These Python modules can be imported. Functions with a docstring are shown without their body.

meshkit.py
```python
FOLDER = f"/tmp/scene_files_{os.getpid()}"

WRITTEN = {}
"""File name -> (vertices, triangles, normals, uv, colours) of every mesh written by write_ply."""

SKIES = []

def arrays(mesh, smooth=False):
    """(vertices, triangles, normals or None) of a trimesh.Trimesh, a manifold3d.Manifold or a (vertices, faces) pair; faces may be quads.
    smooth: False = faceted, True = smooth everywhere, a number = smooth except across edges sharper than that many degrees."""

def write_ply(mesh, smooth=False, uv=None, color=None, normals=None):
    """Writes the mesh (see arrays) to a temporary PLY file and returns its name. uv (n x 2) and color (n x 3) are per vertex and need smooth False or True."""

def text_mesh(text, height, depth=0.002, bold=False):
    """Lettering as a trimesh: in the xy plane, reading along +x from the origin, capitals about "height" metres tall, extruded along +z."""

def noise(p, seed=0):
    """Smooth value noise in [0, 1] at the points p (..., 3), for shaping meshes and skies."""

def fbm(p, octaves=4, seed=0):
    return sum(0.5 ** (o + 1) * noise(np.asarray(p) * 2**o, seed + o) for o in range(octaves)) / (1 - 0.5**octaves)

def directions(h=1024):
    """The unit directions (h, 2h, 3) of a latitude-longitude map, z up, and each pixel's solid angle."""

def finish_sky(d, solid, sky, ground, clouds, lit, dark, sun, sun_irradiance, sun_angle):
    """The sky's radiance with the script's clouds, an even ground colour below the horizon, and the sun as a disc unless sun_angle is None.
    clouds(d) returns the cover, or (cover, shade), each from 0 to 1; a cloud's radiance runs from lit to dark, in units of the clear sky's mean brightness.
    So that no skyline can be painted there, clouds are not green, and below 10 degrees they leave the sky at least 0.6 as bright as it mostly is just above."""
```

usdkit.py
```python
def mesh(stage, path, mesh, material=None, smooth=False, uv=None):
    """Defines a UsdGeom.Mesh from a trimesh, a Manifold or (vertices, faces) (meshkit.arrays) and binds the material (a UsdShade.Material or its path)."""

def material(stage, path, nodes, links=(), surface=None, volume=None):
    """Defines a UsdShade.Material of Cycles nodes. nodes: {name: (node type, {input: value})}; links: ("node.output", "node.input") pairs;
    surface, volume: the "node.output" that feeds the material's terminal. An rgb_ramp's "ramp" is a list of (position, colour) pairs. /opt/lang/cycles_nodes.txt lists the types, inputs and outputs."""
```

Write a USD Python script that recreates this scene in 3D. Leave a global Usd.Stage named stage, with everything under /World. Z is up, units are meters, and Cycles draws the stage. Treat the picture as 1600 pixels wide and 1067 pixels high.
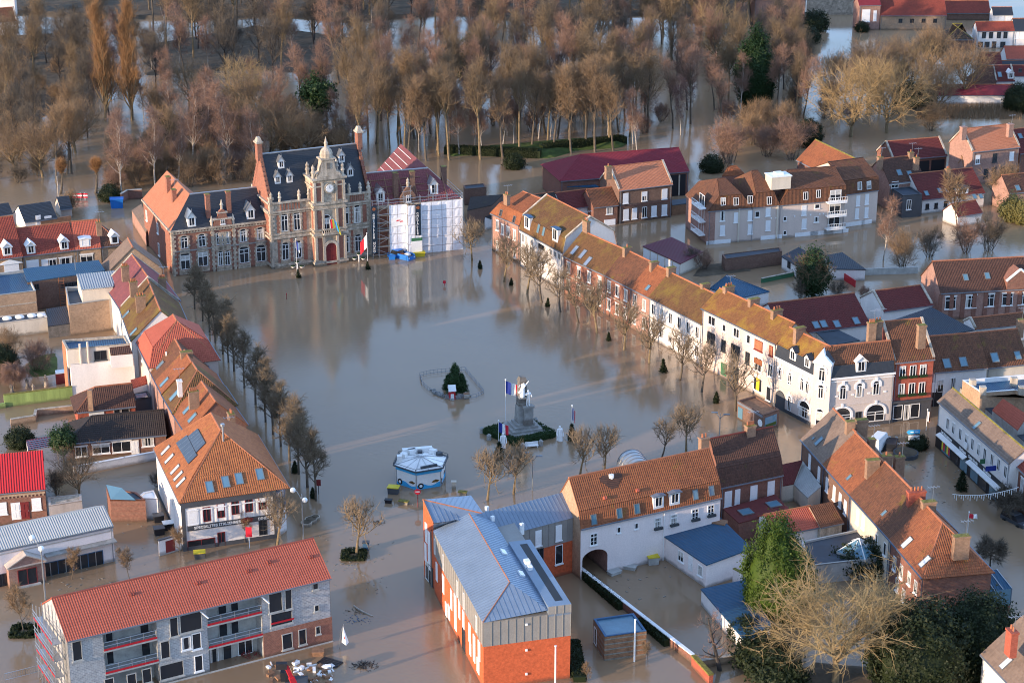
import math, random, numpy as np, trimesh, usdkit, meshkit
from pxr import Usd, UsdGeom, UsdLux, UsdShade, Gf, Sdf, Vt

# ---------------------------------------------------------------- stage, camera, sky, sun, exposure
stage = Usd.Stage.CreateInMemory()
UsdGeom.SetStageUpAxis(stage, 'Z'); UsdGeom.SetStageMetersPerUnit(stage, 1.0)
stage.SetDefaultPrim(UsdGeom.Xform.Define(stage, '/World').GetPrim())
PITCH = math.atan(1133 / 3111.0); FPX = 3111.0; EYE = np.array([0, 0, 112.0])
EXPOSURE = 1.12
cam = UsdGeom.Camera.Define(stage, '/World/camera')
cam.CreateHorizontalApertureAttr(36.0); cam.CreateFocalLengthAttr(36.0 * FPX / 1600); cam.CreateFStopAttr(0.0)
cam.CreateFocusDistanceAttr(300.0); cam.CreateExposureAttr(EXPOSURE); cam.CreateClippingRangeAttr(Gf.Vec2f(1, 20000))
cam.AddTranslateOp().Set(Gf.Vec3d(*EYE)); cam.AddRotateXOp().Set(90 - math.degrees(PITCH))
SUN_EL, SUN_V = math.radians(8.5), np.array([-.84, -.54])
SUN_V = SUN_V / np.linalg.norm(SUN_V)
SUN_AZ = math.atan2(SUN_V[0], SUN_V[1])
usdkit.material(stage, '/World/Looks/sky_look', {
    's': ('sky_texture', {'sky_type': 'single_scattering', 'sun_disc': False, 'sun_elevation': SUN_EL, 'sun_rotation': SUN_AZ, 'aerosol_density': 0.35, 'ozone_density': 2.5}),
    'tc': ('texture_coordinate', {}), 'mp': ('mapping', {'scale': (1.2, 1.2, 4.0)}),
    'n': ('noise_texture', {'scale': 2.2, 'detail': 6, 'roughness': .6}), 'r': ('map_range', {'from_min': .45, 'from_max': .72, 'to_min': .28, 'to_max': .6, 'clamp': True}),
    'm': ('mix_color', {'b': (3.4, 5.0, 8.4)}), 'b': ('background_shader', {'strength': 0.145})},
    [('tc.generated', 'mp.vector'), ('mp.vector', 'n.vector'), ('n.fac', 'r.value'), ('r.result', 'm.fac'), ('s.color', 'm.a'), ('m.result', 'b.color')], surface='b.background')
dome = UsdLux.DomeLight.Define(stage, '/World/sky')
UsdShade.MaterialBindingAPI.Apply(dome.GetPrim()).Bind(UsdShade.Material.Get(stage, '/World/Looks/sky_look'))
sun = UsdLux.DistantLight.Define(stage, '/World/sun')
sun.CreateIntensityAttr(0.92); sun.CreateAngleAttr(0.6); sun.CreateNormalizeAttr(True); sun.CreateColorAttr(Gf.Vec3f(1.0, .77, .55))
_s = Gf.Vec3d(SUN_V[0] * math.cos(SUN_EL), SUN_V[1] * math.cos(SUN_EL), math.sin(SUN_EL))
sun.AddOrientOp(UsdGeom.XformOp.PrecisionDouble).Set(Gf.Quatd(Gf.Rotation(Gf.Vec3d(0, 0, 1), _s).GetQuat()))

# ---------------------------------------------------------------- a surveyed point: pixel of the photograph + height -> place
_f = np.array([0, math.cos(PITCH), -math.sin(PITCH)]); _u = np.array([0, math.sin(PITCH), math.cos(PITCH)]); _r = np.array([1.0, 0, 0])
def ray(px, py): return _f + (px - 800) / FPX * _r - (py - 533.5) / FPX * _u
def at(px, py, z=0.0):
    d = ray(px, py); return EYE + d * ((z - EYE[2]) / d[2])
def proj(p):
    q = np.asarray(p, float) - EYE; Z = q @ _f
    return 800 + FPX * (q @ _r) / Z, 533.5 - FPX * (q @ _u) / Z
def height(ex, ey, by):
    lo, hi = 0, 60
    for _ in range(40):
        m = (lo + hi) / 2; w = at(ex, ey, m)
        if proj([w[0], w[1], 0])[1] < by: lo = m
        else: hi = m
    return m

# ---------------------------------------------------------------- materials
Z3 = np.array([0, 0, 1.0])
MATS = {}
def mat(name, nodes, links, surface='p.BSDF'):
    MATS[name] = usdkit.material(stage, '/World/Looks/' + name, nodes, links, surface=surface); return MATS[name]
def damp(n, l, src, dst):
    """a wet, silty tide mark on walls just above the flood, uneven at its upper edge"""
    n.update({'dz': ('separate_xyz', {}), 'dn': ('noise_texture', {'scale': .8, 'detail': 4}), 'da': ('math', {'math_type': 'multiply_add', 'value2': -.8}), 'dm': ('map_range', {'from_min': -.25, 'from_max': .12, 'to_min': .62, 'to_max': 0.0, 'clamp': True}), 'dc': ('mix_color', {'b': (.085, .065, .045)})})
    if 'g' not in n: n['g'] = ('geometry', {})
    l += [('g.position', 'dz.vector'), ('g.position', 'dn.vector'), ('dn.fac', 'da.value1'), ('dz.z', 'da.value3'), ('da.value', 'dm.value'), ('dm.result', 'dc.fac'), (src, 'dc.a'), ('dc.result', dst)]
def plain(name, col, rough=.75, var=.25, scale=.5, spec=.3, metal=0.0, bump=0.0, bscale=6.0, fine=.06, streak=False):
    """one colour with large patches, fine grain and optional vertical streaks"""
    n = {'g': ('geometry', {}), 'n1': ('noise_texture', {'scale': scale, 'detail': 5, 'roughness': .65}), 'n2': ('noise_texture', {'scale': bscale, 'detail': 3}),
         'm1': ('map_range', {'from_min': .3, 'from_max': .7, 'to_min': 1 - var, 'to_max': 1 + var * .6}), 'm2': ('map_range', {'from_min': .3, 'from_max': .7, 'to_min': 1 - fine, 'to_max': 1 + fine}),
         'mm': ('math', {'math_type': 'multiply'}), 'c': ('mix_color', {'blend_type': 'multiply', 'fac': 1.0, 'a': col, 'use_clamp': False}), 'cc': ('combine_xyz', {}),
         'p': ('principled_bsdf', {'roughness': rough, 'specular_ior_level': spec, 'metallic': metal})}
    l = [('n1.fac', 'm1.value'), ('n2.fac', 'm2.value'), ('m1.result', 'mm.value1'), ('m2.result', 'mm.value2'),
         ('mm.value', 'cc.x'), ('mm.value', 'cc.y'), ('mm.value', 'cc.z'), ('cc.vector', 'c.b')]
    if streak: damp(n, l, 'c.result', 'p.base_color')
    else: l.append(('c.result', 'p.base_color'))
    if streak:
        n['mp'] = ('mapping', {'scale': (1.0, 1.0, .12)}); l += [('g.position', 'mp.vector'), ('mp.vector', 'n1.vector'), ('g.position', 'n2.vector')]
    else: l += [('g.position', 'n1.vector'), ('g.position', 'n2.vector')]
    if bump:
        n['b'] = ('bump', {'strength': .6, 'distance': bump}); l += [('n2.fac', 'b.height'), ('b.normal', 'p.normal')]
    return mat(name, n, l)
def patterned(name, a, b, moss=0.0, mcol=(.19, .15, .02), tw=.28, th=.34, rough=.8, depth=.035, rnd=.8, dirt=.35, dcol=(.05, .035, .025), spec=.25, wave=True, rows=True, mscale=.35):
    """roof tiles, pantiles, blocks and bricks: u, v of the mesh in metres; every tile has its own tone; moss and dirt in patches"""
    n = {'uv': ('uvmap', {'attribute': 'st'}), 'x': ('separate_xyz', {}), 'g': ('geometry', {}),
         'ua': ('math', {'math_type': 'divide', 'value2': tw}), 'va': ('math', {'math_type': 'divide', 'value2': th}),
         'uf': ('math', {'math_type': 'floor'}), 'vf': ('math', {'math_type': 'floor'}), 'cx': ('combine_xyz', {}), 'wn': ('white_noise_texture', {'dimensions': '3D'}),
         'n1': ('noise_texture', {'scale': .9, 'detail': 4, 'roughness': .6}),
         'rm': ('mix_float', {'fac': 1 - rnd}), 'ab': ('mix_color', {'a': a, 'b': b}),
         'n2': ('noise_texture', {'scale': mscale, 'detail': 7, 'roughness': .7}), 'mr': ('map_range', {'from_min': .68 - .4 * moss, 'from_max': .86 - .4 * moss, 'to_min': 0.0, 'to_max': .85, 'clamp': True}),
         'mo': ('mix_color', {'b': mcol}), 'n3': ('noise_texture', {'scale': .22, 'detail': 6, 'roughness': .7}), 'dr': ('map_range', {'from_min': .48, 'from_max': .75, 'to_min': 0.0, 'to_max': dirt, 'clamp': True}),
         'di': ('mix_color', {'b': dcol}), 'n4': ('noise_texture', {'scale': 5.0, 'detail': 2}),
         'us': ('math', {'math_type': 'multiply', 'value2': 2 * math.pi}), 'si': ('math', {'math_type': 'sine'}), 'vr': ('math', {'math_type': 'fraction'}), 'sv': ('math', {'math_type': 'multiply_add', 'value2': -.9}),
         'bu': ('bump', {'strength': .75, 'distance': depth}), 'p': ('principled_bsdf', {'roughness': rough, 'specular_ior_level': spec})}
    l = [('uv.UV', 'x.vector'), ('x.x', 'ua.value1'), ('x.y', 'va.value1'), ('ua.value', 'uf.value1'), ('va.value', 'vf.value1'), ('uf.value', 'cx.x'), ('vf.value', 'cx.y'), ('cx.vector', 'wn.vector'),
         ('g.position', 'n1.vector'), ('g.position', 'n2.vector'), ('g.position', 'n3.vector'), ('g.position', 'n4.vector'), ('wn.value', 'rm.a'), ('n1.fac', 'rm.b'), ('rm.result', 'ab.fac'),
         ('n2.fac', 'mr.value'), ('mr.result', 'mo.fac'), ('ab.result', 'di.a'), ('n3.fac', 'dr.value'), ('dr.result', 'di.fac'), ('di.result', 'mo.a'), ('mo.result', 'p.base_color'),
         ('ua.value', 'us.value1'), ('us.value', 'si.value1'), ('va.value', 'vr.value1'), ('vr.value', 'sv.value1')]
    if wave: l += [('si.value', 'sv.value3')]
    else: n['sv'][1]['value3'] = 0.0
    if not rows: l = [x for x in l if x[0] != 'vr.value']; n['sv'][1]['value1'] = 0.0
    l += [('sv.value', 'bu.height'), ('bu.normal', 'p.normal')]
    return mat(name, n, l)
def bricks(name, a, b, mortar, bw=.24, rh=.08, dirt=.3, dcol=(.06, .045, .035), rough=.85):
    n = {'uv': ('uvmap', {'attribute': 'st'}), 'bt': ('brick_texture', {'color1': a, 'color2': b, 'mortar': mortar, 'scale': 1.0, 'brick_width': bw, 'row_height': rh, 'mortar_size': .012 if rh < .12 else .018, 'bias': 0.0}),
         'g': ('geometry', {}), 'n': ('noise_texture', {'scale': .35, 'detail': 7, 'roughness': .7}), 'n2': ('noise_texture', {'scale': 3.0, 'detail': 4}), 'd': ('map_range', {'from_min': .42, 'from_max': .75, 'to_min': 0.0, 'to_max': dirt, 'clamp': True}),
         'm': ('mix_color', {'b': dcol}), 'm2': ('map_range', {'from_min': .3, 'from_max': .7, 'to_min': .82, 'to_max': 1.15}), 'c2': ('combine_xyz', {}), 'mu': ('mix_color', {'blend_type': 'multiply', 'fac': 1.0, 'use_clamp': False}),
         'bu': ('bump', {'strength': .4, 'distance': .012}), 'p': ('principled_bsdf', {'roughness': rough, 'specular_ior_level': .2})}
    l = [('uv.UV', 'bt.vector'), ('g.position', 'n.vector'), ('g.position', 'n2.vector'), ('n.fac', 'd.value'), ('d.result', 'm.fac'), ('bt.color', 'mu.a'), ('n2.fac', 'm2.value'), ('m2.result', 'c2.x'), ('m2.result', 'c2.y'), ('m2.result', 'c2.z'), ('c2.vector', 'mu.b'),
         ('mu.result', 'm.a'), ('bt.fac', 'bu.height'), ('bu.normal', 'p.normal')]
    damp(n, l, 'm.result', 'p.base_color')
    n['bu'][1]['invert'] = True
    return mat(name, n, l)
def twig(name, a, b):
    n = {'o': ('object_info', {}), 'g': ('geometry', {}), 'n': ('noise_texture', {'scale': .5, 'detail': 2}), 'ad': ('math', {'math_type': 'multiply_add', 'value2': .6}), 'c': ('mix_color', {'a': a, 'b': b}), 'p': ('principled_bsdf', {'roughness': .9, 'specular_ior_level': .1})}
    return mat(name, n, [('g.position', 'n.vector'), ('o.random', 'ad.value1'), ('n.fac', 'ad.value3'), ('ad.value', 'c.fac'), ('c.result', 'p.base_color')])
def leaf(name, a, b):
    n = {'g': ('geometry', {}), 'c': ('mix_color', {'a': a, 'b': b}), 'p': ('principled_bsdf', {'roughness': .6, 'specular_ior_level': .25}), 't': ('translucent_bsdf', {}), 'x': ('mix_closure', {'fac': .22})}
    return mat(name, n, [('g.random_per_island', 'c.fac'), ('c.result', 'p.base_color'), ('c.result', 't.color'), ('p.BSDF', 'x.closure1'), ('t.BSDF', 'x.closure2')], 'x.closure')

# ---------------------------------------------------------------- things, parts, meshes
NAMES = {}
def numbered(parent, name):
    k = NAMES.get((parent, name), 0); NAMES[(parent, name)] = k + 1
    return name if k == 0 else f'{name}_{k:03d}'
def keys(prim, label=None, cat=None, group=None, kind=None):
    for k, v in (('label', label), ('category', cat), ('group', group), ('kind', kind)):
        if v: prim.SetCustomDataByKey(k, v)
class MB:
    """collects flat polygons with u, v in metres"""
    def __init__(s): s.p, s.c, s.t = [], [], []
    def poly(s, pts, uv=None):
        pts = np.asarray(pts, float)
        if uv is None:
            e = pts[1] - pts[0]; L = np.linalg.norm(e); e = e / (L if L > 1e-9 else 1)
            nn = np.cross(pts[1] - pts[0], pts[-1] - pts[0]); ln = np.linalg.norm(nn); w = np.cross(nn / (ln if ln > 1e-9 else 1), e)
            o = pts[0] if abs(e[2]) > .5 else pts[0] * 0
            uv = np.stack([(pts - o) @ e, (pts - o) @ w], 1)
        s.p.append(pts); s.c.append(len(pts)); s.t.append(np.asarray(uv, float)); return s
    def hexa(s, b, t, bottom=False):
        """b, t: bottom and top loops, counter-clockwise from above"""
        n = len(b)
        for i in range(n): j = (i + 1) % n; s.poly([b[i], b[j], t[j], t[i]])
        s.poly(t)
        if bottom: s.poly(b[::-1])
        return s
    def box(s, c, e1, e2, w, d, z0, z1, bottom=True):
        c = np.asarray(c, float); q = [c[:2] + x * w / 2 * e1[:2] + y * d / 2 * e2[:2] for x, y in ((-1, -1), (1, -1), (1, 1), (-1, 1))]
        return s.hexa([np.array([*p, z0]) for p in q], [np.array([*p, z1]) for p in q], bottom)
    def tube(s, pts, r, n=6, cap=True):
        pts = np.asarray(pts, float); r = np.broadcast_to(np.asarray(r, float), len(pts)); rings = []
        for i in range(len(pts)):
            d = pts[min(i + 1, len(pts) - 1)] - pts[max(i - 1, 0)]; d = d / np.linalg.norm(d)
            a = np.cross(d, [0.31, .95, .05] if abs(d[1]) < .8 else [1.0, 0, 0]); a /= np.linalg.norm(a); b = np.cross(d, a)
            th = np.arange(n) * 2 * math.pi / n
            rings.append(pts[i] + r[i] * (np.cos(th)[:, None] * a + np.sin(th)[:, None] * b))
        for i in range(len(pts) - 1):
            for k in range(n): j = (k + 1) % n; s.poly([rings[i][k], rings[i][j], rings[i + 1][j], rings[i + 1][k]])
        if cap: s.poly(rings[-1]); s.poly(rings[0][::-1])
        return s
    def add(s, v, f, uv=None):
        v = np.asarray(v, float)
        for t in np.asarray(f): s.poly(v[t])
        return s
    def arrays(s):
        P = np.vstack(s.p); return P, np.array(s.c, np.int32), np.arange(len(P), dtype=np.int32), np.vstack(s.t)
def write(path, P, counts, idx, uv, material, nrm=None):
    m = UsdGeom.Mesh.Define(stage, path)
    m.CreatePointsAttr(Vt.Vec3fArray.FromNumpy(np.ascontiguousarray(P, np.float32))); m.CreateFaceVertexCountsAttr(Vt.IntArray.FromNumpy(np.ascontiguousarray(counts, np.int32)))
    m.CreateFaceVertexIndicesAttr(Vt.IntArray.FromNumpy(np.ascontiguousarray(idx, np.int32))); m.CreateSubdivisionSchemeAttr('none')
    m.CreateExtentAttr(Vt.Vec3fArray.FromNumpy(np.array([P.min(0), P.max(0)], np.float32)))
    if nrm is not None:
        m.CreateNormalsAttr(Vt.Vec3fArray.FromNumpy(np.ascontiguousarray(nrm, np.float32))); m.SetNormalsInterpolation('vertex')
    if uv is not None: UsdGeom.PrimvarsAPI(m).CreatePrimvar('st', Sdf.ValueTypeNames.TexCoord2fArray, 'vertex').Set(Vt.Vec2fArray.FromNumpy(np.ascontiguousarray(uv, np.float32)))
    UsdShade.MaterialBindingAPI.Apply(m.GetPrim()).Bind(MATS[material]); return m.GetPrim()
class Thing:
    def __init__(s, name, label, cat, org=(0, 0, 0), group=None, kind=None, parent='/World'):
        s.o = np.asarray(org, float); s.path = parent + '/' + numbered(parent, name)
        x = UsdGeom.Xform.Define(stage, s.path); x.AddTranslateOp().Set(Gf.Vec3d(*map(float, s.o))); s.prim = x.GetPrim(); keys(s.prim, label, cat, group, kind)
    def mesh(s, name, mb, material, parent=None, label=None):
        par = parent or s.path; path = par + '/' + numbered(par, name)
        P, c, i, uv = mb.arrays(); pr = write(path, P - s.o, c, i, uv, material)
        if label: keys(pr, label)
        return path
    def tri(s, name, tm, material, parent=None, smooth=False, label=None):
        par = parent or s.path; path = par + '/' + numbered(par, name)
        v, f, n = meshkit.arrays(tm, smooth); pr = write(path, v - s.o, np.full(len(f), 3), f.ravel(), None, material, n)
        if label: keys(pr, label)
        return path
def single(name, mb, material, label=None, cat=None, group=None, kind=None):
    path = '/World/' + numbered('/World', name)
    if hasattr(mb, 'arrays'): P, c, i, uv = mb.arrays(); pr = write(path, P, c, i, uv, material)
    else:
        v, f, n = meshkit.arrays(mb, False); pr = write(path, v, np.full(len(f), 3), f.ravel(), None, material, n)
    keys(pr, label, cat, group, kind); return pr

# ---------------------------------------------------------------- building kit
class Plane:
    def __init__(s, o, u, v, n): s.o, s.u, s.v, s.n = (np.asarray(x, float) for x in (o, u, v, n))
    def pt(s, a, b, d=0.0): return s.o + s.u * a + s.v * b + s.n * d
    def hit(s, px, py):
        d = ray(px, py); t = ((s.o - EYE) @ s.n) / (d @ s.n); q = EYE + d * t - s.o
        return q @ s.u, q @ s.v
def pbox(mb, P, s0, s1, t0, t1, d0, d1):
    q = lambda d: [P.pt(s0, t0, d), P.pt(s1, t0, d), P.pt(s1, t1, d), P.pt(s0, t1, d)]
    b, t = q(d0), q(d1)
    for i in range(4): j = (i + 1) % 4; mb.poly([b[i], b[j], t[j], t[i]])
    mb.poly(t); return mb
def ppoly(mb, P, st, d0, d1):
    """extruded polygon on a plane, st counter-clockwise seen from outside"""
    b = [P.pt(x, y, d0) for x, y in st]; t = [P.pt(x, y, d1) for x, y in st]; n = len(st)
    for i in range(n): j = (i + 1) % n; mb.poly([b[i], b[j], t[j], t[i]])
    mb.poly(t); return mb
def rows(mb, a, b, c, d, step=.36, lift=.035):
    """a tiled slope a-b (low edge), c-d (high edge): courses that overlap"""
    a, b, c, d = (np.asarray(x, float) for x in (a, b, c, d)); ln = max(np.linalg.norm(d - a), np.linalg.norm(c - b), 1e-6)
    e = (b - a); e = e / np.linalg.norm(e) if np.linalg.norm(e) > 1e-6 else (c - d) / np.linalg.norm(c - d)
    up = (d + c) / 2 - (a + b) / 2; up -= e * (up @ e); S = np.linalg.norm(up); up /= max(S, 1e-9); nn = np.cross(e, up)
    k = max(1, int(round(S / step))) if lift else 1
    uv = lambda p: ((p - a) @ e + 100, (p - a) @ up)
    for i in range(k):
        t0, t1 = i / k, (i + 1) / k
        p0, p1, p2, p3 = a + (d - a) * t0, b + (c - b) * t0, b + (c - b) * t1, a + (d - a) * t1
        q0, q1 = p0 + nn * lift, p1 + nn * lift
        if np.linalg.norm(p2 - p3) < 1e-4: mb.poly([q0, q1, p2], [uv(q0), uv(q1), uv(p2)])
        elif np.linalg.norm(p1 - p0) < 1e-4: mb.poly([p0, p2, p3], [uv(p0), uv(p2), uv(p3)])
        else: mb.poly([q0, q1, p2, p3], [uv(q0), uv(q1), uv(p2), uv(p3)])
        if lift and np.linalg.norm(p1 - p0) > 1e-4: mb.poly([p0, p1, q1, q0])
    return nn
class Frame: pass
def frame(A, B, he, D=None):
    a = at(*A, he) if len(A) == 2 else np.array([*A[:2], he], float); b = at(*B, he) if len(B) == 2 else np.array([*B[:2], he], float)
    F = Frame(); e1 = b - a; e1[2] = 0; F.L = np.linalg.norm(e1); F.e1 = e1 / F.L; F.e2 = np.array([-F.e1[1], F.e1[0], 0]); F.a = np.array([a[0], a[1], 0]); F.he = he; F.D = D
    F.pt = lambda u, v, z: F.a + F.e1 * u + F.e2 * v + Z3 * z
    if D: sides(F)
    return F
def sides(F):
    F.F = Plane(F.pt(0, 0, 0), F.e1, Z3, -F.e2); F.R = Plane(F.pt(F.L, 0, 0), F.e2, Z3, F.e1); F.B = Plane(F.pt(F.L, F.D, 0), -F.e1, Z3, F.e2); F.W = Plane(F.pt(0, F.D, 0), -F.e2, Z3, -F.e1)
def depth_for(F, ridge, tau, top=None):
    """depth of a gable roof whose ridge lies on the surveyed line (roof slope tau, or ridge height top)"""
    (x1, y1), (x2, y2) = ridge; lo, hi = 0, 60
    for _ in range(40):
        m = (lo + hi) / 2; px, py = proj(F.pt(F.L / 2, m / 2, top or F.he + m / 2 * tau))
        if py < y1 + (y2 - y1) * (px - x1) / (x2 - x1): hi = m
        else: lo = m
    return m
def house(T, F, roof, wall, tau=.85, D=None, ridge=None, hipL=0.0, hipR=0.0, prof=None, z0=-1.2, over=.3, verge=.12, gutter='gutter', tiles=True, caps=None, gable=None, walls=True, step=.36, ends=True):
    """walls + pitched roof over frame F (front eave line, depth D). hipL / hipR: how far the ridge stops short of the ends"""
    D = D or F.D or depth_for(F, ridge, tau); F.D = D; he, L = F.he, F.L; sides(F); pt = F.pt
    if prof is None: prof = [(0, he), (D / 2, he + D / 2 * tau), (D, he)]
    n = len(prof); top = max(p[1] for p in prof); F.top = top; F.prof = prof
    fr = [(p[1] - he) / max(top - he, 1e-6) for p in prof]
    iL = [hipL * x for x in fr]; iR = [hipR * x for x in fr]
    if walls:
        w = MB()
        w.poly([pt(0, 0, z0), pt(L, 0, z0), pt(L, 0, prof[0][1]), pt(0, 0, prof[0][1])]); w.poly([pt(L, D, z0), pt(0, D, z0), pt(0, D, prof[-1][1]), pt(L, D, prof[-1][1])])
        pr = [(0, prof[0][1])] + list(prof[1:-1]) + [(D, prof[-1][1])]
        w.poly([pt(0, D, z0), pt(0, 0, z0)] + ([pt(0, 0, prof[0][1]), pt(0, D, prof[-1][1])] if hipL else [pt(0, v, z) for v, z in pr]))
        w.poly([pt(L, 0, z0), pt(L, D, z0)] + ([pt(L, D, prof[-1][1]), pt(L, 0, prof[0][1])] if hipR else [pt(L, v, z) for v, z in pr[::-1]]))
        T.mesh('wall', w, wall)
    rb = MB(); F.S = []; th = .13
    vL, vR = (0 if hipL else verge), (0 if hipR else verge)
    def slab(a, b, c, d, tl=True):
        e = b - a if np.linalg.norm(b - a) > 1e-6 else c - d; e = e / np.linalg.norm(e); up = (c + d) / 2 - (a + b) / 2; up -= e * (up @ e); up /= np.linalg.norm(up); nn = np.cross(e, up)
        o = nn * .02; p = nn * th
        rows(rb, a + p, b + p, c + p, d + p, step, .035 if tl else 0)
        rb.poly([a + o, b + o, b + p, a + p]); rb.poly([b + o, c + o, c + p, b + p]); rb.poly([d + o, a + o, a + p, d + p]); rb.poly([a + o, d + o, c + o, b + o])
        if np.linalg.norm(c - d) > 1e-4: rb.poly([c + o, d + o, d + p, c + p])
        F.S.append(Plane(a + p, e, up, nn))
    for i in range(n - 1):
        (v0, z_0), (v1, z_1) = prof[i], prof[i + 1]
        sl = np.array([v1 - v0, z_1 - z_0]); sl = sl / np.linalg.norm(sl)
        if z_1 >= z_0:
            lo = (v0 - sl[0] * over, z_0 - sl[1] * over) if i == 0 else (v0, z_0)
            ex = over if i == 0 else 0
            slab(pt(iL[i] - (vL if not hipL else ex), *lo), pt(L - iR[i] + (vR if not hipR else ex), *lo), pt(L - iR[i + 1] + vR, v1, z_1), pt(iL[i + 1] - vL, v1, z_1), tiles)
        else:
            lo = (v1 + sl[0] * over, z_1 + sl[1] * over) if i == n - 2 else (v1, z_1); ex = over if i == n - 2 else 0
            slab(pt(L - iR[i + 1] + (vR if not hipR else ex), *lo), pt(iL[i + 1] - (vL if not hipL else ex), *lo), pt(iL[i] - vL, v0, z_0), pt(L - iR[i] + vR, v0, z_0), tiles)
    F.HL = F.HR = None
    for side, hip in (('L', hipL), ('R', hipR)):
        if not hip: continue
        for k in range(n // 2):
            (va, za), (vb, zb), (vc, zc), (vd, zd) = prof[k], prof[n - 1 - k], prof[n - 2 - k], prof[k + 1]
            ex = over if k == 0 else 0
            dz = ex * (zd - za) / max(abs(iL[k + 1] - iL[k]) if side == 'L' else abs(iR[k + 1] - iR[k]), .1) * .6
            if side == 'L': slab(pt(iL[k] - ex, vb + ex, zb - dz), pt(iL[k] - ex, va - ex, za - dz), pt(iL[k + 1], vd, zd), pt(iL[k + 1], vc, zc), tiles)
            else: slab(pt(L - iR[k] + ex, va - ex, za - dz), pt(L - iR[k] + ex, vb + ex, zb - dz), pt(L - iR[k + 1], vc, zc), pt(L - iR[k + 1], vd, zd), tiles)
            if k == 0: setattr(F, 'H' + side, F.S[-1])
    T.mesh('roof', rb, roof)
    if caps:
        k = max(range(n), key=lambda j: prof[j][1]); c = MB()
        p0, p1 = pt(iL[k] - vL, prof[k][0], top + th), pt(L - iR[k] + vR, prof[k][0], top + th)
        c.tube([p0, p1], .14, 6)
        for hip, E, u0 in ((hipL, p0, 0), (hipR, p1, L)):
            if hip: c.tube([pt(u0, 0, he + th), E], .11, 5); c.tube([pt(u0, D, he + th), E], .11, 5)
        T.mesh('ridge_tiles', c, caps)
    if gutter:
        zz = prof[0][1] - .12
        for vv in ((-over - .02), (D + over + .02)):
            z2 = zz if vv < 0 else prof[-1][1] - .12
            g = MB(); g.box(pt(L / 2, vv, 0), F.e1, F.e2, L + (2 * over if hipL and hipR else .1), .14, z2 - .08, z2 + .08); T.mesh('gutter', g, gutter)
        for u_ in ((.25,) if L < 9 else (.25, L - .25)):
            if walls and he > 4: g = MB(); g.tube([pt(u_, -.1, z0), pt(u_, -.1, zz)], .05, 5); T.mesh('downpipe', g, gutter)
        if 'cornice' in (gable or ''):
            c = MB(); c.box(pt(L / 2, -.06, 0), F.e1, F.e2, L + .05, .22, he - .45, he - .13); T.mesh('cornice', c, 'whitetrim')
    if 'coping' in (gable or ''):
        k = max(range(n), key=lambda j: prof[j][1])
        for u, s in ((0, 1), (L, 1)):
            if (u == 0 and hipL) or (u == L and hipR): continue
            c = MB()
            for i in range(n - 1):
                p, q = prof[i], prof[i + 1]
                b = [pt(u - .2, p[0], p[1] + .05), pt(u + .2, p[0], p[1] + .05), pt(u + .2, q[0], q[1] + .05), pt(u - .2, q[0], q[1] + .05)]
                c.hexa(b, [x + Z3 * .32 for x in b])
            T.mesh('gable_coping', c, 'stone')
    return F
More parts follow.
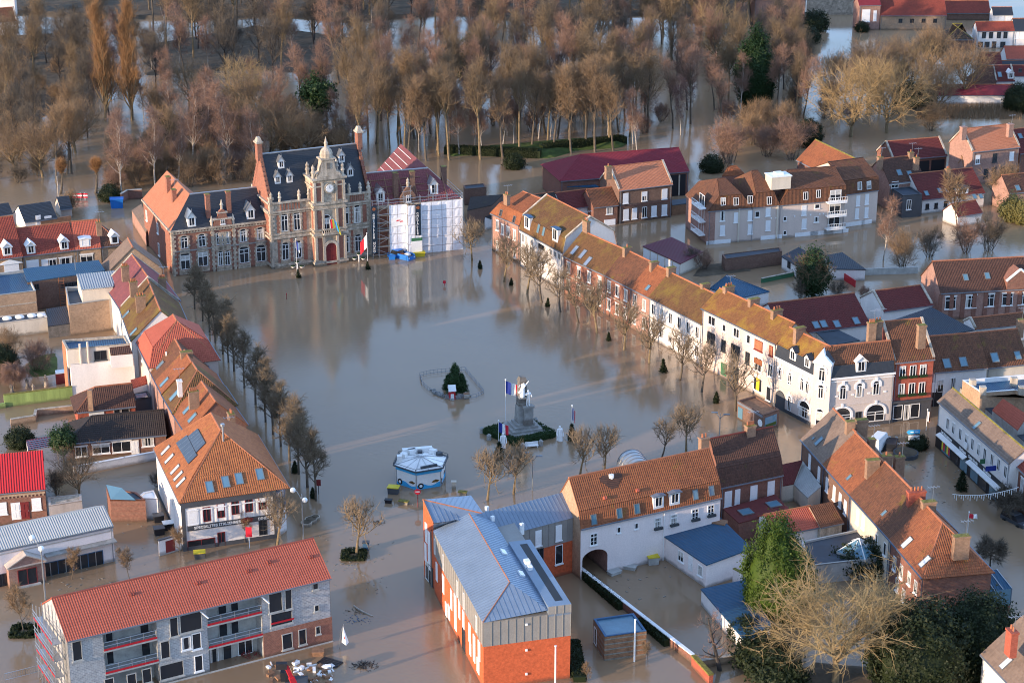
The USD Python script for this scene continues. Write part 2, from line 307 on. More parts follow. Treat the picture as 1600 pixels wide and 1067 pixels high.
def mono(T, pts, wall, roof, z0=-1.2, lip=0.0, coping=None, lift=0.0, name='roof', over=0.0, wname='wall'):
    """a building under one flat or sloping quad / polygon: pts (px, py, z) counter-clockwise from above, or world points"""
    P = [at(*p) if not isinstance(p, np.ndarray) else p for p in pts]; c = sum(P) / len(P)
    w = MB(); n = len(P)
    for i in range(n):
        a, b = P[i], P[(i + 1) % n]; w.poly([np.array([*a[:2], z0]), np.array([*b[:2], z0]), b, a])
    if wall: T.mesh(wname, w, wall)
    if lip:
        q = [p + (c - p) * np.array([1, 1, 0]) * min(.3, .35 / np.linalg.norm((c - p)[:2]) * 1.0) for p in P]; k = MB(); r = MB()
        for i in range(n):
            j = (i + 1) % n; k.poly([P[i] + Z3 * .06, P[j] + Z3 * .06, q[j] + Z3 * .06, q[i] + Z3 * .06]); k.poly([q[i] + Z3 * .06, q[j] + Z3 * .06, q[j] - Z3 * lip, q[i] - Z3 * lip]); k.poly([P[i] - Z3 * .12, P[j] - Z3 * .12, P[j] + Z3 * .06, P[i] + Z3 * .06])
        T.mesh('parapet', k, coping or wall); r.poly([x - Z3 * (lip * .8) for x in q]); T.mesh(name, r, roof)
    else:
        r = MB(); Q = [p + (p - c) * np.array([1, 1, 0]) * (over / max(np.linalg.norm((p - c)[:2]), .1)) for p in P]
        t = [p + Z3 * .16 for p in Q]; b = [p + Z3 * .01 for p in Q]
        for i in range(n): j = (i + 1) % n; r.poly([b[i], b[j], t[j], t[i]])
        r.poly(b[::-1])
        if n == 4: rows(r, t[0], t[1], t[2], t[3], .36, lift)
        else: r.poly(t)
        T.mesh(name, r, roof)
    e = P[1] - P[0]; e[2] = 0; e /= np.linalg.norm(e); G = Frame(); G.P = P
    G.sides = []
    for i in range(n):
        a, b = P[i], P[(i + 1) % n]; u = np.array([*(b - a)[:2], 0]); u /= np.linalg.norm(u); G.sides.append(Plane(np.array([*a[:2], 0]), u, Z3, np.array([u[1], -u[0], 0])))
    u = P[1] - P[0]; u /= np.linalg.norm(u); v = P[-1] - P[0]; v -= u * (u @ v); v /= np.linalg.norm(v); G.S = Plane(P[0] + Z3 * .16 + np.cross(u, v) * .03, u, v, np.cross(u, v)); return G

def window(T, P, s, t, w, h, st='w', parent=None, name='window'):
    """one window centred at (s, t) of a wall plane. w white two-light, x white cross, 1 single light, s closed white shutter, h half shutter, d dark opening, g shop glass, k dark frame, a/A arched"""
    mb, gl = MB(), MB(); a, b, c, d = s - w / 2, s + w / 2, t - h / 2, t + h / 2; f = .09 if w > .8 else .07
    fm = {'d': 'concrete', 'k': 'darkframe', 'r': 'redframe', 'B': 'bluetrim'}.get(st[0], 'whitetrim'); ar = 'a' in st
    if st[0] == 's':
        pbox(mb, P, a, b, c, d, 0, .07)
        for k in range(1, 5): pbox(mb, P, a + .06, b - .06, c + (d - c) * k / 5 - .012, c + (d - c) * k / 5 + .012, .07, .085)
        pbox(mb, P, a - .1, b + .1, c - .12, c, 0, .16); T.mesh('shutter', mb, 'shutterwhite', parent); return
    pbox(mb, P, a, a + f, c, d, 0, .08); pbox(mb, P, b - f, b, c, d, 0, .08); pbox(mb, P, a + f, b - f, c, c + f, 0, .08); pbox(mb, P, a + f, b - f, d - f, d, 0, .08)
    if st[0] in 'wxkrB': pbox(mb, P, s - f / 2, s + f / 2, c + f, d - f, 0, .07)
    if 'x' in st or 't' in st: pbox(mb, P, a + f, s - f / 2, d - h * .3 - f / 2, d - h * .3 + f / 2, 0, .065); pbox(mb, P, s + f / 2, b - f, d - h * .3 - f / 2, d - h * .3 + f / 2, 0, .065)
    if 'm' in st:
        for k in (1, 2): pbox(mb, P, a + f, s - f / 2, c + h * k / 3 - .02, c + h * k / 3 + .02, 0, .06); pbox(mb, P, s + f / 2, b - f, c + h * k / 3 - .02, c + h * k / 3 + .02, 0, .06)
    if 'z' not in st: pbox(mb, P, a - .1, b + .1, c - .14, c, 0, .18)
    if 'l' in st: pbox(mb, P, a - .15, b + .15, d, d + .18, 0, .1)
    pbox(gl, P, a + .02, b - .02, c + .02, d - .02, 0, .035)
    if ar:
        k = 8; arc = lambda r, dx=0: [(s + r * math.cos(x), d + r * .8 * math.sin(x)) for x in np.linspace(0, math.pi, k + 1)]
        o, i = arc(w / 2), arc(w / 2 - f)
        for q in range(k): ppoly(mb, P, [o[q], o[q + 1], i[q + 1], i[q]][::1], 0, .08)
        ppoly(gl, P, arc(w / 2 - .02), 0, .035); 
    path = T.mesh(name, mb, fm, parent)
    if path.count('/') <= 4: T.mesh('pane', gl, 'glassdark' if st[0] != 'o' else 'glassblue', path)
    if st[0] in 'wx1' and w > .7 and path.count('/') <= 4 and random.random() < .5:
        q = MB(); k = w * random.uniform(.12, .3); two = random.random() < .6
        if two: pbox(q, P, a + f, a + f + k, c + f, d - f, .03, .045); T.mesh('curtain', q, 'curtain', path); q = MB(); pbox(q, P, b - f - k, b - f, c + f, d - f, .03, .045)
        else: pbox(q, P, a + f, b - f, d - f - h * random.uniform(.2, .5), d - f, .03, .045)
        T.mesh('curtain', q, 'curtain', path)
    if 'H' in st:
        q = MB(); pbox(q, P, a + f, b - f, d - h * .5, d - f, 0, .075); T.mesh('blind', q, 'shutterwhite', path)
def wins(T, P, pts, w, h, st='w'):
    for q in pts:
        s, t = P.hit(q[0], q[1]); window(T, P, s, t, q[2] if len(q) > 2 else w, q[3] if len(q) > 3 else h, q[4] if len(q) > 4 else st)
def door(T, P, px, py, w, h, m='whitetrim', name='door'):
    s, t = P.hit(px, py); mb = MB(); pbox(mb, P, s - w / 2, s + w / 2, t - h / 2, t + h / 2, 0, .09)
    for k in (.12, .55): pbox(mb, P, s - w * .36, s - w * .04, t - h / 2 + h * k, t - h / 2 + h * (k + .33), .09, .12); pbox(mb, P, s + w * .04, s + w * .36, t - h / 2 + h * k, t - h / 2 + h * (k + .33), .09, .12)
    p = T.mesh(name, mb, m); q = MB(); pbox(q, P, s + w * .38, s + w * .44, t - .1, t + .02, .09, .16); T.mesh('handle', q, 'steel', p)
def skylight(T, S, px, py, w=.9, h=1.2, lit='glassblue'):
    s, t = S.hit(px, py); mb, g = MB(), MB(); a, b, c, d = s - w / 2, s + w / 2, t - h / 2, t + h / 2; f = .09
    pbox(mb, S, a, a + f, c, d, 0, .14); pbox(mb, S, b - f, b, c, d, 0, .14); pbox(mb, S, a + f, b - f, c, c + f, 0, .14); pbox(mb, S, a + f, b - f, d - f, d, 0, .14)
    pbox(g, S, a + f, b - f, c + f, d - f, 0, .11); T.mesh('pane', g, lit, T.mesh('skylight', mb, 'skyframe'))
def chimney(T, F, px, py, zt, w=1.3, d=.7, hh=3.0, pots=3, m='chimbrick', moss=True, along=None):
    c = at(px, py, zt); e1, e2 = (F.e1, F.e2) if along is None else (F.e2, F.e1 * -1); mb = MB()
    mb.box(c, e1, e2, w, d, zt - hh, zt - .22); mb.box(c, e1, e2, w + .16, d + .16, zt - .22, zt)
    p = T.mesh('chimney', mb, m)
    if moss: q = MB(); q.box(c, e1, e2, w, d, zt, zt + .05); T.mesh('mossy_cap', q, 'moss', p)
    if random.random() < .4:
        q = MB(); b = c + e1 * w * .3; top = zt + 1.9; q.tube([[b[0], b[1], zt - .2], [b[0], b[1], top]], .03, 4); q.tube([[b[0] - .8, b[1] - .2, top - .1], [b[0] + .8, b[1] + .2, top - .1]], .025, 4)
        for k in range(4): x = b + np.array([-.6 + .4 * k, -.15 + .1 * k, 0]); q.tube([[x[0] - .12, x[1] + .35, top - .1], [x[0] + .12, x[1] - .35, top - .1]], .02, 4)
        T.mesh('aerial', q, 'steel')
    for k in range(pots):
        x = c + e1 * (w * .8 * ((k + .5) / pots - .5)); q = MB(); q.tube([[x[0], x[1], zt + .04], [x[0], x[1], zt + .55]], [.14, .11], 7); T.mesh('chimney_pot', q, 'terracotta', p)
def dormer(T, F, S, px, py, w=1.4, h=1.5, roof='slate', body='whitetrim', pitch=.9, st='w', flat=False, peak=0.0):
    """a gabled dormer; (px, py) is the middle of the foot of its front"""
    s, t = S.hit(px, py); q = S.pt(s, t); n = np.array([*S.n[:2], 0]); n /= np.linalg.norm(n); e = np.array([*S.u[:2], 0]); e /= np.linalg.norm(e)
    slope = -S.n[:2] @ n[:2] / S.n[2]; run = lambda z: z / max(S.v[2] / max(np.linalg.norm(S.v[:2]), .05), .4)
    P = Plane(q, e, Z3, n); g = w / 2 * pitch if not flat else .12; dep = lambda z: -run(z) - .15
    mb = MB(); a = w / 2
    mb.poly([P.pt(-a, -.2, .05), P.pt(a, -.2, .05), P.pt(a, h, .05), P.pt(0, h + g, .05), P.pt(-a, h, .05)])
    mb.poly([P.pt(a, -.2, .05), P.pt(a, h, dep(h)), P.pt(a, h, .05)]); mb.poly([P.pt(-a, -.2, .05), P.pt(-a, h, .05), P.pt(-a, h, dep(h))])
    p = T.mesh('dormer', mb, body); r = MB(); o = .18
    for sg in (-1, 1):
        A, B, C, Dd = P.pt(sg * (a + o), h - o * pitch * (not flat), .3), P.pt(0, h + g, .3), P.pt(0, h + g, dep(h + g)), P.pt(sg * (a + o), h - o * pitch * (not flat), dep(h))
        q4 = [A, B, C, Dd] if sg > 0 else [B, A, Dd, C]
        lo = [x + Z3 * .02 for x in q4]; hi = [x + Z3 * .14 for x in q4]
        r.hexa(lo, hi) if True else 0
    if peak: r.tube([P.pt(0, h + g, .2), P.pt(0, h + g + peak, .2)], [.06, .02], 5)
    T.mesh('dormer_roof', r, roof, p)
    fr, gl = MB(), MB(); w2, c, d = w * .34, .25, h - .1
    pbox(fr, P, -w2, -w2 + .07, c, d, .05, .11); pbox(fr, P, w2 - .07, w2, c, d, .05, .11); pbox(fr, P, -w2, w2, c - .07, c, .05, .13); pbox(fr, P, -w2, w2, d, d + .07, .05, .11)
    if st == 'w': pbox(fr, P, -.035, .035, c, d, .05, .1)
    pbox(gl, P, -w2, w2, c, d, .05, .075); T.mesh('window_frame', fr, 'whitetrim', p); T.mesh('pane', gl, 'glassdark' if st != 's' else 'shutterwhite', p)
def textbox(P, text, s, t, hgt, bold=True, d=.03):
    """lettering on a wall plane from (s, t), capitals hgt tall"""
    m = meshkit.text_mesh(text, hgt, .03, bold); v = np.array(m.vertices); w = P.o + np.outer(s + v[:, 0], P.u) + np.outer(t + v[:, 1], P.v) + np.outer(d + v[:, 2], P.n)
    return trimesh.Trimesh(w, m.faces, process=False)
def pole(pts, r, n=6): return MB().tube(pts, r, n)

# ---------------------------------------------------------------- looks
plain('whitewall', (.76, .71, .67), var=.13, scale=.25, streak=True)
plain('creamwall', (.62, .54, .44), var=.25, scale=.3, streak=True)
plain('pinkwall', (.62, .50, .43), var=.14, scale=.2, streak=True)
plain('greywall', (.56, .48, .43), var=.07, scale=.25, streak=True)
plain('pinkwhite', (.80, .70, .66), var=.08, scale=.3, streak=True)
plain('beigerender', (.50, .42, .36), var=.3, scale=.4, streak=True)
plain('whitetrim', (.80, .79, .77), .5, .08, fine=.05); plain('shutterwhite', (.78, .78, .78), .5, .08, fine=.05)
plain('stone', (.46, .39, .31), .85, .55, 1.1, bump=.02, streak=True, fine=.2); plain('palestone', (.44, .36, .275), .85, .55, 1.2, bump=.02, fine=.2)
plain('concrete', (.42, .41, .38), .85, .3, .7, bump=.01); plain('greystone', (.30, .29, .27), .85, .35, 1.0, bump=.02); plain('darkstone', (.17, .15, .13), .85, .4, 1.5, bump=.02)
plain('gutter', (.16, .18, .21), .4, .2, spec=.5); plain('bluegutter', (.07, .11, .17), .35, .2, spec=.5); plain('steel', (.45, .46, .47), .35, .15, metal=.8); plain('darkframe', (.05, .055, .06), .5, .1); plain('redframe', (.20, .03, .03), .5, .15)
plain('bluetrim', (.05, .12, .22), .5, .15); plain('blackpaint', (.02, .02, .024), .5, .15); plain('charcoal', (.07, .075, .085), .6, .2); plain('skyframe', (.16, .16, .16), .4, .1)
plain('terracotta', (.38, .14, .07), .8, .3, 2.0); plain('moss', (.20, .17, .04), .95, .5, 2.0, bump=.03)
plain('redpaint', (.50, .02, .03), .4, .1); plain('yellow', (.65, .50, .03), .5, .15); plain('blueplastic', (.02, .16, .50), .4, .15); plain('greenpaint', (.05, .16, .08), .5, .2); plain('limewall', (.28, .36, .11), .8, .35, .8, streak=True)
plain('wood', (.26, .14, .08), .7, .35, 2.0); plain('greywood', (.24, .21, .17), .8, .35, 2.0); plain('bark', (.12, .095, .07), .9, .4, 2.0, bump=.03); plain('barktan', (.22, .16, .09), .9, .4, 2.0, bump=.03); plain('barkpale', (.42, .36, .30), .9, .45, 2.5); plain('barkdark', (.06, .05, .045), .9, .4, 2.0)
plain('zinc', (.165, .215, .285), .38, .14, .35, spec=.6, fine=.05); plain('cladgrey', (.27, .255, .235), .45, .1, .5, spec=.4); plain('bitumen', (.045, .085, .13), .45, .4, .3, spec=.5); plain('bitumendark', (.035, .045, .06), .55, .4, .3, spec=.4)
plain('paleblue', (.14, .24, .31), .35, .2, .5, spec=.5); plain('navy', (.015, .03, .05), .6, .1); plain('sheeting', (.74, .75, .79), .7, .1, .5); plain('canvaswhite', (.75, .73, .70), .7, .12); plain('flagblue', (.02, .04, .25), .7, .1); plain('flagred', (.60, .02, .04), .7, .1); plain('flagsky', (.05, .38, .70), .7, .1); plain('flagyellow', (.75, .60, .05), .7, .1)
plain('mud', (.10, .075, .05), .95, .4, .5, bump=.05); plain('grass', (.06, .085, .02), .95, .5, .6, bump=.04); plain('ground', (.11, .09, .06), .95, .4, .05)
plain('solar', (.035, .045, .065), .25, .2, spec=.7); plain('rubber', (.02, .02, .02), .7, .2)
mat('glassdark', {'p': ('principled_bsdf', {'base_color': (.018, .020, .024), 'roughness': .08, 'specular_ior_level': .5})}, [])
mat('glassblue', {'p': ('principled_bsdf', {'base_color': (.10, .20, .26), 'roughness': .05, 'specular_ior_level': .9})}, [])
mat('lampglass', {'p': ('principled_bsdf', {'base_color': (.75, .75, .72), 'roughness': .2})}, [])
bricks('redbrick', (.26, .085, .055), (.19, .06, .045), (.24, .17, .13)); bricks('townbrick', (.34, .105, .065), (.26, .075, .05), (.30, .2, .15), dirt=.25)
bricks('orangebrick', (.60, .115, .04), (.54, .10, .035), (.52, .13, .06), dirt=.08); bricks('pinkbrick', (.40, .20, .155), (.33, .155, .12), (.36, .26, .21)); bricks('brownbrick', (.20, .095, .065), (.145, .07, .05), (.2, .15, .12)); bricks('tanbrick', (.46, .29, .17), (.38, .23, .14), (.4, .3, .22))
bricks('brightbrick', (.42, .085, .05), (.36, .07, .04), (.36, .13, .09), dirt=.12); bricks('blockwork', (.40, .40, .40), (.30, .30, .31), (.52, .51, .49), bw=.5, rh=.2, dirt=.3, dcol=(.2, .2, .18)); bricks('chimbrick', (.34, .19, .115), (.27, .145, .09), (.3, .22, .16), dirt=.4)
patterned('tile_orange', (.33, .115, .048), (.22, .075, .036), moss=.2, dirt=.45); plain('curtain', (.50, .48, .44), .8, .3, 3.0); patterned('tile_corner', (.42, .15, .055), (.28, .095, .04), moss=.2, dirt=.35); patterned('tile_salmon', (.50, .20, .11), (.42, .16, .085), moss=0, dirt=.15)
patterned('tile_brown', (.19, .08, .042), (.11, .05, .03), moss=.22, dirt=.45); patterned('tile_dark', (.12, .058, .04), (.075, .038, .028), moss=.16, dirt=.4, mcol=(.13, .11, .03)); patterned('tile_mossy', (.17, .085, .035), (.11, .055, .026), moss=.48, mcol=(.22, .15, .03), dirt=.35, mscale=.22)
patterned('tile_goldmoss', (.25, .11, .04), (.18, .075, .03), moss=.5, mcol=(.30, .18, .03), dirt=.25, mscale=.3); patterned('tile_red', (.30, .065, .042), (.22, .05, .035), moss=.05, dirt=.4); patterned('tile_bright', (.46, .115, .07), (.39, .095, .058), moss=0, dirt=.15); patterned('tile_maroon', (.16, .035, .03), (.12, .028, .026), moss=.05, dirt=.35)
patterned('tile_black', (.055, .04, .034), (.035, .028, .025), moss=.2, dirt=.3, mcol=(.09, .08, .03)); patterned('tile_wine', (.23, .03, .04), (.19, .026, .036), moss=0, dirt=.1, depth=.02); patterned('tile_purple', (.24, .075, .075), (.18, .06, .065), moss=.05, dirt=.3, tw=.4); patterned('tile_flat', (.24, .17, .125), (.18, .125, .095), moss=.15, dirt=.4, wave=False); patterned('slate', (.030, .034, .042), (.022, .026, .034), moss=.12, mcol=(.06, .05, .02), dirt=.25, dcol=(.05, .04, .03), wave=False, tw=.25, th=.2, depth=.012, rough=.5, spec=.45)
patterned('fibre_grey', (.46, .46, .44), (.40, .40, .385), moss=.05, tw=.30, th=9, depth=.07, rows=False, dirt=.4, dcol=(.2, .19, .17), rnd=.2); patterned('sheet_red', (.50, .015, .018), (.44, .012, .016), tw=.33, th=9, depth=.09, rows=False, dirt=.15, rough=.45, spec=.4, rnd=.2); patterned('sheet_blue', (.018, .085, .165), (.014, .065, .125), tw=.34, th=9, depth=.06, rows=False, dirt=.3, rough=.45, spec=.5, rnd=.2); patterned('sheet_maroon', (.13, .03, .045), (.11, .026, .04), tw=.4, th=9, depth=.06, rows=False, dirt=.2, rough=.5, rnd=.2); patterned('sheet_dark', (.03, .04, .055), (.025, .032, .045), tw=.34, th=9, depth=.05, rows=False, dirt=.3, rough=.5, rnd=.2); patterned('sheet_grey', (.33, .36, .38), (.28, .31, .33), tw=.4, th=9, depth=.08, rows=False, dirt=.3, rough=.45, rnd=.2)
twig('twig_tan', (.31, .20, .11), (.21, .14, .085)); twig('twig_pink', (.30, .175, .12), (.22, .135, .10)); twig('twig_straw', (.37, .275, .135), (.27, .20, .105)); twig('twig_olive', (.24, .165, .095), (.16, .115, .075)); twig('twig_lime', (.22, .16, .10), (.16, .12, .08)); twig('twig_dark', (.16, .125, .09), (.11, .09, .07)); twig('twig_orange', (.36, .19, .08), (.28, .155, .075)); twig('twig_gold', (.38, .26, .12), (.29, .195, .10)); twig('twig_grey', (.27, .20, .13), (.20, .15, .10)); twig('twig_purple', (.20, .12, .105), (.14, .09, .08))
leaf('leaf_thuja', (.05, .085, .01), (.12, .15, .018)); leaf('leaf_yew', (.02, .029, .01), (.05, .056, .017)); leaf('leaf_pine', (.03, .06, .02), (.07, .10, .03)); leaf('leaf_ivy', (.025, .05, .018), (.05, .08, .025)); leaf('leaf_grass', (.09, .12, .03), (.16, .17, .05)); leaf('leaf_gold', (.17, .15, .05), (.24, .20, .07)); leaf('leaf_cypress', (.018, .042, .012), (.045, .075, .02))

# ---------------------------------------------------------------- water, ground under it
mat('water_look', {'g': ('geometry', {}), 'mp': ('mapping', {'rotation': (0, 0, .5), 'scale': (1.0, 1.9, 1.0)}), 'n': ('noise_texture', {'scale': .9, 'detail': 5, 'roughness': .65}), 'n2': ('noise_texture', {'scale': .035, 'detail': 3}), 'n3': ('noise_texture', {'scale': .05, 'detail': 5}),
    'st': ('map_range', {'from_min': .40, 'from_max': .62, 'to_min': .12, 'to_max': 1.0, 'clamp': True}), 'ht': ('math', {'math_type': 'multiply'}), 'c': ('mix_color', {'a': (.275, .176, .10), 'b': (.215, .144, .09)}),
    'bu': ('bump', {'strength': .7, 'distance': .05}), 'p': ('principled_bsdf', {'roughness': .06, 'ior': 1.33, 'specular_ior_level': 1.0})},
    [('g.position', 'mp.vector'), ('mp.vector', 'n.vector'), ('g.position', 'n2.vector'), ('g.position', 'n3.vector'), ('n2.fac', 'st.value'), ('n.fac', 'ht.value1'), ('st.result', 'ht.value2'), ('ht.value', 'bu.height'), ('bu.normal', 'p.normal'), ('n3.fac', 'c.fac'), ('c.result', 'p.base_color')])
single('flood_water', MB().poly([(-900, 60, 0), (900, 60, 0), (900, 700, 0), (-900, 700, 0)]), 'water_look', 'brown flood water covering the square, streets and park', 'water', kind='structure')
single('ground', MB().poly([(-6000, -2000, -1.5), (6000, -2000, -1.5), (6000, 9000, -1.5), (-6000, 9000, -1.5)]), 'ground', 'ground below the flood', 'ground', kind='structure')

# ---------------------------------------------------------------- town hall
hw = height(267.5, 361, 432)
W = frame((267.5, 361), (417, 344), hw); th = Thing('town_hall', 'red brick and stone town hall with slate roofs and clock tower', 'town hall', W.pt(0, 0, 0))
def wing(Fr, tau, LW, side, rm_front, rm_back, wallm, dep):
    """L-shaped wing: front range and a range going back at its outer end"""
    L, he = Fr.L, Fr.he; D = dep; Fr.D = D; sides(Fr); hr = he + D / 2 * tau; pt = Fr.pt; m = (lambda u: u) if side < 0 else (lambda u: L - u)
    X = lambda u, v, z: pt(m(u), v, z); fl = (lambda q: q) if side < 0 else (lambda q: [q[1], q[0], q[3], q[2]])
    w = MB(); loop = [(0, 0), (L, 0), (L, D), (D, D), (D, LW), (0, LW)]
    for i in range(6):
        (a, b), (c, d) = loop[i], loop[(i + 1) % 6]; q = [X(a, b, -1.2), X(c, d, -1.2), X(c, d, he), X(a, b, he)]; w.poly(q if side < 0 else [q[1], q[0], q[3], q[2]])
    q = [X(0, LW, he), X(D, LW, he), X(D / 2, LW, hr)]; w.poly(q[::-1] if side < 0 else q); T = th.mesh('wing_wall', w, wallm)
    f, k = MB(), MB(); o = .3; oz = o * tau; z = .12
    S = []
    def add(mb, q):
        q = fl([x + Z3 * z for x in q]); n = rows(mb, *q, .34, .03); e = q[1] - q[0]; e /= np.linalg.norm(e); up = q[3] - q[0]; up -= e * (e @ up); up /= np.linalg.norm(up); S.append(Plane(q[0], e, up, n))
    add(f, [X(-o, -o, he - oz), X(L, -o, he - oz), X(L, D / 2, hr), X(D / 2, D / 2, hr)])
    add(f, [X(L, D + o, he - oz), X(D, D + o, he - oz), X(D / 2, D / 2, hr), X(L, D / 2, hr)][0:1] + [X(D, D, he), X(D / 2, D / 2, hr), X(L, D / 2, hr)])
    add(k, [X(-o, LW, he - oz), X(-o, -o, he - oz), X(D / 2, D / 2, hr), X(D / 2, LW, hr)])
    add(k, [X(D, D, he), X(D, LW, he), X(D / 2, LW, hr), X(D / 2, D / 2, hr)])
    th.mesh('wing_roof', f, rm_front); th.mesh('wing_roof', k, rm_back)
    c = MB(); c.tube([X(D / 2, D / 2, hr + .1), X(L, D / 2, hr + .1)], .16, 6); th.mesh('ridge_flashing', c, 'steel')
    g = MB(); g.box(X(L / 2, -.12, 0), Fr.e1, Fr.e2, L + .5, .4, he - .32, he + .02); g.box(X(L / 2, -.06, 0), Fr.e1, Fr.e2, L + .3, .24, he - .75, he - .6)
    for i in range(int(L / .55)): g.box(X(.3 + i * .55, -.12, 0), Fr.e1, Fr.e2, .2, .2, he - .6, he - .32)
    g.box(X(-.14, LW / 2, 0), Fr.e1, Fr.e2, .4, LW, he - .32, he + .02); th.mesh('cornice', g, 'palestone')
    s = MB(); s.box(X(L / 2, -.05, 0), Fr.e1, Fr.e2, L, .2, he * .52, he * .52 + .22); th.mesh('string_course', s, 'greystone')
    q = MB()
    for i in range(int(he / .42)):
        ww = .75 if i % 2 else .45; q.box(X(ww / 2 - .05, -.03, 0), Fr.e1, Fr.e2, ww, .16, i * .42, i * .42 + .40); q.box(X(-.03, ww / 2, 0), Fr.e1, Fr.e2, .14, ww, i * .42, i * .42 + .40)
    th.mesh('quoins', q, 'palestone')
    return S, hr
def stonewin(P, px, py, w, h, st='x', par=None):
    s, t = P.hit(px, py); m = MB()
    for i in range(int(h / .4) + 1):
        ww = .42 if i % 2 else .26; z = t - h / 2 - .1 + i * .4
        pbox(m, P, s - w / 2 - ww, s - w / 2, z, z + .37, 0, .1); pbox(m, P, s + w / 2, s + w / 2 + ww, z, z + .37, 0, .1)
    pbox(m, P, s - w / 2 - .3, s + w / 2 + .3, t - h / 2 - .4, t - h / 2 - .15, 0, .2); pbox(m, P, s - w / 2 - .3, s + w / 2 + .3, t - h / 2 - 1.0, t - h / 2 - .4, 0, .08)
    k = 8; o = [(s + (w / 2 + .35) * math.cos(x), t + h / 2 + (w / 2 + .1) * .7 * math.sin(x)) for x in np.linspace(0, math.pi, k + 1)]; i_ = [(s + w / 2 * math.cos(x), t + h / 2 + w / 2 * .62 * math.sin(x)) for x in np.linspace(0, math.pi, k + 1)]
    for q in range(k): ppoly(m, P, [o[q], o[q + 1], i_[q + 1], i_[q]], 0, .12)
    th.mesh('window_surround', m, 'palestone'); window(th, P, s, t, w, h, st + 'az')
dW = 9.8
SL, hrL = wing(W, 1.0, 22.5, -1, 'slate', 'tile_salmon', 'townbrick', dW)
for px, py in ((288, 380), (315.5, 377), (380, 369.5), (406.5, 366.5)): stonewin(W.F, px, py, 1.25, 2.0)
for px, py in ((289.5, 410), (317, 405), (381.5, 400), (408, 397.5)): stonewin(W.F, px, py, 1.75, 2.6)
for px, py in ((341.5, 374.5), (347.8, 374), (354.5, 373)): stonewin(W.F, px, py, .75, 2.1, 'x')
for px, py in ((344.5, 405), (355.5, 404)): stonewin(W.F, px, py, .95, 2.5, 'x')
s0, _ = W.F.hit(331.5, 360); s1, _ = W.F.hit(365, 357)
for s in (s0, s1):
    b = MB()
    for i in range(20): pbox(b, W.F, s - (.35 if i % 2 else .22), s + (.35 if i % 2 else .22), i * .42, i * .42 + .4, 0, .18)
    th.mesh('quoins', b, 'palestone')
# the stone gable over the middle of the wing
g = MB(); sm = (s0 + s1) / 2; P = W.F
ppoly(g, P, [(sm - 1.7, hw), (sm + 1.7, hw), (sm + 1.5, hw + 1.2), (sm + .9, hw + 1.4), (sm + .6, hw + 2.6), (sm, hw + 3.1), (sm - .6, hw + 2.6), (sm - .9, hw + 1.4), (sm - 1.5, hw + 1.2)], -.5, .2)
th.mesh('gable', g, 'townbrick')
for x, z0, z1, r in ((s0, hw, hw + 1.9, .28), (s1, hw, hw + 1.9, .28), (sm, hw + 2.9, hw + 4.8, .25)):
    c = P.pt(x, 0, -.15); g = MB(); g.tube([c + Z3 * z0, c + Z3 * (z0 + .8), c + Z3 * (z0 + .85), c + Z3 * (z1 - .6), c + Z3 * z1], [r, r, r * 1.5, r * .7, .05], 6); th.mesh('gable_finial', g, 'stone')
g = MB(); pbox(g, P, sm - 1.75, sm + 1.75, hw + 1.1, hw + 1.35, -.5, .3); pbox(g, P, sm - .95, sm + .95, hw + 2.3, hw + 2.5, -.5, .3); th.mesh('gable_moulding', g, 'stone')
window(th, Plane(P.o + P.n * .2, P.u, P.v, P.n), sm, hw + .75, .8, 1.0, 'x')
for px, py in ((300, 354), (392, 342)): dormer(th, W, SL[0], px, py, 1.5, 1.7, 'steel', pitch=1.4, peak=.7)
for px, py, z in ((323.5, 303.5, 14.2), (356, 299, 14.2)): chimney(th, W, px, py, z, .9, .8, 4.5, 0, 'townbrick', along=1)
for px, py, z in ((262, 276, 14.6), (271, 296, 13.6)): chimney(th, W, px, py, z, .8, 1.2, 3.5, 0, 'townbrick')
for i in range(9):
    v = 2.0 + i * 3.0
    for z, h in ((6.0, 2.0), (1.9, 2.4)):
        if i not in (3, 6) or (z < 3 and i == 6): continue
        window(th, W.W, dW + (30 - dW) - v if False else (W.D - v), z, 1.2, h, 'x' if i != 5 else 's')
# central block
hb = height(421.5, 318, 420.5)
C = frame((421.5, 318), (578, 299), hb); Pc = C.pt; tauC = 1.6; DC = 10.5; C.D = DC; sides(C); hrC = hb - .6 + DC / 2 * tauC
w = MB(); L = C.L
w.poly([Pc(0, 0, -1.2), Pc(L, 0, -1.2), Pc(L, 0, hb), Pc(0, 0, hb)]); w.poly([Pc(L, DC, -1.2), Pc(0, DC, -1.2), Pc(0, DC, hb), Pc(L, DC, hb)]); w.poly([Pc(0, .5, hb), Pc(0, 0, hb), Pc(L, 0, hb), Pc(L, .5, hb)][::-1])
th.mesh('wall', w, 'palestone')
for u, sg in ((0, -1), (L, 1)):
    w = MB()
    p0 = [Pc(u, DC, -1.2), Pc(u, 0, -1.2), Pc(u, 0, hb), Pc(u, DC / 2, hrC + .4), Pc(u, DC, hb)]; p1 = [x - C.e1 * .5 * sg for x in p0]
    w.poly(p0 if sg < 0 else p0[::-1]); w.poly(p1[::-1] if sg < 0 else p1)
    for i in range(11):     # crow steps
        for v, s_ in ((DC / 2 * i / 11, 1), (DC - DC / 2 * i / 11, -1)):
            z = hb - .6 + (hrC - hb + .6) * (i + 1) / 11; w.box(Pc(u - .22 * sg, v + s_ * .25, 0), C.e1, C.e2, .56, .5, z - 1.1, z + .25)
    th.mesh('crow_stepped_gable', w, 'townbrick')
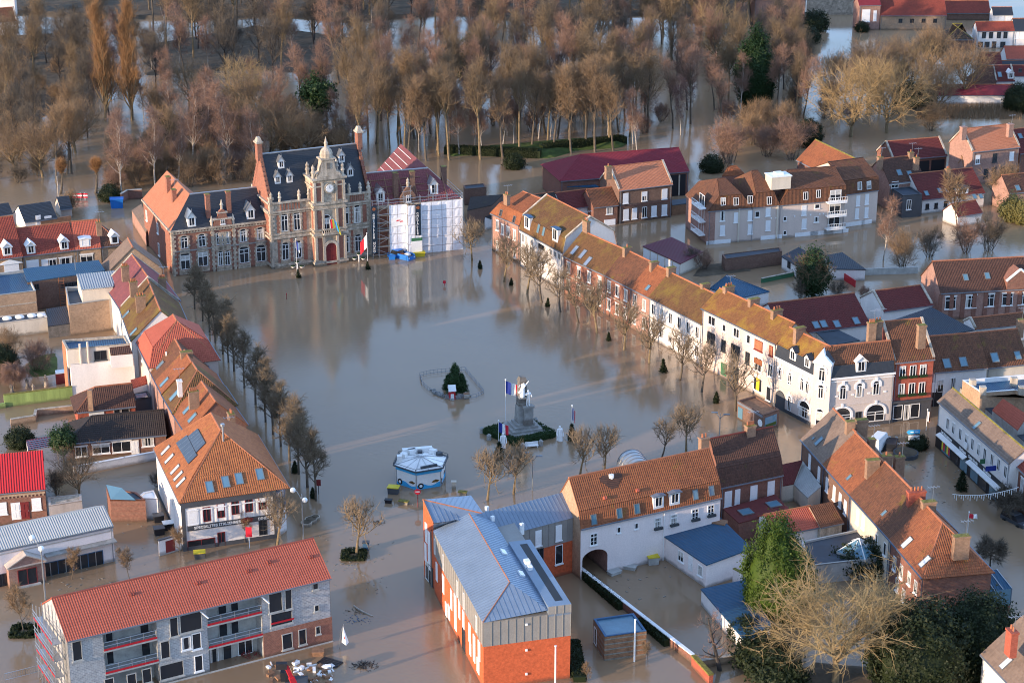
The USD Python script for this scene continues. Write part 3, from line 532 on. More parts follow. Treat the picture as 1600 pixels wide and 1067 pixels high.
for k in range(3):
    q = MB()
    for i in range(32):
        ww = .8 if i % 2 else .5; z = i * .42
        if k == 0: q.box(Pc(ww / 2 - .06, -.04, 0), C.e1, C.e2, ww, .18, z, z + .4); q.box(Pc(-.04, ww / 2, 0), C.e1, C.e2, .18, ww, z, z + .4)
        elif k == 1: q.box(Pc(L - ww / 2 + .06, -.04, 0), C.e1, C.e2, ww, .18, z, z + .4)
        else: q.box(Pc(-.04, DC - ww / 2, 0), C.e1, C.e2, .18, ww, z, z + .4)
    th.mesh('quoins', q, 'stone')
r = MB(); S2 = []
for q in ([Pc(.3, .5, hb - .6), Pc(L - .3, .5, hb - .6), Pc(L - .3, DC / 2, hrC), Pc(.3, DC / 2, hrC)], [Pc(L - .3, DC - .2, hb - .6), Pc(.3, DC - .2, hb - .6), Pc(.3, DC / 2, hrC), Pc(L - .3, DC / 2, hrC)]):
    n = rows(r, *q, .34, .03); e = q[1] - q[0]; e /= np.linalg.norm(e); up = q[3] - q[0]; up -= e * (e @ up); up /= np.linalg.norm(up); S2.append(Plane(q[0], e, up, n))
th.mesh('roof', r, 'slate'); th.mesh('ridge_flashing', MB().tube([Pc(.3, DC / 2, hrC + .05), Pc(L - .3, DC / 2, hrC + .05)], .17, 6), 'steel')
for z, hh, d in ((hb - .25, .3, .5), (hb - 1.9, .3, .55), (hb - 2.3, .22, .3), (5.6, .35, .4), (6.3, .2, .25), (.35, .35, .3)):
    q = MB(); q.box(Pc(L / 2, -d / 4, 0), C.e1, C.e2, L + d * .5, .2 + d / 2, z, z + hh); q.box(Pc(-d / 4, DC / 2, 0), C.e1, C.e2, .2 + d / 2, DC, z, z + hh); th.mesh('cornice', q, 'stone')
for a_, b_ in ((.09, .30), (.62 + .17, .94)):
    for i in range(7): q = MB(); u = L * (a_ + (b_ - a_) * (i + .5) / 7); q.box(Pc(u, -.02, 0), C.e1, C.e2, .22, .3, hb - 1.55, hb - .3); th.mesh('baluster', q, 'townbrick')
PF = C.F
for px0, px1 in ((432.5, 437.5), (452.5, 456.5), (473, 479), (529, 533), (548, 551.5), (567, 573)):
    a0 = PF.hit(px0, 350)[0]; a1 = PF.hit(px1, 350)[0]
    for z0, z1 in ((6.7, 10.9), (1.0, 5.4)): m = MB(); pbox(m, PF, a0, a1, z0, z1, 0, .06); th.mesh('brick_panel', m, 'townbrick')
for px, py in ((444.7, 349), (464, 347), (539.6, 338), (558, 336)): stonewin(PF, px, py, 1.25, 3.0)
for px, py in ((446, 394), (465.6, 391), (541, 383), (559.4, 381)): stonewin(PF, px, py, 1.3, 2.9)
for px, py in ((439.5, 263), (434.3, 287), (453, 285), (534, 253.5), (547.4, 275.5)): dormer(th, C, S2[0], px, py, 1.15, 1.35, 'steel', pitch=1.5, peak=.6)
for px, py, z in ((409.5, 214, hrC + 3.4), (553, 203, hrC + 3.4)):
    c = Pc(0 if px < 480 else L, DC / 2, 0); g = MB(); g.box(c, C.e1, C.e2, .9, 1.5, hrC - 1, hrC + 2.2); p = th.mesh('chimney', g, 'townbrick'); g = MB(); g.box(c, C.e1, C.e2, 1.3, 1.9, hrC + 2.2, hrC + 2.5); g.hexa([c + C.e1 * x + C.e2 * y + Z3 * (hrC + 2.5) for x, y in ((-.5, -.8), (.5, -.8), (.5, .8), (-.5, .8))], [c + C.e1 * x + C.e2 * y + Z3 * (hrC + 3.3) for x, y in ((-.25, -.4), (.25, -.4), (.25, .4), (-.25, .4))]); th.mesh('chimney_cap', g, 'stone', p)
def finial(c, z, h, r=.26):
    g = MB(); g.tube([c + Z3 * x for x in (z, z + h * .35, z + h * .4, z + h * .6, z + h * .75, z + h)], [r, r, r * 1.5, r * .8, r * 1.1, .03], 7); th.mesh('finial', g, 'stone')
for u in (.3, 1.9, L * .29, L * .385): finial(Pc(u, .1, 0), hb, 2.0)
for u in (L * .79, L - 1.9, L - .3): finial(Pc(u, .1, 0), hb, 2.0)
# clock tower
ht = hb + 4.0; u0 = PF.hit(487.5, 380)[0]; u1 = PF.hit(536.5, 380)[0]; uc, wt, fv = (u0 + u1) / 2, u1 - u0, 1.7
t = MB(); t.hexa([Pc(u0, -fv, -1.2), Pc(u1, -fv, -1.2), Pc(u1, 3.2, -1.2), Pc(u0, 3.2, -1.2)], [Pc(u0, -fv, ht), Pc(u1, -fv, ht), Pc(u1, 3.2, ht), Pc(u0, 3.2, ht)]); th.mesh('tower', t, 'palestone')
PT = Plane(Pc(0, -fv, 0), C.e1, Z3, -C.e2); PTL = Plane(Pc(u0, 0, 0), -C.e2, Z3, -C.e1)
for z, hh, d in ((ht - .3, .35, .7), (ht - 1.6, .25, .4), (11.5, .4, .7), (10.6, .25, .4), (5.7, .4, .7), (6.6, .22, .4), (.3, .4, .5)):
    q = MB(); q.hexa(*[[Pc(u0 - d / 2, -fv - d / 2, x), Pc(u1 + d / 2, -fv - d / 2, x), Pc(u1 + d / 2, 3, x), Pc(u0 - d / 2, 3, x)] for x in (z, z + hh)]); th.mesh('cornice', q, 'stone')
for sg in (-1, 1):
    for z0, z1 in ((12.2, 15.6), (7.0, 10.4), (1.0, 5.2)): m = MB(); pbox(m, PT, uc + sg * wt * .33 - .38, uc + sg * wt * .33 + .38, z0, z1, 0, .06); th.mesh('brick_panel', m, 'townbrick')
for z0, z1 in ((12.2, 15.6), (7, 10.4), (1, 5.2)): m = MB(); pbox(m, PTL, .4, 1.3, z0, z1, 0, .06); th.mesh('brick_panel', m, 'townbrick')
for sg in (-1, 1):
    for z0, z1 in ((12, 15.7), (6.8, 10.5), (.8, 5.4)):
        for k in (.46, .22): m = MB(); pbox(m, PT, uc + sg * wt * k - .22, uc + sg * wt * k + .22, z0, z1, 0, .22); th.mesh('pilaster', m, 'stone')
s, tt = PT.hit(510, 353); window(th, PT, s, tt, 1.7, 2.9, 'xa'); s, tt = PT.hit(513, 402); d = MB(); k = 10; arc = [(uc + 1.05 * math.cos(x), 3.1 + 1.05 * math.sin(x)) for x in np.linspace(0, math.pi, k + 1)]
ppoly(d, PT, [(uc - 1.05, -.3), (uc + 1.05, -.3)] + arc, 0, .08); p = th.mesh('door', d, 'redframe'); d = MB(); pbox(d, PT, uc - .04, uc + .04, 0, 3.9, .08, .14); pbox(d, PT, uc - 1, uc + 1, 2.9, 3.05, .08, .14)
for sg in (-1, 1): pbox(d, PT, uc + sg * .55 - .35, uc + sg * .55 + .35, .6, 1.4, .08, .12); pbox(d, PT, uc + sg * .55 - .35, uc + sg * .55 + .35, 1.7, 2.7, .08, .12)
th.mesh('door_panels', d, 'redframe', p); d = MB()
for i in range(k):
    o1 = [(uc + 1.5 * math.cos(x), 3.1 + 1.5 * math.sin(x)) for x in (math.pi * i / k, math.pi * (i + 1) / k)]; ppoly(d, PT, [o1[0], o1[1], arc[i + 1], arc[i]], 0, .25)
pbox(d, PT, uc - 1.5, uc - 1.05, 0, 3.1, 0, .25); pbox(d, PT, uc + 1.05, uc + 1.5, 0, 3.1, 0, .25); th.mesh('door_arch', d, 'stone')
b = MB(); b.box(PT.pt(uc, 6.0, .5), C.e1, C.e2, 3.2, 1.0, 5.9, 6.15)
for i in range(9): b.box(PT.pt(uc - 1.45 + i * .36, 0, .9), C.e1, C.e2, .14, .14, 6.15, 6.9)
b.box(PT.pt(uc, 6.0, .9), C.e1, C.e2, 3.2, .25, 6.9, 7.1); th.mesh('balcony', b, 'stone')
s, tt = PT.hit(509.2, 294.6); c = MB(); ring = lambda r, d: [PT.pt(uc + r * math.cos(x), tt + r * math.sin(x), d) for x in np.linspace(0, 2 * math.pi, 25)[:-1]]
c.hexa(ring(1.0, .0), ring(.95, .3)); p = th.mesh('clock_surround', c, 'stone'); c = MB(); c.hexa(ring(.72, .3), ring(.70, .34)); th.mesh('clock_face', c, 'whitetrim', p); c = MB()
pbox(c, PT, uc - .03, uc + .03, tt, tt + .5, .345, .36); pbox(c, PT, uc, uc + .38, tt - .035, tt + .035, .345, .36)
for i in range(12):
    a_ = i * math.pi / 6; x, y = uc + .6 * math.sin(a_), tt + .6 * math.cos(a_); pbox(c, PT, x - .03, x + .03, y - .03, y + .03, .345, .36)
th.mesh('clock_hands', c, 'blackpaint', p)
g = MB(); a_ = wt * .5     # scrolled gable and lantern over the clock
ppoly(g, PT, [(uc - a_ * .78, ht), (uc + a_ * .78, ht), (uc + a_ * .74, ht + .7), (uc + a_ * .5, ht + 1.1), (uc + a_ * .42, ht + 2.4), (uc + a_ * .36, ht + 3.4), (uc - a_ * .36, ht + 3.4), (uc - a_ * .42, ht + 2.4), (uc - a_ * .5, ht + 1.1), (uc - a_ * .74, ht + .7)], -1.9, -.1)
pbox(g, PT, uc - a_ * .8, uc + a_ * .8, ht + .05, ht + .35, -2.0, .2); pbox(g, PT, uc - a_ * .48, uc + a_ * .48, ht + 3.3, ht + 3.6, -2.1, .15); th.mesh('tower_gable', g, 'stone')
c0 = PT.pt(uc, 0, -1.0); g = MB(); g.tube([c0 + Z3 * (ht + z) for z in (3.6, 4.3, 4.9, 5.3, 5.5, 6.3, 6.5, 7.4)], [1.15, 1.2, 1.0, .6, .3, .35, .22, .03], 10); th.mesh('tower_dome', g, 'stone')
m = MB(); pbox(m, PT, uc - .3, uc + .3, ht + 1.6, ht + 2.7, -.1, -.02); th.mesh('niche', m, 'darkstone')
for sg in (-1, 1): finial(PT.pt(uc + sg * wt * .46, 0, -.5), ht, 2.6, .32); finial(PT.pt(uc + sg * wt * .46, 0, -3.6), ht, 2.4, .32); finial(PT.pt(uc + sg * .8, 0, -1), ht + 3.6, 1.2, .2)
r = MB(); a1 = Pc(uc, 4.2, hb + 6.6); rows(r, Pc(u0, 4.2, hb + 2.3), Pc(u0, -fv + 2, ht), Pc(uc, -fv + 2, ht + 2.2), a1, .34, .02); rows(r, Pc(u1, -fv + 2, ht), Pc(u1, 4.2, hb + 2.3), a1, Pc(uc, -fv + 2, ht + 2.2), .34, .02); th.mesh('tower_roof', r, 'slate')
# right wing under repair
hr_ = height(719, 310, 386)
R = frame((579, 322.5), (719, 310), hr_); SR, hrR = wing(R, 1.0, 24.0, 1, 'tile_purple', 'tile_purple', 'townbrick', dW)
for px, py in ((595, 316), (678.5, 303.5)): dormer(th, R, SR[0], px, py, 1.5, 1.9, 'steel', pitch=1.3)
for px, py, z in ((617.5, 270, 15.2), (643.5, 267.5, 15.2), (693, 260, 14.6)): chimney(th, R, px, py, z, 1.0, .9, 5.5, 0, 'brownbrick', along=1)
sm = R.F.hit(638, 322)[0]; g = MB(); ppoly(g, R.F, [(sm - 1.7, hr_), (sm + 1.7, hr_), (sm + 1.5, hr_ + 1.3), (sm + .6, hr_ + 2.6), (sm, hr_ + 3.2), (sm - .6, hr_ + 2.6), (sm - 1.5, hr_ + 1.3)], -.5, .2); th.mesh('gable', g, 'brownbrick'); finial(R.F.pt(sm, 0, -.1), hr_ + 3.0, 1.8); window(th, Plane(R.F.o + R.F.n * .2, R.F.u, Z3, R.F.n), sm, hr_ + .9, .9, 1.3, 'x')
for k in range(6):
    a_ = R.L * (.05 + .16 * k); b = MB(); pbox(b, SR[0], a_, a_ + .12, .4, 6.2, .05, .12); th.mesh('roof_batten', b, 'wood')
for k in range(4): b = MB(); pbox(b, SR[0], .5, R.L - 5 - k * .6, 1.0 + 1.5 * k, 1.1 + 1.5 * k, .05, .13); th.mesh('roof_batten', b, 'wood')
for k in range(5): b = MB(); pbox(b, SR[3], .5, 13.0 - k * .8, .8 + 1.3 * k, .9 + 1.3 * k, .05, .12); th.mesh('roof_batten', b, 'canvaswhite')
# scaffolding with white sheets
sc = Thing('scaffold', 'scaffolding wrapped in white sheeting over the right wing of the town hall', 'scaffold', R.pt(0, 0, 0))
PS = Plane(R.pt(0, 0, 0) - R.e2 * 1.5, R.e1, Z3, -R.e2); X = lambda px: PS.hit(px, 350)[0]
def sheets(P, s0, s1, z0, z1, nc, nr, m='sheeting'):
    for i in range(nc):
        for j in range(nr):
            q = MB(); a, b_ = s0 + (s1 - s0) * i / nc, s0 + (s1 - s0) * (i + 1) / nc; c, d = z0 + (z1 - z0) * j / nr, z0 + (z1 - z0) * (j + 1) / nr; o = .03 + .05 * random.random()
            k = 4; pts = [[P.pt(a + .03 + (b_ - a - .06) * x / k, c + .03 + (d - c - .06) * y / 3, o + .035 * math.sin(2.3 * x + i) * math.sin(y * 1.1)) for x in range(k + 1)] for y in range(4)]
            for y in range(3):
                for x in range(k): q.poly([pts[y][x], pts[y][x + 1], pts[y + 1][x + 1], pts[y + 1][x]])
            sc.mesh('sheet', q, m)
zt = hr_ + .3
sheets(PS, X(608), X(634), .5, zt, 2, 5); PB = Plane(PS.o + PS.n * 1.2, PS.u, Z3, PS.n); sheets(PB, X(634.5), X(657), .3, zt, 2, 5); sheets(PS, X(658), X(723), -.4, zt, 4, 6); PBL = Plane(PS.pt(X(634.5), 0, 0), PS.n, Z3, -PS.u); sheets(Plane(PBL.o, PBL.u, Z3, PBL.n), 0, 1.2, .5, zt, 1, 5)
PR = Plane(PS.pt(X(723), 0, 0), R.e2, Z3, R.e1); sheets(PR, 0, 11, -.4, zt, 4, 6)
def tb(p, r): sc.mesh('pole', MB().tube(p, r, 5), 'steel')
for s in [X(x) for x in (582, 592, 608, 634, 658, 678, 700, 723)]:
    for d in ((-.9, .12) if s < X(610) or s > X(722) else (-.9, -.12)): tb([PS.pt(s, -1, d), PS.pt(s, zt + 1.3, d)], .05)
for z in (zt + .5, zt + 1.1): tb([PS.pt(X(582), z, .1), PS.pt(X(723), z, .1)], .045); tb([PS.pt(X(723), z, .1), PS.pt(X(723), z, -11)], .045)
for j in range(6):
    z = .5 + j * 1.55; tb([PS.pt(X(582), z, .1), PS.pt(X(608), z, .1)], .045); tb([PS.pt(X(582 if j % 2 else 607), z, .1), PS.pt(X(607 if j % 2 else 582), z + 1.5, .1)], .045)
for s in (X(590), X(600), X(672), X(683), X(632), X(644)):
    tb([PS.pt(s, zt, -.6), PS.pt(s, zt + 3.2, -.6)], .045)
for s0, s1 in ((588, 602), (670, 685), (630, 646)):
    for z in (1.2, 2.2, 3.1): tb([PS.pt(X(s0), zt + z, -.6), PS.pt(X(s1), zt + z, -.6)], .04)
for j in range(6): b = MB(); b.box(PS.pt(X(595), 0, -.4), R.e1, R.e2, X(608) - X(582), .9, 1.9 + j * 1.5, 1.97 + j * 1.5); sc.mesh('deck_board', b, 'greywood')
for px, nm, txt, z0, z1 in ((584.5, 'banner', 'CHEVALIER NORD', .9, zt + .2), (653, 'banner', 'CHEVALIER', 4.0, zt + .1)):
    Pq = PB if px > 600 else PS; s = Pq.hit(px, 350)[0]; m = MB(); pbox(m, Pq, s - .52, s + .52, z0, z1, .22, .26); bn = Thing('banner', ('tall dark blue banner lettered CHEVALIER NORD hanging on the scaffold beside the town hall' if 'N' == txt[-4] else 'shorter dark blue banner lettered CHEVALIER hanging on the white sheeting'), 'banner', Pq.pt(s, z0, .3)); pn = bn.mesh('cloth', m, 'navy')
    n = len(txt); step = (z1 - z0 - 1.6) / n
    for i, ch in enumerate(txt):
        if ch == ' ': continue
        tm = textbox(Pq, ch, s - .32, z1 - 1.5 - (i + .85) * step, min(.62, step * .8), True, .265); bn.tri('letter', tm, 'whitetrim', pn)
    e = MB(); e.hexa([Pq.pt(s + .34 * math.cos(x), z1 - .6 + .34 * math.sin(x), .26) for x in np.linspace(0, 2 * math.pi, 9)[:-1]], [Pq.pt(s + .3 * math.cos(x), z1 - .6 + .3 * math.sin(x), .29) for x in np.linspace(0, 2 * math.pi, 9)[:-1]]); bn.mesh('emblem', e, 'tile_orange', pn)
bn = Thing('banner', 'white cloth banner with small red lettering tied to the sheeting', 'banner', PS.pt(X(623), 6.4, .3)); m = MB(); s = X(624); ppoly(m, PS, [(s - 1.6, 5.7), (s + 1.5, 5.9), (s + 1.5, 7.5), (s - 1.6, 7.3)], .2, .23); p = bn.mesh('cloth', m, 'whitetrim'); m = MB(); ppoly(m, PS, [(s - .7, 6.7), (s - .1, 6.75), (s + .2, 6.95), (s - .5, 6.95)], .235, .25); ppoly(m, PS, [(s, 6.5), (s + .8, 6.55), (s + .5, 6.75), (s + .1, 6.7)], .235, .25); bn.mesh('lettering', m, 'flagred', p)
sg = Thing('site_notice', 'white site notice board with dark green header at the foot of the sheeting', 'notice board', PB.pt(X(648), 1, .1)); m = MB(); s = X(648); pbox(m, PB, s - 1, s + 1, .4, 2.9, .1, .16); sg.mesh('board', m, 'whitetrim'); m = MB(); pbox(m, PB, s - 1.05, s + 1.05, 2.9, 3.5, .1, .17); sg.mesh('header', m, 'greenpaint')

# ---------------------------------------------------------------- left of the square: terraces, yards, corner house
def gable_house(name, label, A, B, he, ridge, tau, roof, wall, cat='house', group=None, D=None, **k):
    F = frame(A, B, he); T = Thing(name, label, cat, F.pt(0, 0, 0), group); F.T = T
    house(T, F, roof, wall, tau=tau, D=D, ridge=ridge, **k); return F
def spot(F, px, py, v=None):
    """(u, height) where the sight line meets the vertical plane at depth v (default: the ridge)"""
    v = F.D / 2 if v is None else v; return Plane(F.pt(0, v, 0), F.e1, Z3, -F.e2).hit(px, py)
RW = 'row of red-roofed brick terraced houses at the left'
h = gable_house('terraced_house', 'orange brick terraced house with white pediment and weathered red roof at the left edge', (-14, 406), (34, 400), 6.2, ((-10, 341.5), (27, 339)), .95, 'tile_red', 'tanbrick', caps='terracotta')
dormer(h.T, h, h.S[0], 12, 399, 1.6, 1.5, 'whitetrim'); wins(h.T, h.F, [(18, 417)], 2.6, 1.6, 's'); m = MB(); s = h.F.hit(15, 409)[0]; ppoly(m, h.F, [(s - 2.3, 5.0), (s + 2.3, 5.0), (s, 5.9)], .0, .25); h.T.mesh('pediment', m, 'whitetrim')
h = gable_house('terraced_house', 'long brick terraced house with dark red tiled roof and two white dormers', (35, 400), (118, 389.5), 6.0, ((30, 357), (111, 348)), .95, 'tile_red', 'tanbrick', caps='terracotta')
for px, py in ((49, 396.5), (101, 390)): dormer(h.T, h, h.S[0], px, py, 1.5, 1.5, 'whitetrim')
wins(h.T, h.F, [(51, 413, 2.2, 1.6, 's'), (70, 411.5, 1.2, 1.5, 's'), (82.5, 411), (102.5, 408.5, 2.2, 1.4)], 1.3, 1.4, 'wl')
h = gable_house('terraced_house', 'brick terraced house with the brightest red tiled roof in the left row', (118, 389.5), (157, 386), 6.0, ((112, 348), (150, 343.5)), .95, 'tile_bright', 'tanbrick', caps='terracotta')
dormer(h.T, h, h.S[0], 133.5, 385.5, 1.9, 1.4, 'shutterwhite', st='s', flat=True); wins(h.T, h.F, [(135.5, 403.5, 2.2, 1.4)], 1.3, 1.4, 'wl'); chimney(h.T, h, 154, 347, 12.0, .9, .7, 2.5, 2)
h = gable_house('terraced_house', 'brick house with dark mossy hipped roof closing the red-roofed row', (157.5, 385.5), (190, 381.5), 6.0, ((150, 346.5), (170, 345)), .95, 'tile_dark', 'tanbrick', hipR=3.5, caps='terracotta')
dormer(h.T, h, h.S[0], 179.5, 381, 1.5, 1.4, 'whitetrim', st='1')
# flat-roofed workshops behind the row
T = Thing('workshop', 'brown brick workshop under a broad blue metal roof', 'workshop', at(43, 441.5, 0)); G = mono(T, [(43, 441.5, 5.2), (163, 424, 5.2), (153, 408, 5.9), (37.4, 421, 5.9)], 'brownbrick', 'sheet_blue', over=.15); wins(T, G.sides[0], [(57.5, 448), (105, 445, 2.2, .7), (117, 443, 1.2, .7)], .8, 1.0, 'k')
m = MB(); m.box(at(118, 424, 5.4), np.array([1.0, 0, 0]), np.array([0, 1.0, 0]), .1, .1, 5.4, 7.6); T.mesh('aerial', m, 'steel')
T = Thing('workshop', 'brick workshop with sunken blue flat roof at the left edge', 'workshop', at(0, 461, 0)); G = mono(T, [(-14, 463, 5.2), (56, 454.5, 5.2), (40, 421.5, 5.2), (-14, 428.5, 5.2)], 'tanbrick', 'sheet_blue', lip=.5, coping='concrete')
m = MB(); s0, s1 = G.sides[0].hit(-14, 470)[0], G.sides[0].hit(56, 465)[0]; pbox(m, G.sides[0], s0, s1, 3.1, 3.3, 0, .08); T.mesh('string_course', m, 'stone')
T = Thing('annexe', 'low cream annexe with four white dome rooflights', 'annexe', at(0, 505, 0)); G = mono(T, [(-14, 507, 2.6), (74, 496, 2.6), (70, 487, 2.6), (-14, 496, 2.6)], 'creamwall', 'bitumendark', lip=.15)
for px, py in ((11, 497.5), (30.5, 495.5), (49.5, 493.5), (64, 492.5)):
    c = at(px, py, 2.6); q = trimesh.creation.icosphere(2, .62); q.apply_scale([1.3, 1, .6]); q.apply_translation(c); T.tri('dome_rooflight', q, 'whitetrim', smooth=True)
T = Thing('shed', 'low dark lean-to between the brick workshops', 'shed', at(75, 510, 0)); mono(T, [(75, 511, 2.0), (113, 506, 2.0), (104, 479, 2.8), (72, 484, 2.8)], 'darkstone', 'sheet_dark', lip=0)
T = Thing('warehouse', 'tan brick flat-roofed warehouse with sunken grey roof', 'warehouse', at(108, 476, 0)); G = mono(T, [(107, 477, 5.4), (170, 468, 5.4), (172, 444, 5.4), (102, 449, 5.4)], 'tanbrick', 'bitumendark', lip=.8, coping='concrete')
T = Thing('warehouse', 'cream block with ribbed grey metal roof above the tan warehouse', 'warehouse', at(129, 452, 0)); mono(T, [(128, 453.5, 7.4), (176, 449, 7.4), (184, 424, 7.9), (120, 430, 7.9)], 'creamwall', 'sheet_grey', over=.15)
T = Thing('ladder', 'rusty fire ladder on the brown brick workshop wall', 'ladder', at(99, 478, 1)); m = MB(); c = at(99, 482, 0)
for dx in (-.45, .45): m.tube([c + np.array([dx, 0, .2]), c + np.array([dx, 0, 5.6])], .05, 5)
T.mesh('rail', m, 'tile_orange')
for i in range(10): m = MB(); m.tube([c + np.array([-.45, 0, .5 + i * .5]), c + np.array([.45, 0, .5 + i * .5])], .05, 5); T.mesh('rung', m, 'tile_orange')
# houses along the left side of the square, from the town hall down to the corner
gable_house('house', 'small house with plain brown tiled gable roof next to the street by the town hall', (160, 413), (167, 428), 4.6, ((198, 377.5), (210, 402)), .9, 'tile_flat', 'tanbrick', D=9.5, caps='terracotta')
LR = []
def lrow(label, A, B, he, ridge, tau, roof, wall='whitewall', **k):
    h = gable_house('house', label, A, B, he, ridge, tau, roof, wall, gutter='bluegutter', caps='terracotta', **k); LR.append(h)
    return h
h = lrow('house with faded purple-red tiled roof and tall brick chimneys on the left row', (165, 444), (189, 481), 6.6, ((217.5, 414.5), (233, 440)), .95, 'tile_purple', gable='coping')
for px, py in ((195, 416, ), (208, 440)): chimney(h.T, h, px, py, h.top + 1.0, 1.2, .7, 2.6, 4, along=1)
h2 = lrow('house with yellow-green mossy slope and orange gable on the left row', (189, 481), (207, 532), 6.6, ((232, 446), (256, 489)), .95, 'tile_mossy', gable='')
for px, py in ((197, 492), (209, 519)): skylight(h2.T, h2.S[0], px, py, 1.0, 1.6, 'glassblue')
chimney(h2.T, h2, 219, 462, h2.top + .6, 1.5, .7, 2.8, 3, along=1); chimney(h2.T, h2, 253, 434, h2.top - .2, 1.2, .7, 3.2, 4, along=1)
wins(h2.T, h2.F, [(193, 509), (199, 527)], 1.0, 1.8, 's'); wins(LR[0].T, LR[0].F, [(172, 480), (179, 496)], 1.0, 1.8, 's')
h3 = frame((215, 535), (234.5, 573), 7.4); T = Thing('house', 'house with bright orange hipped mansard roof in the middle of the left row', 'house', h3.pt(0, 0, 0)); D3 = 10.2
house(T, h3, 'tile_bright', 'pinkwall', D=D3, prof=[(0, 7.4), (1.0, 9.6), (D3 / 2, 12.4), (D3 - 1.0, 9.6), (D3, 7.4)], hipL=3.6, hipR=4.6, gutter='gutter', caps='terracotta'); m = MB(); m.tube([h3.pt(h3.L + .1, 2.5, 7.4), h3.pt(h3.L + .1, 2.5, 9.5)], .12, 6); T.mesh('flue', m, 'whitetrim'); wins(T, h3.F, [(222, 556)], .9, 1.6, 'w'); h3.T = T
h4 = lrow('house with brown tiled roof and broad mossy chimney right after the orange mansard', (234, 573), (245, 595), 6.6, ((281, 544), (291, 560)), .95, 'tile_brown', 'pinkbrick'); chimney(h4.T, h4, 291, 549, h4.top + .8, 1.7, .8, 2.4, 0, along=1); skylight(h4.T, h4.S[0], 250.5, 571, 1.0, 1.6)
h5 = lrow('house with orange-brown roof, white gable end and two long rooflights on the left row', (245, 595), (255, 614), 6.6, ((296, 562), (305, 578)), .95, 'tile_orange', 'pinkbrick'); skylight(h5.T, h5.S[0], 257, 597.5, 1.0, 1.8); chimney(h5.T, h5, 280, 594, h5.top + .2, .8, .6, 2.4, 0, 'whitewall', False)
h6 = lrow('house with hipped brown roof and lichen-yellow top on the left row', (255, 615), (272, 644), 6.4, ((316, 590), (322, 598)), .95, 'tile_mossy', 'pinkbrick', hipR=4.0); skylight(h6.T, h6.S[0], 273, 618, 1.2, 2.0); chimney(h6.T, h6, 302, 611, h6.top + .4, 1.4, .7, 2.6, 4, along=1)
h7 = lrow('house with smooth orange roof and two rooflights beside the corner house', (272, 644), (293, 677), 6.2, ((326, 613), (345, 628)), .95, 'tile_orange', 'redbrick')
for px, py in ((293, 640), (301, 653)): skylight(h7.T, h7.S[0], px, py, 1.0, 1.7)
chimney(h7.T, h7, 361, 645, h7.top + .2, 1.3, .8, 3.0, 2); chimney(h7.T, h7, 357, 670, h7.top - .5, 1.3, .8, 3.0, 2)
# corner house
cf = frame((282.5, 784), (426, 752), 6.9); T = Thing('corner_house', 'white corner house with orange-brown hipped roof and solar panels facing the flooded square', 'house', cf.pt(0, 0, 0)); K = cf; LK = cf.L
lf = frame((243, 700), (282.5, 784), 6.9); Dk = LK + 1.2
lf.D = Dk; ua_, za_ = 11.0, 12.7
house(T, lf, 'tile_corner', 'whitewall', D=Dk, prof=[(0, 6.9), (2.1, 6.9 + (za_ - 6.9) * .34), (Dk / 2, za_), (Dk - 2.1, 6.9 + (za_ - 6.9) * .34), (Dk, 6.9)], hipL=4.6, hipR=lf.L - ua_, gutter='gutter', caps='terracotta', over=.25, walls=False)
P0, P1, P2, P3, P4 = lf.pt(0, 0, 0), lf.pt(lf.L, 0, 0), lf.pt(lf.L, Dk - 1.6, 0), lf.pt(lf.L - 1.6, Dk, 0), lf.pt(0, Dk, 0)
w = MB(); w.hexa([p - Z3 for p in (P0, P1, P2, P3, P4)], [p + Z3 * 6.9 for p in (P0, P1, P2, P3, P4)]); T.mesh('wall', w, 'whitewall')
FP = Plane(P1, lf.e2, Z3, lf.e1); LP = Plane(P0, lf.e1, Z3, -lf.e2)
m = MB(); pbox(m, FP, -.05, Dk - 1.55, 6.0, 6.75, 0, .2); pbox(m, FP, -.05, .45, -1, 6.0, 0, .1); pbox(m, FP, Dk - 2.0, Dk - 1.55, -1, 6.0, 0, .1); pbox(m, FP, 0, Dk - 1.6, -1, .55, 0, .08); pbox(m, LP, 0, lf.L, -1, .55, 0, .08); pbox(m, LP, 0, lf.L + .1, 6.4, 6.85, 0, .15); T.mesh('trim', m, 'charcoal')
m = MB(); a0 = FP.hit(293, 828)[0]; a1 = FP.hit(425, 794)[0]; sg0 = 3.05; pbox(m, FP, a0, a1, 2.75, 3.45, 0, .12); sp_ = T.mesh('sign_board', m, 'charcoal')
for txt, sx in (('SPECIALITES ITALIENNES', .8), ('DINEZ COTE', 9.1)):
    T.tri('lettering', textbox(FP, txt, a0 + sx, 2.93, .34, True, .12), 'whitetrim', sp_)
m = MB(); ppoly(m, FP, [(a0 + 7.1, 2.85), (a0 + 8.3, 2.85), (a0 + 8.5, 3.3), (a0 + 7.7, 3.6), (a0 + 6.9, 3.3)], .12, .16); T.mesh('emblem', m, 'redframe', sp_)
wins(T, FP, [(301, 807, 1.15, 2.1, 's'), (323, 803), (345, 797, 1.0, 2.0, 'r1zH'), (367.5, 792), (389, 788), (410, 784, 1.0, 2.0, 'r1zH')], 1.0, 2.0, 'rz')
wins(T, FP, [(315, 853, 3.6, 2.0, 'rz'), (346, 843, 1.0, 2.2, 'rz'), (411, 823, 1.1, 2.2, 'kz')], 1, 2, 'k')
for px in (301, 323, 345, 367.5, 389, 410):
    s, _ = FP.hit(px, 800); m = MB(); pbox(m, FP, s - .75, s + .75, 5.45, 5.6, 0, .14); pbox(m, FP, s - .7, s - .5, 3.5, 5.45, 0, .06); pbox(m, FP, s + .5, s + .7, 3.5, 5.45, 0, .06); T.mesh('window_surround', m, 'whitetrim')
wins(T, LP, [(258, 755), (270, 782)], .9, 1.9, 'wz')
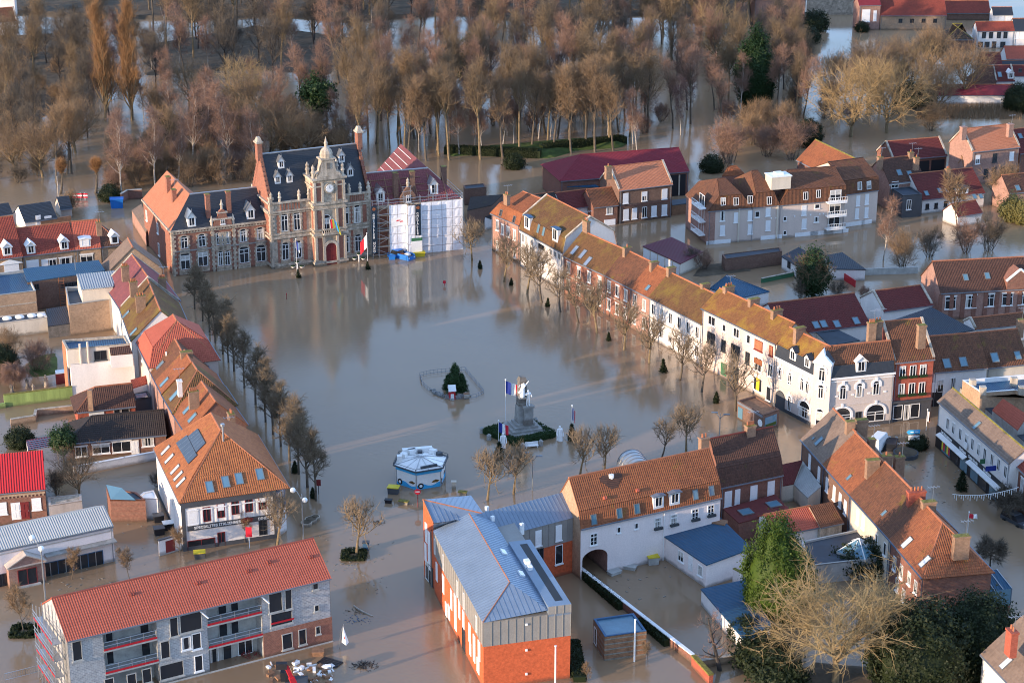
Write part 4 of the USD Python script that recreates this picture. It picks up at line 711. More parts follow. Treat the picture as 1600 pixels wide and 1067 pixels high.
PC = Plane(P2, (P3 - P2) / np.linalg.norm(P3 - P2), Z3, np.array([(P3 - P2)[1], -(P3 - P2)[0], 0]) / np.linalg.norm(P3 - P2)); m = MB(); pbox(m, PC, 0, np.linalg.norm(P3 - P2), 3.4, 6.9, 0, .03); T.mesh('blue_cladding', m, 'bluetrim'); window(T, PC, 1.1, 5.0, 1.1, 2.2, 'wz')
for px, py in ((327.5, 761), (352.5, 753), (373.5, 748), (406, 741)): skylight(T, lf.HR, px, py, 1.0, 1.7, 'glassblue')
for px, py in ((259, 704), (265, 717), (274, 734), (279, 744), (283, 754)): skylight(T, lf.S[0], px, py, .8, 1.7, 'shutterwhite')
for quad in (((276, 693), (295, 725.5), (308.6, 712), (293, 680.5)), ((294.7, 682.7), (307.5, 707.5), (322, 692.9), (309.7, 670.4))):
    c = [lf.S[1].hit(*p) for p in quad]; m = MB(); ppoly(m, lf.S[1], c, .05, .16); p = T.mesh('solar_panel', m, 'solar'); m = MB(); c = [np.array(x) for x in c]
    for k in range(1, 6):
        a, b = c[0] + (c[1] - c[0]) * k / 6, c[3] + (c[2] - c[3]) * k / 6; d = (c[1] - c[0]) / np.linalg.norm(c[1] - c[0]) * .02; m.poly([lf.S[1].pt(*(a - d), .165), lf.S[1].pt(*(a + d), .165), lf.S[1].pt(*(b + d), .165), lf.S[1].pt(*(b - d), .165)])
    T.mesh('solar_panel_lines', m, 'steel', p)
s, t = lf.HR.hit(349, 690); q = lf.HR.pt(s, t); m = MB(); m.tube([q - Z3 * .3, q + Z3 * 2.2], .12, 7); m.tube([q + Z3 * 2.2, q + Z3 * 2.5], .28, 7); p = T.mesh('flue', m, 'steel')
m = MB(); m.box(at(264, 858, 2.6), lf.e1, lf.e2, .9, 2.6, -.5, 2.4); 
T2 = Thing('garden_wall', 'white garden wall with dark capping beside the corner house', 'wall', at(262, 872)); w0, w1 = at(249, 868), at(283, 858); e = (w1 - w0) / np.linalg.norm(w1 - w0); m = MB(); m.box((w0 + w1) / 2, e, np.array([-e[1], e[0], 0]), np.linalg.norm(w1 - w0), .25, -1, 2.1); T2.mesh('wall', m, 'whitewall'); m = MB(); m.box((w0 + w1) / 2, e, np.array([-e[1], e[0], 0]), np.linalg.norm(w1 - w0) + .1, .35, 2.1, 2.25); T2.mesh('coping', m, 'charcoal'); m = MB(); pbox(m, Plane(w0, e, Z3, np.array([e[1], -e[0], 0])), .9, 2.2, .2, 1.8, .125, .16); T2.mesh('panel', m, 'redframe')
# yards behind the left row
T = Thing('house', 'flat-roofed house with white lower wall, cream upper storey and blue roof', 'house', at(113, 622, 0)); G = mono(T, [(110, 569, 5.6), (209, 560, 5.6), (203, 547, 5.6), (105, 556, 5.6)], 'whitewall', 'creamwall', lip=.1); G = mono(T, [(104.5, 546, 8.0), (203, 537, 8.0), (196, 524, 8.0), (97, 531.5, 8.0)], 'creamwall', 'sheet_blue', lip=.45, coping='stone', z0=5.0)
wins(T, G.sides[0], [(157, 555)], 1.9, 1.5, 'k'); m = MB(); pbox(m, G.sides[3], 0, 3.2, 0, 7.8, .01, .06); T.mesh('side_wall', m, 'tile_salmon')
for px, py in ((125, 548), (137, 545)): s, t = G.sides[0].hit(px, py); m = MB(); m.tube([G.sides[0].pt(s, 5.6, .2), G.sides[0].pt(s, t + 1.2, .2)], .16, 7); T.mesh('flue', m, 'creamwall')
mono(T, [(172.5, 556, 7.0), (207, 553, 7.0), (203, 541, 7.6), (171, 543, 7.6)], 'whitewall', 'tile_dark', z0=5.0); m = MB(); m.box(at(140, 606, 6.5), np.array([1., 0, 0]), np.array([0, 1., 0]), .7, .6, 3, 6.2); T.mesh('chimney', m, 'chimbrick')
mono(T, [(206, 608, 3.2), (234, 599, 3.2), (228, 588, 4.2), (204, 595, 4.2)], 'whitewall', 'tile_bright', lift=.03); mono(T, [(210, 626, 2.5), (236, 620, 2.5), (230, 611, 2.5), (206, 616, 2.5)], 'charcoal', 'bitumendark', lip=.1); m = MB(); m.poly([at(213, 622, 2.7), at(231, 620, 2.7), at(228, 613.5, 2.7), at(211, 615.5, 2.7)]); T.mesh('rooflight', m, 'glassblue')
h = frame((121, 643), (211, 633), 2.9); T = Thing('bungalow', 'small bungalow with brown pantiled hipped roof', 'bungalow', h.pt(0, 0, 0)); house(T, h, 'tile_dark', 'brightbrick', tau=.75, ridge=((145, 606), (204, 600)), hipL=3.0, caps='terracotta', over=.4); wins(T, h.F, [(151, 649, 2.2, 1.1, 's'), (183, 645, 1.0, 1.4, 'd'), (196, 643, 1.2, 1.0, 'd')], 1, 1)
h = frame((108, 691), (259, 677), 2.7); T = Thing('bungalow', 'long low bungalow with blackish mossy roof and white windows', 'bungalow', h.pt(0, 0, 0)); house(T, h, 'tile_black', 'redbrick', tau=.62, ridge=((140, 652), (253, 640)), hipL=3.5, caps='tile_black', over=.5); wins(T, h.F, [(127, 705, 1.7, 1.5), (158, 701, 2.4, 1.4), (190, 697.5, 2.6, 1.6), (231, 690, 1.7, 1.3)], 1, 1, 'wl'); door(T, h.F, 211, 698, 1.1, 2.1)
def wallrun(label, pts, h0, th_, wm, cm=None, cat='wall', name='garden_wall', cz=.1, z0=-1.2):
    T = Thing(name, label, cat, at(*pts[0])); W_ = [at(*p) for p in pts]
    for a, b in zip(W_, W_[1:]):
        e = (b - a) / np.linalg.norm(b - a); n = np.array([-e[1], e[0], 0]); m = MB(); m.box((a + b) / 2, e, n, np.linalg.norm(b - a) + th_ * .5, th_, z0, h0); T.mesh('wall', m, wm)
        if cm: m = MB(); m.box((a + b) / 2, e, n, np.linalg.norm(b - a) + th_ * .5, th_ + .12, h0, h0 + cz); T.mesh('coping', m, cm)
    return T
wallrun('low white garden wall in front of the blackish bungalow', [(116, 742), (195, 727), (244, 718)], 1.2, .25, 'whitewall', 'whitetrim')
wallrun('lime green garden wall at the left', [(8, 636), (113, 623)], 2.0, .3, 'limewall', 'moss'); wallrun('pale low wall at the left edge beside the lime green wall', [(-10, 640), (8, 637)], .8, .3, 'limewall')
wallrun('old ochre garden wall standing in the flood below the lime green wall', [(18, 665), (55, 659), (57, 650), (120, 643)], 1.0, .3, 'tanbrick', 'stone')
h = frame((-14, 771.5), (70, 763.5), 4.6); T = Thing('barn', 'brick barn with bright red corrugated roof', 'barn', h.pt(0, 0, 0)); house(T, h, 'sheet_red', 'redbrick', tau=.72, ridge=((0, 711), (60, 704)), tiles=False, over=.1); wins(T, h.F, [(4, 794, 1.1, 1.7, 'sa'), (57, 787, 1.2, 1.7, 'sa')], 1, 1); door(T, h.F, 25, 798, 1.2, 2.4); door(T, h.F, 39, 797, 1.1, 2.4, 'redframe')
m = MB(); pbox(m, h.F, 0, h.L, 4.0, 4.25, 0, .1)
for k in range(14): pbox(m, h.F, h.L * (k + .2) / 14, h.L * (k + .6) / 14, 3.75, 4.0, 0, .1)
T.mesh('brick_frieze', m, 'tanbrick')
for px, py, c in ((15.5, 813, 'yellow'), (48, 812, 'bluetrim')):
    c0 = at(px, py); b = Thing('wheelie_bin', ('dark wheelie bin with yellow lid beside the barn door' if c == 'yellow' else 'dark wheelie bin with blue lid right of the barn door'), 'bin', c0); q = MB(); X, Y = np.array([1., 0, 0]), np.array([0, 1., 0]); q.hexa([c0 + X * x * .45 + Y * y * .45 - Z3 * .3 for x, y in ((-1, -1), (1, -1), (1, 1), (-1, 1))], [c0 + X * x * .6 + Y * y * .6 + Z3 * .9 for x, y in ((-1, -1), (1, -1), (1, 1), (-1, 1))]); b.mesh('body', q, 'charcoal'); q = MB(); q.box(c0, X, Y, 1.3, 1.3, .9, 1.05); b.mesh('lid', q, c)
T = Thing('carport', 'carport with purple and blue striped corrugated roof', 'carport', at(44, 706)); mono(T, [(44, 704, 2.2), (92, 695, 2.2), (89, 681, 2.6), (41, 689, 2.6)], None, 'sheet_maroon')
for px, py in ((44, 714), (90, 704), (41, 699), (88, 690)): q = MB(); a = at(px, py); q.tube([a - Z3, a + Z3 * 2.3], .07, 5); T.mesh('post', q, 'whitetrim')
m = MB(); 
for k in range(5): a, b = at(44, 704, 2.42) , at(92, 695, 2.42); c, d = at(41, 689, 2.82), at(89, 681, 2.82); t = (k + .4) / 5; u = (k + .7) / 5; m.poly([a + (c - a) * t, b + (d - b) * t, b + (d - b) * u, a + (c - a) * u])
T.mesh('stripe', m, 'zinc')
T = Thing('shed', 'weathered white shed wall behind the red-roofed barn', 'shed', at(77, 806)); mono(T, [(76, 790, 2.4), (128, 782, 2.4), (127, 772, 2.4), (75, 777, 2.4)], 'beigerender', 'palestone', lip=.05)
T = Thing('outhouse', 'brick outhouse with green glass lean-to roof', 'outhouse', at(173, 816)); mono(T, [(172, 781, 3.2), (227, 781, 3.2), (213, 769, 3.2), (166, 762, 3.2)], 'redbrick', 'bitumendark', lip=.1); m = MB(); rows(m, at(173, 780, 3.3), at(212, 781, 3.3), at(190, 762, 4.3), at(166, 757, 4.3), 9, 0); T.mesh('glass_roof', m, 'glassblue')
T = Thing('garage', 'white garage with flat pale roof beside the corner house', 'garage', at(226, 800)); mono(T, [(214, 778, 3.0), (246, 779, 3.0), (240, 766, 3.0), (224, 769, 3.0)], 'whitewall', 'whitetrim', lip=.1); 
# hall at the bottom left
h = frame((-14, 862), (176, 821), 4.9); T = Thing('hall', 'pale pink hall with ribbed grey fibre cement roof and glazed front', 'hall', h.pt(0, 0, 0)); house(T, h, 'fibre_grey', 'pinkwhite', tau=.42, ridge=((0, 825.5), (165, 790)), tiles=False, over=.15, verge=.05, z0=-1.2)
wins(T, h.F, [(91, 889, 3.9, 2.5), (138, 878, 3.9, 2.5)], 1, 1, 'Bz'); wins(T, h.F, [(4, 911, 1.6, 2.6)], 1, 1, 'kz')
for s0 in (91, 138):
    s, t = h.F.hit(s0, 889 if s0 == 91 else 878); m = MB()
    for k in (-.98, .98): pbox(m, h.F, s + k - .05, s + k + .05, t - 1.25, t + 1.25, 0, .08)
    T.mesh('mullion', m, 'steel')
m = MB(); s0, s1 = h.F.hit(70, 880)[0], h.F.hit(179, 860)[0]; pbox(m, h.F, s0, h.L + .1, 3.0, 3.18, 0, 1.1); T.mesh('canopy', m, 'greystone'); m = MB(); pbox(m, h.F, 0, h.L, 4.2, 4.32, 0, .06); T.mesh('string_course', m, 'beigerender')
pf = frame((13, 889), (70, 877), 2.7); T.o = T.o; v0 = 0; house(T, pf, 'beigerender', 'pinkbrick', D=2.6, prof=[(0, 2.7), (1.3, 2.72), (2.6, 2.7)], tiles=False, gutter=None); m = MB(); a, b = pf.pt(-.2, -.05, 2.75), pf.pt(pf.L + .2, -.05, 2.75); c = (a + b) / 2 + Z3 * 1.3
m.poly([a, b, c]); T.mesh('porch_gable', m, 'pinkbrick'); m = MB(); bk = pf.e2 * 2.6
for q in ([a, c, c + bk, a + bk], [c, b, b + bk, c + bk]): m.hexa([x - pf.e2 * .2 for x in q], [x - pf.e2 * .2 + Z3 * .16 for x in q], True)
T.mesh('porch_roof', m, 'beigerender'); window(T, pf.F, pf.L / 2, 1.2, 2.4, 2.2, 'rz'); m = MB(); pbox(m, pf.F, pf.L / 2 - 1.5, pf.L / 2 + 1.5, -.3, .15, 0, .5); T.mesh('step', m, 'concrete')

# ---------------------------------------------------------------- building site at the bottom left
KF = frame((104.6, 999), (514.7, 901), 8.3); T = Thing('building_site', 'unfinished concrete-block apartment building with new red tiled roof and open balconies', 'building', KF.pt(0, 0, 0))
KD = depth_for(KF, ((81, 936.7), (487.7, 841.2)), .62); house(T, KF, 'tile_bright', 'blockwork', tau=.62, D=KD, walls=False, caps='tile_bright', over=.35)
F = KF.F; sx = lambda px, py=960: F.hit(px, py)[0]; he = 8.3; L = KF.L
bays = [(0, sx(162, 1010)), (sx(245, 990), sx(324, 975)), (sx(409, 955), L)]; rec = [(bays[0][1], bays[1][0]), (bays[1][1], bays[2][0])]
zf2 = F.hit(408, 957)[1]; zf1 = F.hit(408, 992)[1]
m = MB()
for a, b in bays:
    pbox(m, F, a, b, -1.2, he - .05, -.3, 0); 
    for s, n in ((a, -1), (b, 1)): P = Plane(F.pt(s, 0, 0), -F.n, Z3, F.u * n) if n > 0 else Plane(F.pt(s, 0, -2.0), F.n, Z3, -F.u); pbox(m, P, 0, 2.0, -1.2, he - .05, -.05, 0)
m.poly([KF.pt(0, KD, -1.2), KF.pt(0, 0, -1.2), KF.pt(0, 0, he), KF.pt(0, KD / 2, KF.top), KF.pt(0, KD, he)]); m.poly([KF.pt(L, 0, -1.2), KF.pt(L, KD, -1.2), KF.pt(L, KD, he), KF.pt(L, KD / 2, KF.top), KF.pt(L, 0, he)]); m.poly([KF.pt(L, KD, -1.2), KF.pt(0, KD, -1.2), KF.pt(0, KD, he), KF.pt(L, KD, he)])
T.mesh('wall', m, 'blockwork'); PB_ = Plane(F.pt(0, 0, -2.0), F.u, Z3, F.n)
for a, b in rec:
    m = MB(); pbox(m, F, a, b, -1.2, he, -2.3, -2.0); T.mesh('back_wall', m, 'concrete')
    for z in (zf1, zf2):
        m = MB(); pbox(m, F, a - .02, b + .02, z - .22, z, -2.0, .06); T.mesh('balcony_slab', m, 'concrete'); m = MB(); pbox(m, F, a, b, z, z + .22, .0, .09); T.mesh('edge_board', m, 'redpaint')
        for zz in (.55, 1.0): m = MB(); m.tube([F.pt(a, z + zz, .03), F.pt(b, z + zz, .03)], .03, 4); T.mesh('guard_rail', m, 'steel')
        for k in range(5): s = a + (b - a) * k / 4; m = MB(); m.tube([F.pt(s, z, .03), F.pt(s, z + 1.1, .03)], .035, 4); T.mesh('guard_post', m, 'steel')
q = lambda x, y: (x / 2.963, 800 + y / 2.963)
wins(T, PB_, [(*q(505, 580), .9, 1.7), (*q(668, 535), 1.1, 2.0), (*q(715, 522), .6, 2.0), (*q(510, 668), .9, 1.8), (*q(675, 632), 1.1, 2), (*q(720, 618), .6, 2), (*q(1028, 452), 1.1, 2), (*q(1085, 438), 1, 2), (*q(1195, 412), .5, 2), (*q(1033, 550), 1.1, 2), (*q(1087, 538), 1.0, 2), (*q(1195, 510), .5, 2), (*q(1052, 648), 1.1, 2.2)], 1, 2, 'dz')
wins(T, PB_, [(*q(992, 660), 1.0, 2.0, '1z'), (*q(1135, 620), 1.8, 2.0, 'wz')], 1, 2, 'w')
wins(T, F, [(*q(357, 640), 1.1, 2.4), (*q(805, 530), 1.0, 2.4), (*q(883, 508), 2.6, 2.3), (*q(765, 635), 1.1, 2.2), (*q(795, 730), 2.8, 1.9), (*q(1275, 415), 1.7, 2.5), (*q(1335, 402), .9, 2.5), (*q(1460, 342), .7, .8), (*q(1303, 490), 2.7, 1.7), (*q(1466, 443), .6, .8), (*q(610, 775), 1.1, 1.6), (*q(680, 755), 1.1, 1.8), (*q(505, 785), 1.1, 1)], 1, 2, 'd')
wins(T, F, [(*q(862, 605), 1.1, 1.6), (*q(910, 595), 1.1, 2.0), (*q(920, 697), 1.0, 2.0)], 1, 2, '1')
a, b = bays[2]; m = MB(); pbox(m, F, a, b + .1, -1.2, zf1 + .15, 0, .1); T.mesh('brick_facing', m, 'townbrick'); FO = Plane(F.o + F.n * .1, F.u, F.v, F.n); wins(T, FO, [(*q(1330, 596), 1.3, 2.0), (*q(1400, 576), 1.0, 2.0), (*q(1472, 545), .6, 1.0)], 1, 2, 'd'); m = MB(); s, t = F.hit(*q(1303, 503)); pbox(m, F, s - 1.3, s + 1.5, t - .1, t + .1, .1, .16); T.mesh('edge_board', m, 'redpaint')
m = MB(); pbox(m, F, -.1, L + .1, -.3, .12, .1, .25); T.mesh('plinth', m, 'concrete')
for px, py in ((945, 466), (1227, 398)): s, t = F.hit(*q(px, py)); m = MB(); m.tube([F.pt(s - .5, t + .4, .1), F.pt(s + .3, t - .5, .5)], .09, 6); T.mesh('pipe_stub', m, 'whitetrim')
for px, py in ((611, 380), (918, 328), (1152, 273), (1246, 232), (1440, 207)): s, t = KF.S[0].hit(*q(px, py)); m = MB(); pbox(m, KF.S[0], s - .25, s + .25, t - .2, t + .2, 0, .16); T.mesh('vent_tile', m, 'tile_red')
sc = Thing('scaffold', 'steel scaffolding with red-edged decks on the gable of the unfinished building', 'scaffold', KF.pt(0, 0, 0)); W_ = KF.W
for k in range(6):
    s = 1.0 + k * (KD - 2) / 5
    for d in (.35, 1.35): m = MB(); m.tube([W_.pt(s, -1, d), W_.pt(s, 10.4 - abs(s - KD / 2) * .35, d)], .055, 5); sc.mesh('pole', m, 'steel')
for z in (1.4, 3.4, 5.4, 7.4):
    for k in range(5):
        s0, s1 = 1 + k * (KD - 2) / 5, 1 + (k + 1) * (KD - 2) / 5; m = MB(); pbox(m, Plane(W_.pt(0, z, 0), W_.u, W_.n, Z3), s0, s1 - .05, .35, 1.3, 0, .07); sc.mesh('deck', m, 'steel')
    m = MB(); pbox(m, W_, 1, KD - 1, z + .07, z + .25, 1.32, 1.37); sc.mesh('toe_board', m, 'redpaint')
    for zz in (.6, 1.1): m = MB(); m.tube([W_.pt(.8, z + zz, 1.37), W_.pt(KD - .8, z + zz, 1.37)], .045, 5); sc.mesh('rail', m, 'steel')
for k in range(4): m = MB(); m.tube([W_.pt(1 + k * 2.2, -.5 + k * 2, 1.4), W_.pt(3.2 + k * 2.2, 1.5 + k * 2, 1.4)], .045, 5); sc.mesh('brace', m, 'steel')
# ---------------------------------------------------------------- modern brick and zinc building
q = lambda x, y: (500 + x / 3.264, 740 + y / 3.264)
hm = 8.4; MF = frame(q(580, 290), q(833, 757), hm); MT = T = Thing('civic_building', 'modern orange-brick building with grey zinc roofs and white vertical windows', 'building', MF.pt(0, 0, 0))
DM = np.linalg.norm(at(*q(1280, 703), hm) - at(*q(833, 757), hm)) ; MF.D = DM; sides(MF); LM = MF.L; pt = MF.pt; zc = hm - 3.0
m = MB(); m.hexa([pt(0, 0, -1.2), pt(0, DM, -1.2), pt(LM, DM, -1.2), pt(LM, 0, -1.2)][::-1], [pt(0, 0, zc), pt(0, DM, zc), pt(LM, DM, zc), pt(LM, 0, zc)][::-1]); T.mesh('wall', m, 'orangebrick')
def clad(P, s0, s1, z0, z1, name='cladding_panel'):
    n = max(1, int(round((s1 - s0) / .95)))
    for i in range(n):
        a, b = s0 + (s1 - s0) * i / n, s0 + (s1 - s0) * (i + 1) / n; m = MB(); pbox(m, P, a + .02, b - .03, z0, z1, 0, .06); pbox(m, P, b - .03, b + .02, z0, z1, 0, .12); T.mesh(name, m, 'cladgrey')
zp = hm + .95
m = MB(); m.hexa([pt(0, .05, zc), pt(LM - .05, .05, zc), pt(LM - .05, DM, zc), pt(0, DM, zc)], [pt(0, .05, hm), pt(LM - .05, .05, hm), pt(LM - .05, DM, hm), pt(0, DM, hm)]); T.mesh('upper_wall', m, 'cladgrey')
clad(MF.F, 0, LM, zc, hm); clad(MF.R, 0, DM, zc, hm - .02)
def seams(P, s0, s1, t0f, t1f, step=.55, nm='standing_seam', m_='zinc'):
    mb = MB(); n = int((s1 - s0) / step)
    for i in range(n + 1):
        s = s0 + (s1 - s0) * i / max(n, 1); a, b = t0f(s), t1f(s)
        if b - a > .1: pbox(mb, P, s - .018, s + .018, a, b, 0, .035)
    return mb
def facet(T, pts, m_='zinc', seam=True, name='roof_plane', along=0):
    p = [np.asarray(x, float) for x in pts]; e = p[(along + 1) % len(p)] - p[along]; e /= np.linalg.norm(e); nn = np.cross(p[1] - p[0], p[2] - p[0]); nn /= np.linalg.norm(nn); up = np.cross(nn, e); P = Plane(p[along], e, up, nn)
    mb = MB(); mb.poly(p); path = T.mesh(name, mb, m_)
    if seam:
        st = [((x - P.o) @ e, (x - P.o) @ up) for x in p]; s0, s1 = min(x[0] for x in st), max(x[0] for x in st)
        def span(s):
            hit = []
            for (a, b), (c, d) in zip(st, st[1:] + st[:1]):
                if abs(c - a) > 1e-6 and min(a, c) - 1e-6 <= s <= max(a, c) + 1e-6: hit.append(b + (d - b) * (s - a) / (c - a))
            return (min(hit), max(hit)) if len(hit) > 1 else (0, 0)
        sm_ = seams(P, s0 + .3, s1 - .3, lambda s: span(s)[0], lambda s: span(s)[1])
        if len(sm_.p) > 12: T.mesh('standing_seam', sm_, m_, path)
    return P
vr = DM * .44; hrm = hm + 1.75; ur = LM - 5.2; vb = DM * .74
facet(T, [pt(-.0, -.1, hm), pt(LM + .1, -.1, hm), pt(ur, vr, hrm), pt(0, vr, hrm)]); facet(T, [pt(LM + .1, -.1, hm), pt(LM + .1, vb, hm + .55), pt(ur, vr, hrm)]); S_R = facet(T, [pt(LM, vb, hm + .55), pt(0, vb, hm + .55), pt(0, vr, hrm), pt(ur, vr, hrm)])
m = MB(); m.tube([pt(0, vr, hrm + .03), pt(ur, vr, hrm + .03), pt(LM + .05, -.05, hm + .05)], .07, 5); T.mesh('ridge_trim', m, 'terracotta')
m = MB(); uu = LM * .30; m.hexa([pt(uu, vb, hm - .3), pt(LM + .08, vb, hm - .3), pt(LM + .08, DM + .05, hm - .3), pt(uu, DM + .05, hm - .3)], [pt(uu, vb, zp), pt(LM + .08, vb, zp), pt(LM + .08, DM + .05, zp), pt(uu, DM + .05, zp)]); T.mesh('roof_box', m, 'zinc')
clad(Plane(MF.R.pt(0, 0, .09), MF.R.u, Z3, MF.R.n), vb, DM, hm - .02, zp); clad(Plane(MF.R.pt(0, 0, .09), MF.R.u, Z3, MF.R.n), 0.05, vb, hm - .02, hm + .03, 'eaves_trim')
m = MB(); m.hexa([pt(uu + 1, vb + 1.1, zp - .2), pt(LM - 1, vb + 1.1, zp - .2), pt(LM - 1, vb + 2.0, zp - .2), pt(uu + 1, vb + 2.0, zp - .2)], [pt(uu + 1, vb + 1.1, zp + .01), pt(LM - 1, vb + 1.1, zp + .01), pt(LM - 1, vb + 2.0, zp + .01), pt(uu + 1, vb + 2.0, zp + .01)]); T.mesh('roof_slot', m, 'blackpaint'); m = MB(); m.box(pt(LM * .58, vb + .4, 0), MF.e1, MF.e2, .8, .6, zp, zp + .8); m.box(pt(LM * .58 + .9, vb + .5, 0), MF.e1, MF.e2, .5, .5, zp, zp + .5); T.mesh('vent_unit', m, 'whitetrim')
for px, py in ((1025, 512), (935, 402)): s, t = S_R.hit(*q(px, py)); m = MB(); pbox(m, S_R, s - .6, s + .6, t - .3, t + .3, 0, .2); T.mesh('roof_vent', m, 'whitetrim')
def panel(P, x, y, w, h, nm='window', mt='shutterwhite'):
    s, t = P.hit(*q(x, y)); window(T, P, s, max(t, h / 2 + .1), w, h, '1z' if nm == 'window' else 'd'); 
    m = MB(); pbox(m, P, s - w / 2 + .1, s + w / 2 - .1, max(t, h / 2 + .1) - h / 2 + .1, max(t, h / 2 + .1) + h / 2 - .1, .035, .06); T.mesh('blind', m, mt)
for x, y, w, h in ((597, 500, .9, 2.4), (630, 562, .9, 2.4), (645, 690, .9, 1.8), (659, 705, .9, 1.9), (671, 640, .8, 2.6), (692, 705, 1.1, 4.6), (712, 690, .8, 2.4), (733, 742, .9, 2.2), (765, 812, .9, 2.4), (768, 892, .8, 1.6), (788, 890, .9, 3.4), (813, 900, .9, 2.4), (808, 978, 1.1, 1.8)): panel(MF.F, x, y, w, h)
s, t = MF.F.hit(*q(735, 850)); window(T, MF.F, s, 1.5, 1.4, 2.8, 'kz', name='door')
CF = Plane(MF.F.o + MF.F.n * .07, MF.F.u, Z3, MF.F.n)
for x, y in ((590, 385), (634, 468), (705, 590), (738, 650), (801, 752)): s, t = MF.F.hit(*q(x, y)); window(T, CF, s, zc + 1.35, .5, 2.0, '1z')
for z in (zc - 1.2, zc - 4.2): s, _ = MF.R.hit(*q(1052, 870)); m = MB(); pbox(m, MF.R, s - .12, s + .12, z, z + .24, 0, .15); T.mesh('wall_lamp', m, 'whitetrim')
s, _ = MF.R.hit(*q(1052, 760)); m = MB(); pbox(m, MF.R, s - .12, s + .12, zc + 2, zc + 2.24, .07, .2); T.mesh('wall_lamp', m, 'whitetrim')
# rear left wedge
A2, B2 = at(*q(525, 133), 10.4), at(*q(578, 254), 8.9); C2, D2_ = at(*q(745, 232), 8.7), at(*q(835, 205), 9.0); E2 = at(*q(770, 112), 8.2)
gr = lambda p, z=-1.2: np.array([p[0], p[1], z]); m = MB(); m.poly([gr(A2), gr(B2), B2, A2]); T.mesh('wing_wall', m, 'orangebrick'); m = MB(); m.poly([gr(B2), gr(C2), C2, B2]); m.poly([gr(E2), gr(A2), A2, E2]); m.poly([gr(C2), gr(D2_), D2_, C2]); m.poly([gr(D2_), gr(E2), E2, D2_]); T.mesh('wing_wall', m, 'cladgrey')
up_ = Z3 * .05; facet(T, [A2 + up_, B2 + up_, C2 + up_, D2_ + up_], along=1); facet(T, [A2 + up_, D2_ + up_, E2 + up_]); m = MB(); m.tube([A2 + up_, D2_ + up_], .09, 5); m.tube([A2 + up_, B2 + up_], .09, 5); T.mesh('roof_trim', m, 'terracotta')
PW = Plane(gr(A2, 0), (gr(B2, 0) - gr(A2, 0)) / np.linalg.norm((B2 - A2)[:2]), Z3, np.cross((gr(B2, 0) - gr(A2, 0)) / np.linalg.norm((B2 - A2)[:2]), Z3))
for x, y, w, h in ((543, 300, .8, 2.6), (540, 400, .8, 2.4), (559, 350, 1.0, 2.8), (560, 440, 1.0, 2.6)): panel(PW, x, y, w, h)
s, t = PW.hit(*q(548, 505)); window(T, PW, s, 1.4, 1.2, 2.6, '1z'); s, t = PW.hit(*q(568, 550)); window(T, PW, s, 1.4, 1.6, 2.6, 'kz', name='door')
# right range towards the white house
h3_ = 7.6; M3 = frame(q(970, 305), q(1325, 212), h3_); D3_ = depth_for(M3, (q(840, 205), q(1200, 100)), 0, h3_ + 2.2); M3.D = D3_; sides(M3); p3 = M3.pt; L3 = M3.L
m = MB(); m.poly([p3(-1, 0, -1.2), p3(L3, 0, -1.2), p3(L3, 0, h3_ - 3.1), p3(-1, 0, h3_ - 3.1)]); T.mesh('wing_wall', m, 'orangebrick'); m = MB(); m.poly([p3(-1, 0, h3_ - 3.1), p3(L3, 0, h3_ - 3.1), p3(L3, 0, h3_), p3(-1, 0, h3_)]); m.poly([p3(L3, D3_, -1.2), p3(-8, D3_, -1.2), p3(-8, D3_, h3_), p3(L3, D3_, h3_)]); m.poly([p3(L3, 0, -1.2), p3(L3, D3_, -1.2), p3(L3, D3_, h3_), p3(L3, D3_ / 2, h3_ + 2.2), p3(L3, 0, h3_)]); T.mesh('wing_wall', m, 'cladgrey')
clad(M3.F, 0, L3, h3_ - 3.1, h3_ - .02); facet(T, [p3(-.6, -.15, h3_), p3(L3, -.15, h3_), p3(L3, D3_ / 2, h3_ + 2.2), p3(-6, D3_ / 2, h3_ + 2.2)]); facet(T, [p3(L3, D3_ + .1, h3_), p3(-8, D3_ + .1, h3_), p3(-8, D3_ / 2, h3_ + 2.2), p3(L3, D3_ / 2, h3_ + 2.2)])
M3o = Plane(M3.F.o + M3.F.n * .06, M3.F.u, Z3, M3.F.n); wins(T, M3o, [(*q(1113, 328), .9, 2.1), (*q(1217, 300), .9, 2.1)], 1, 2, 'sz'); wins(T, M3.F, [(*q(1218, 410), 1.1, 2.6, '1'), (*q(1118, 425), 1.2, 2.4, 'kz')], 1, 2, '1')
for px, py in ((880, 222), (852, 172), (1030, 258)): c = at(*q(px, py), h3_ + 1.8); m = MB(); m.box(c, M3.e1, M3.e2, .4, .4, h3_ + .5, h3_ + 1.95); T.mesh('roof_vent', m, 'whitetrim')
# ---------------------------------------------------------------- white house with the carriage arch and its yard
ha = height(907.5, 825, 905); AF = frame((907.5, 825), (1126, 776), ha); T = Thing('house', 'long white house with carriage arch and orange tiled mansard roof', 'house', AF.pt(0, 0, 0)); ta = ha + 5.4; DA = depth_for(AF, ((900, 746), (1100, 702.5)), 0, ta); LA = AF.L
house(T, AF, 'tile_orange', 'pinkwhite', D=DA, prof=[(0, ha), (.55, ha + 2.0), (DA / 2, ta), (DA - .55, ha + 2), (DA, ha)], walls=False, caps='terracotta', over=.25, verge=.05)
P = AF.F; s0, s1 = P.hit(909.5, 885)[0], P.hit(949, 880)[0]; zs = P.hit(910, 876)[1]; k = 10; arc = [((s0 + s1) / 2 - (s1 - s0) / 2 * math.cos(x), max(zs, 1.3) + 1.15 * math.sin(x)) for x in np.linspace(0, math.pi, k + 1)]
m = MB(); Q = lambda s, t: P.pt(s, t)
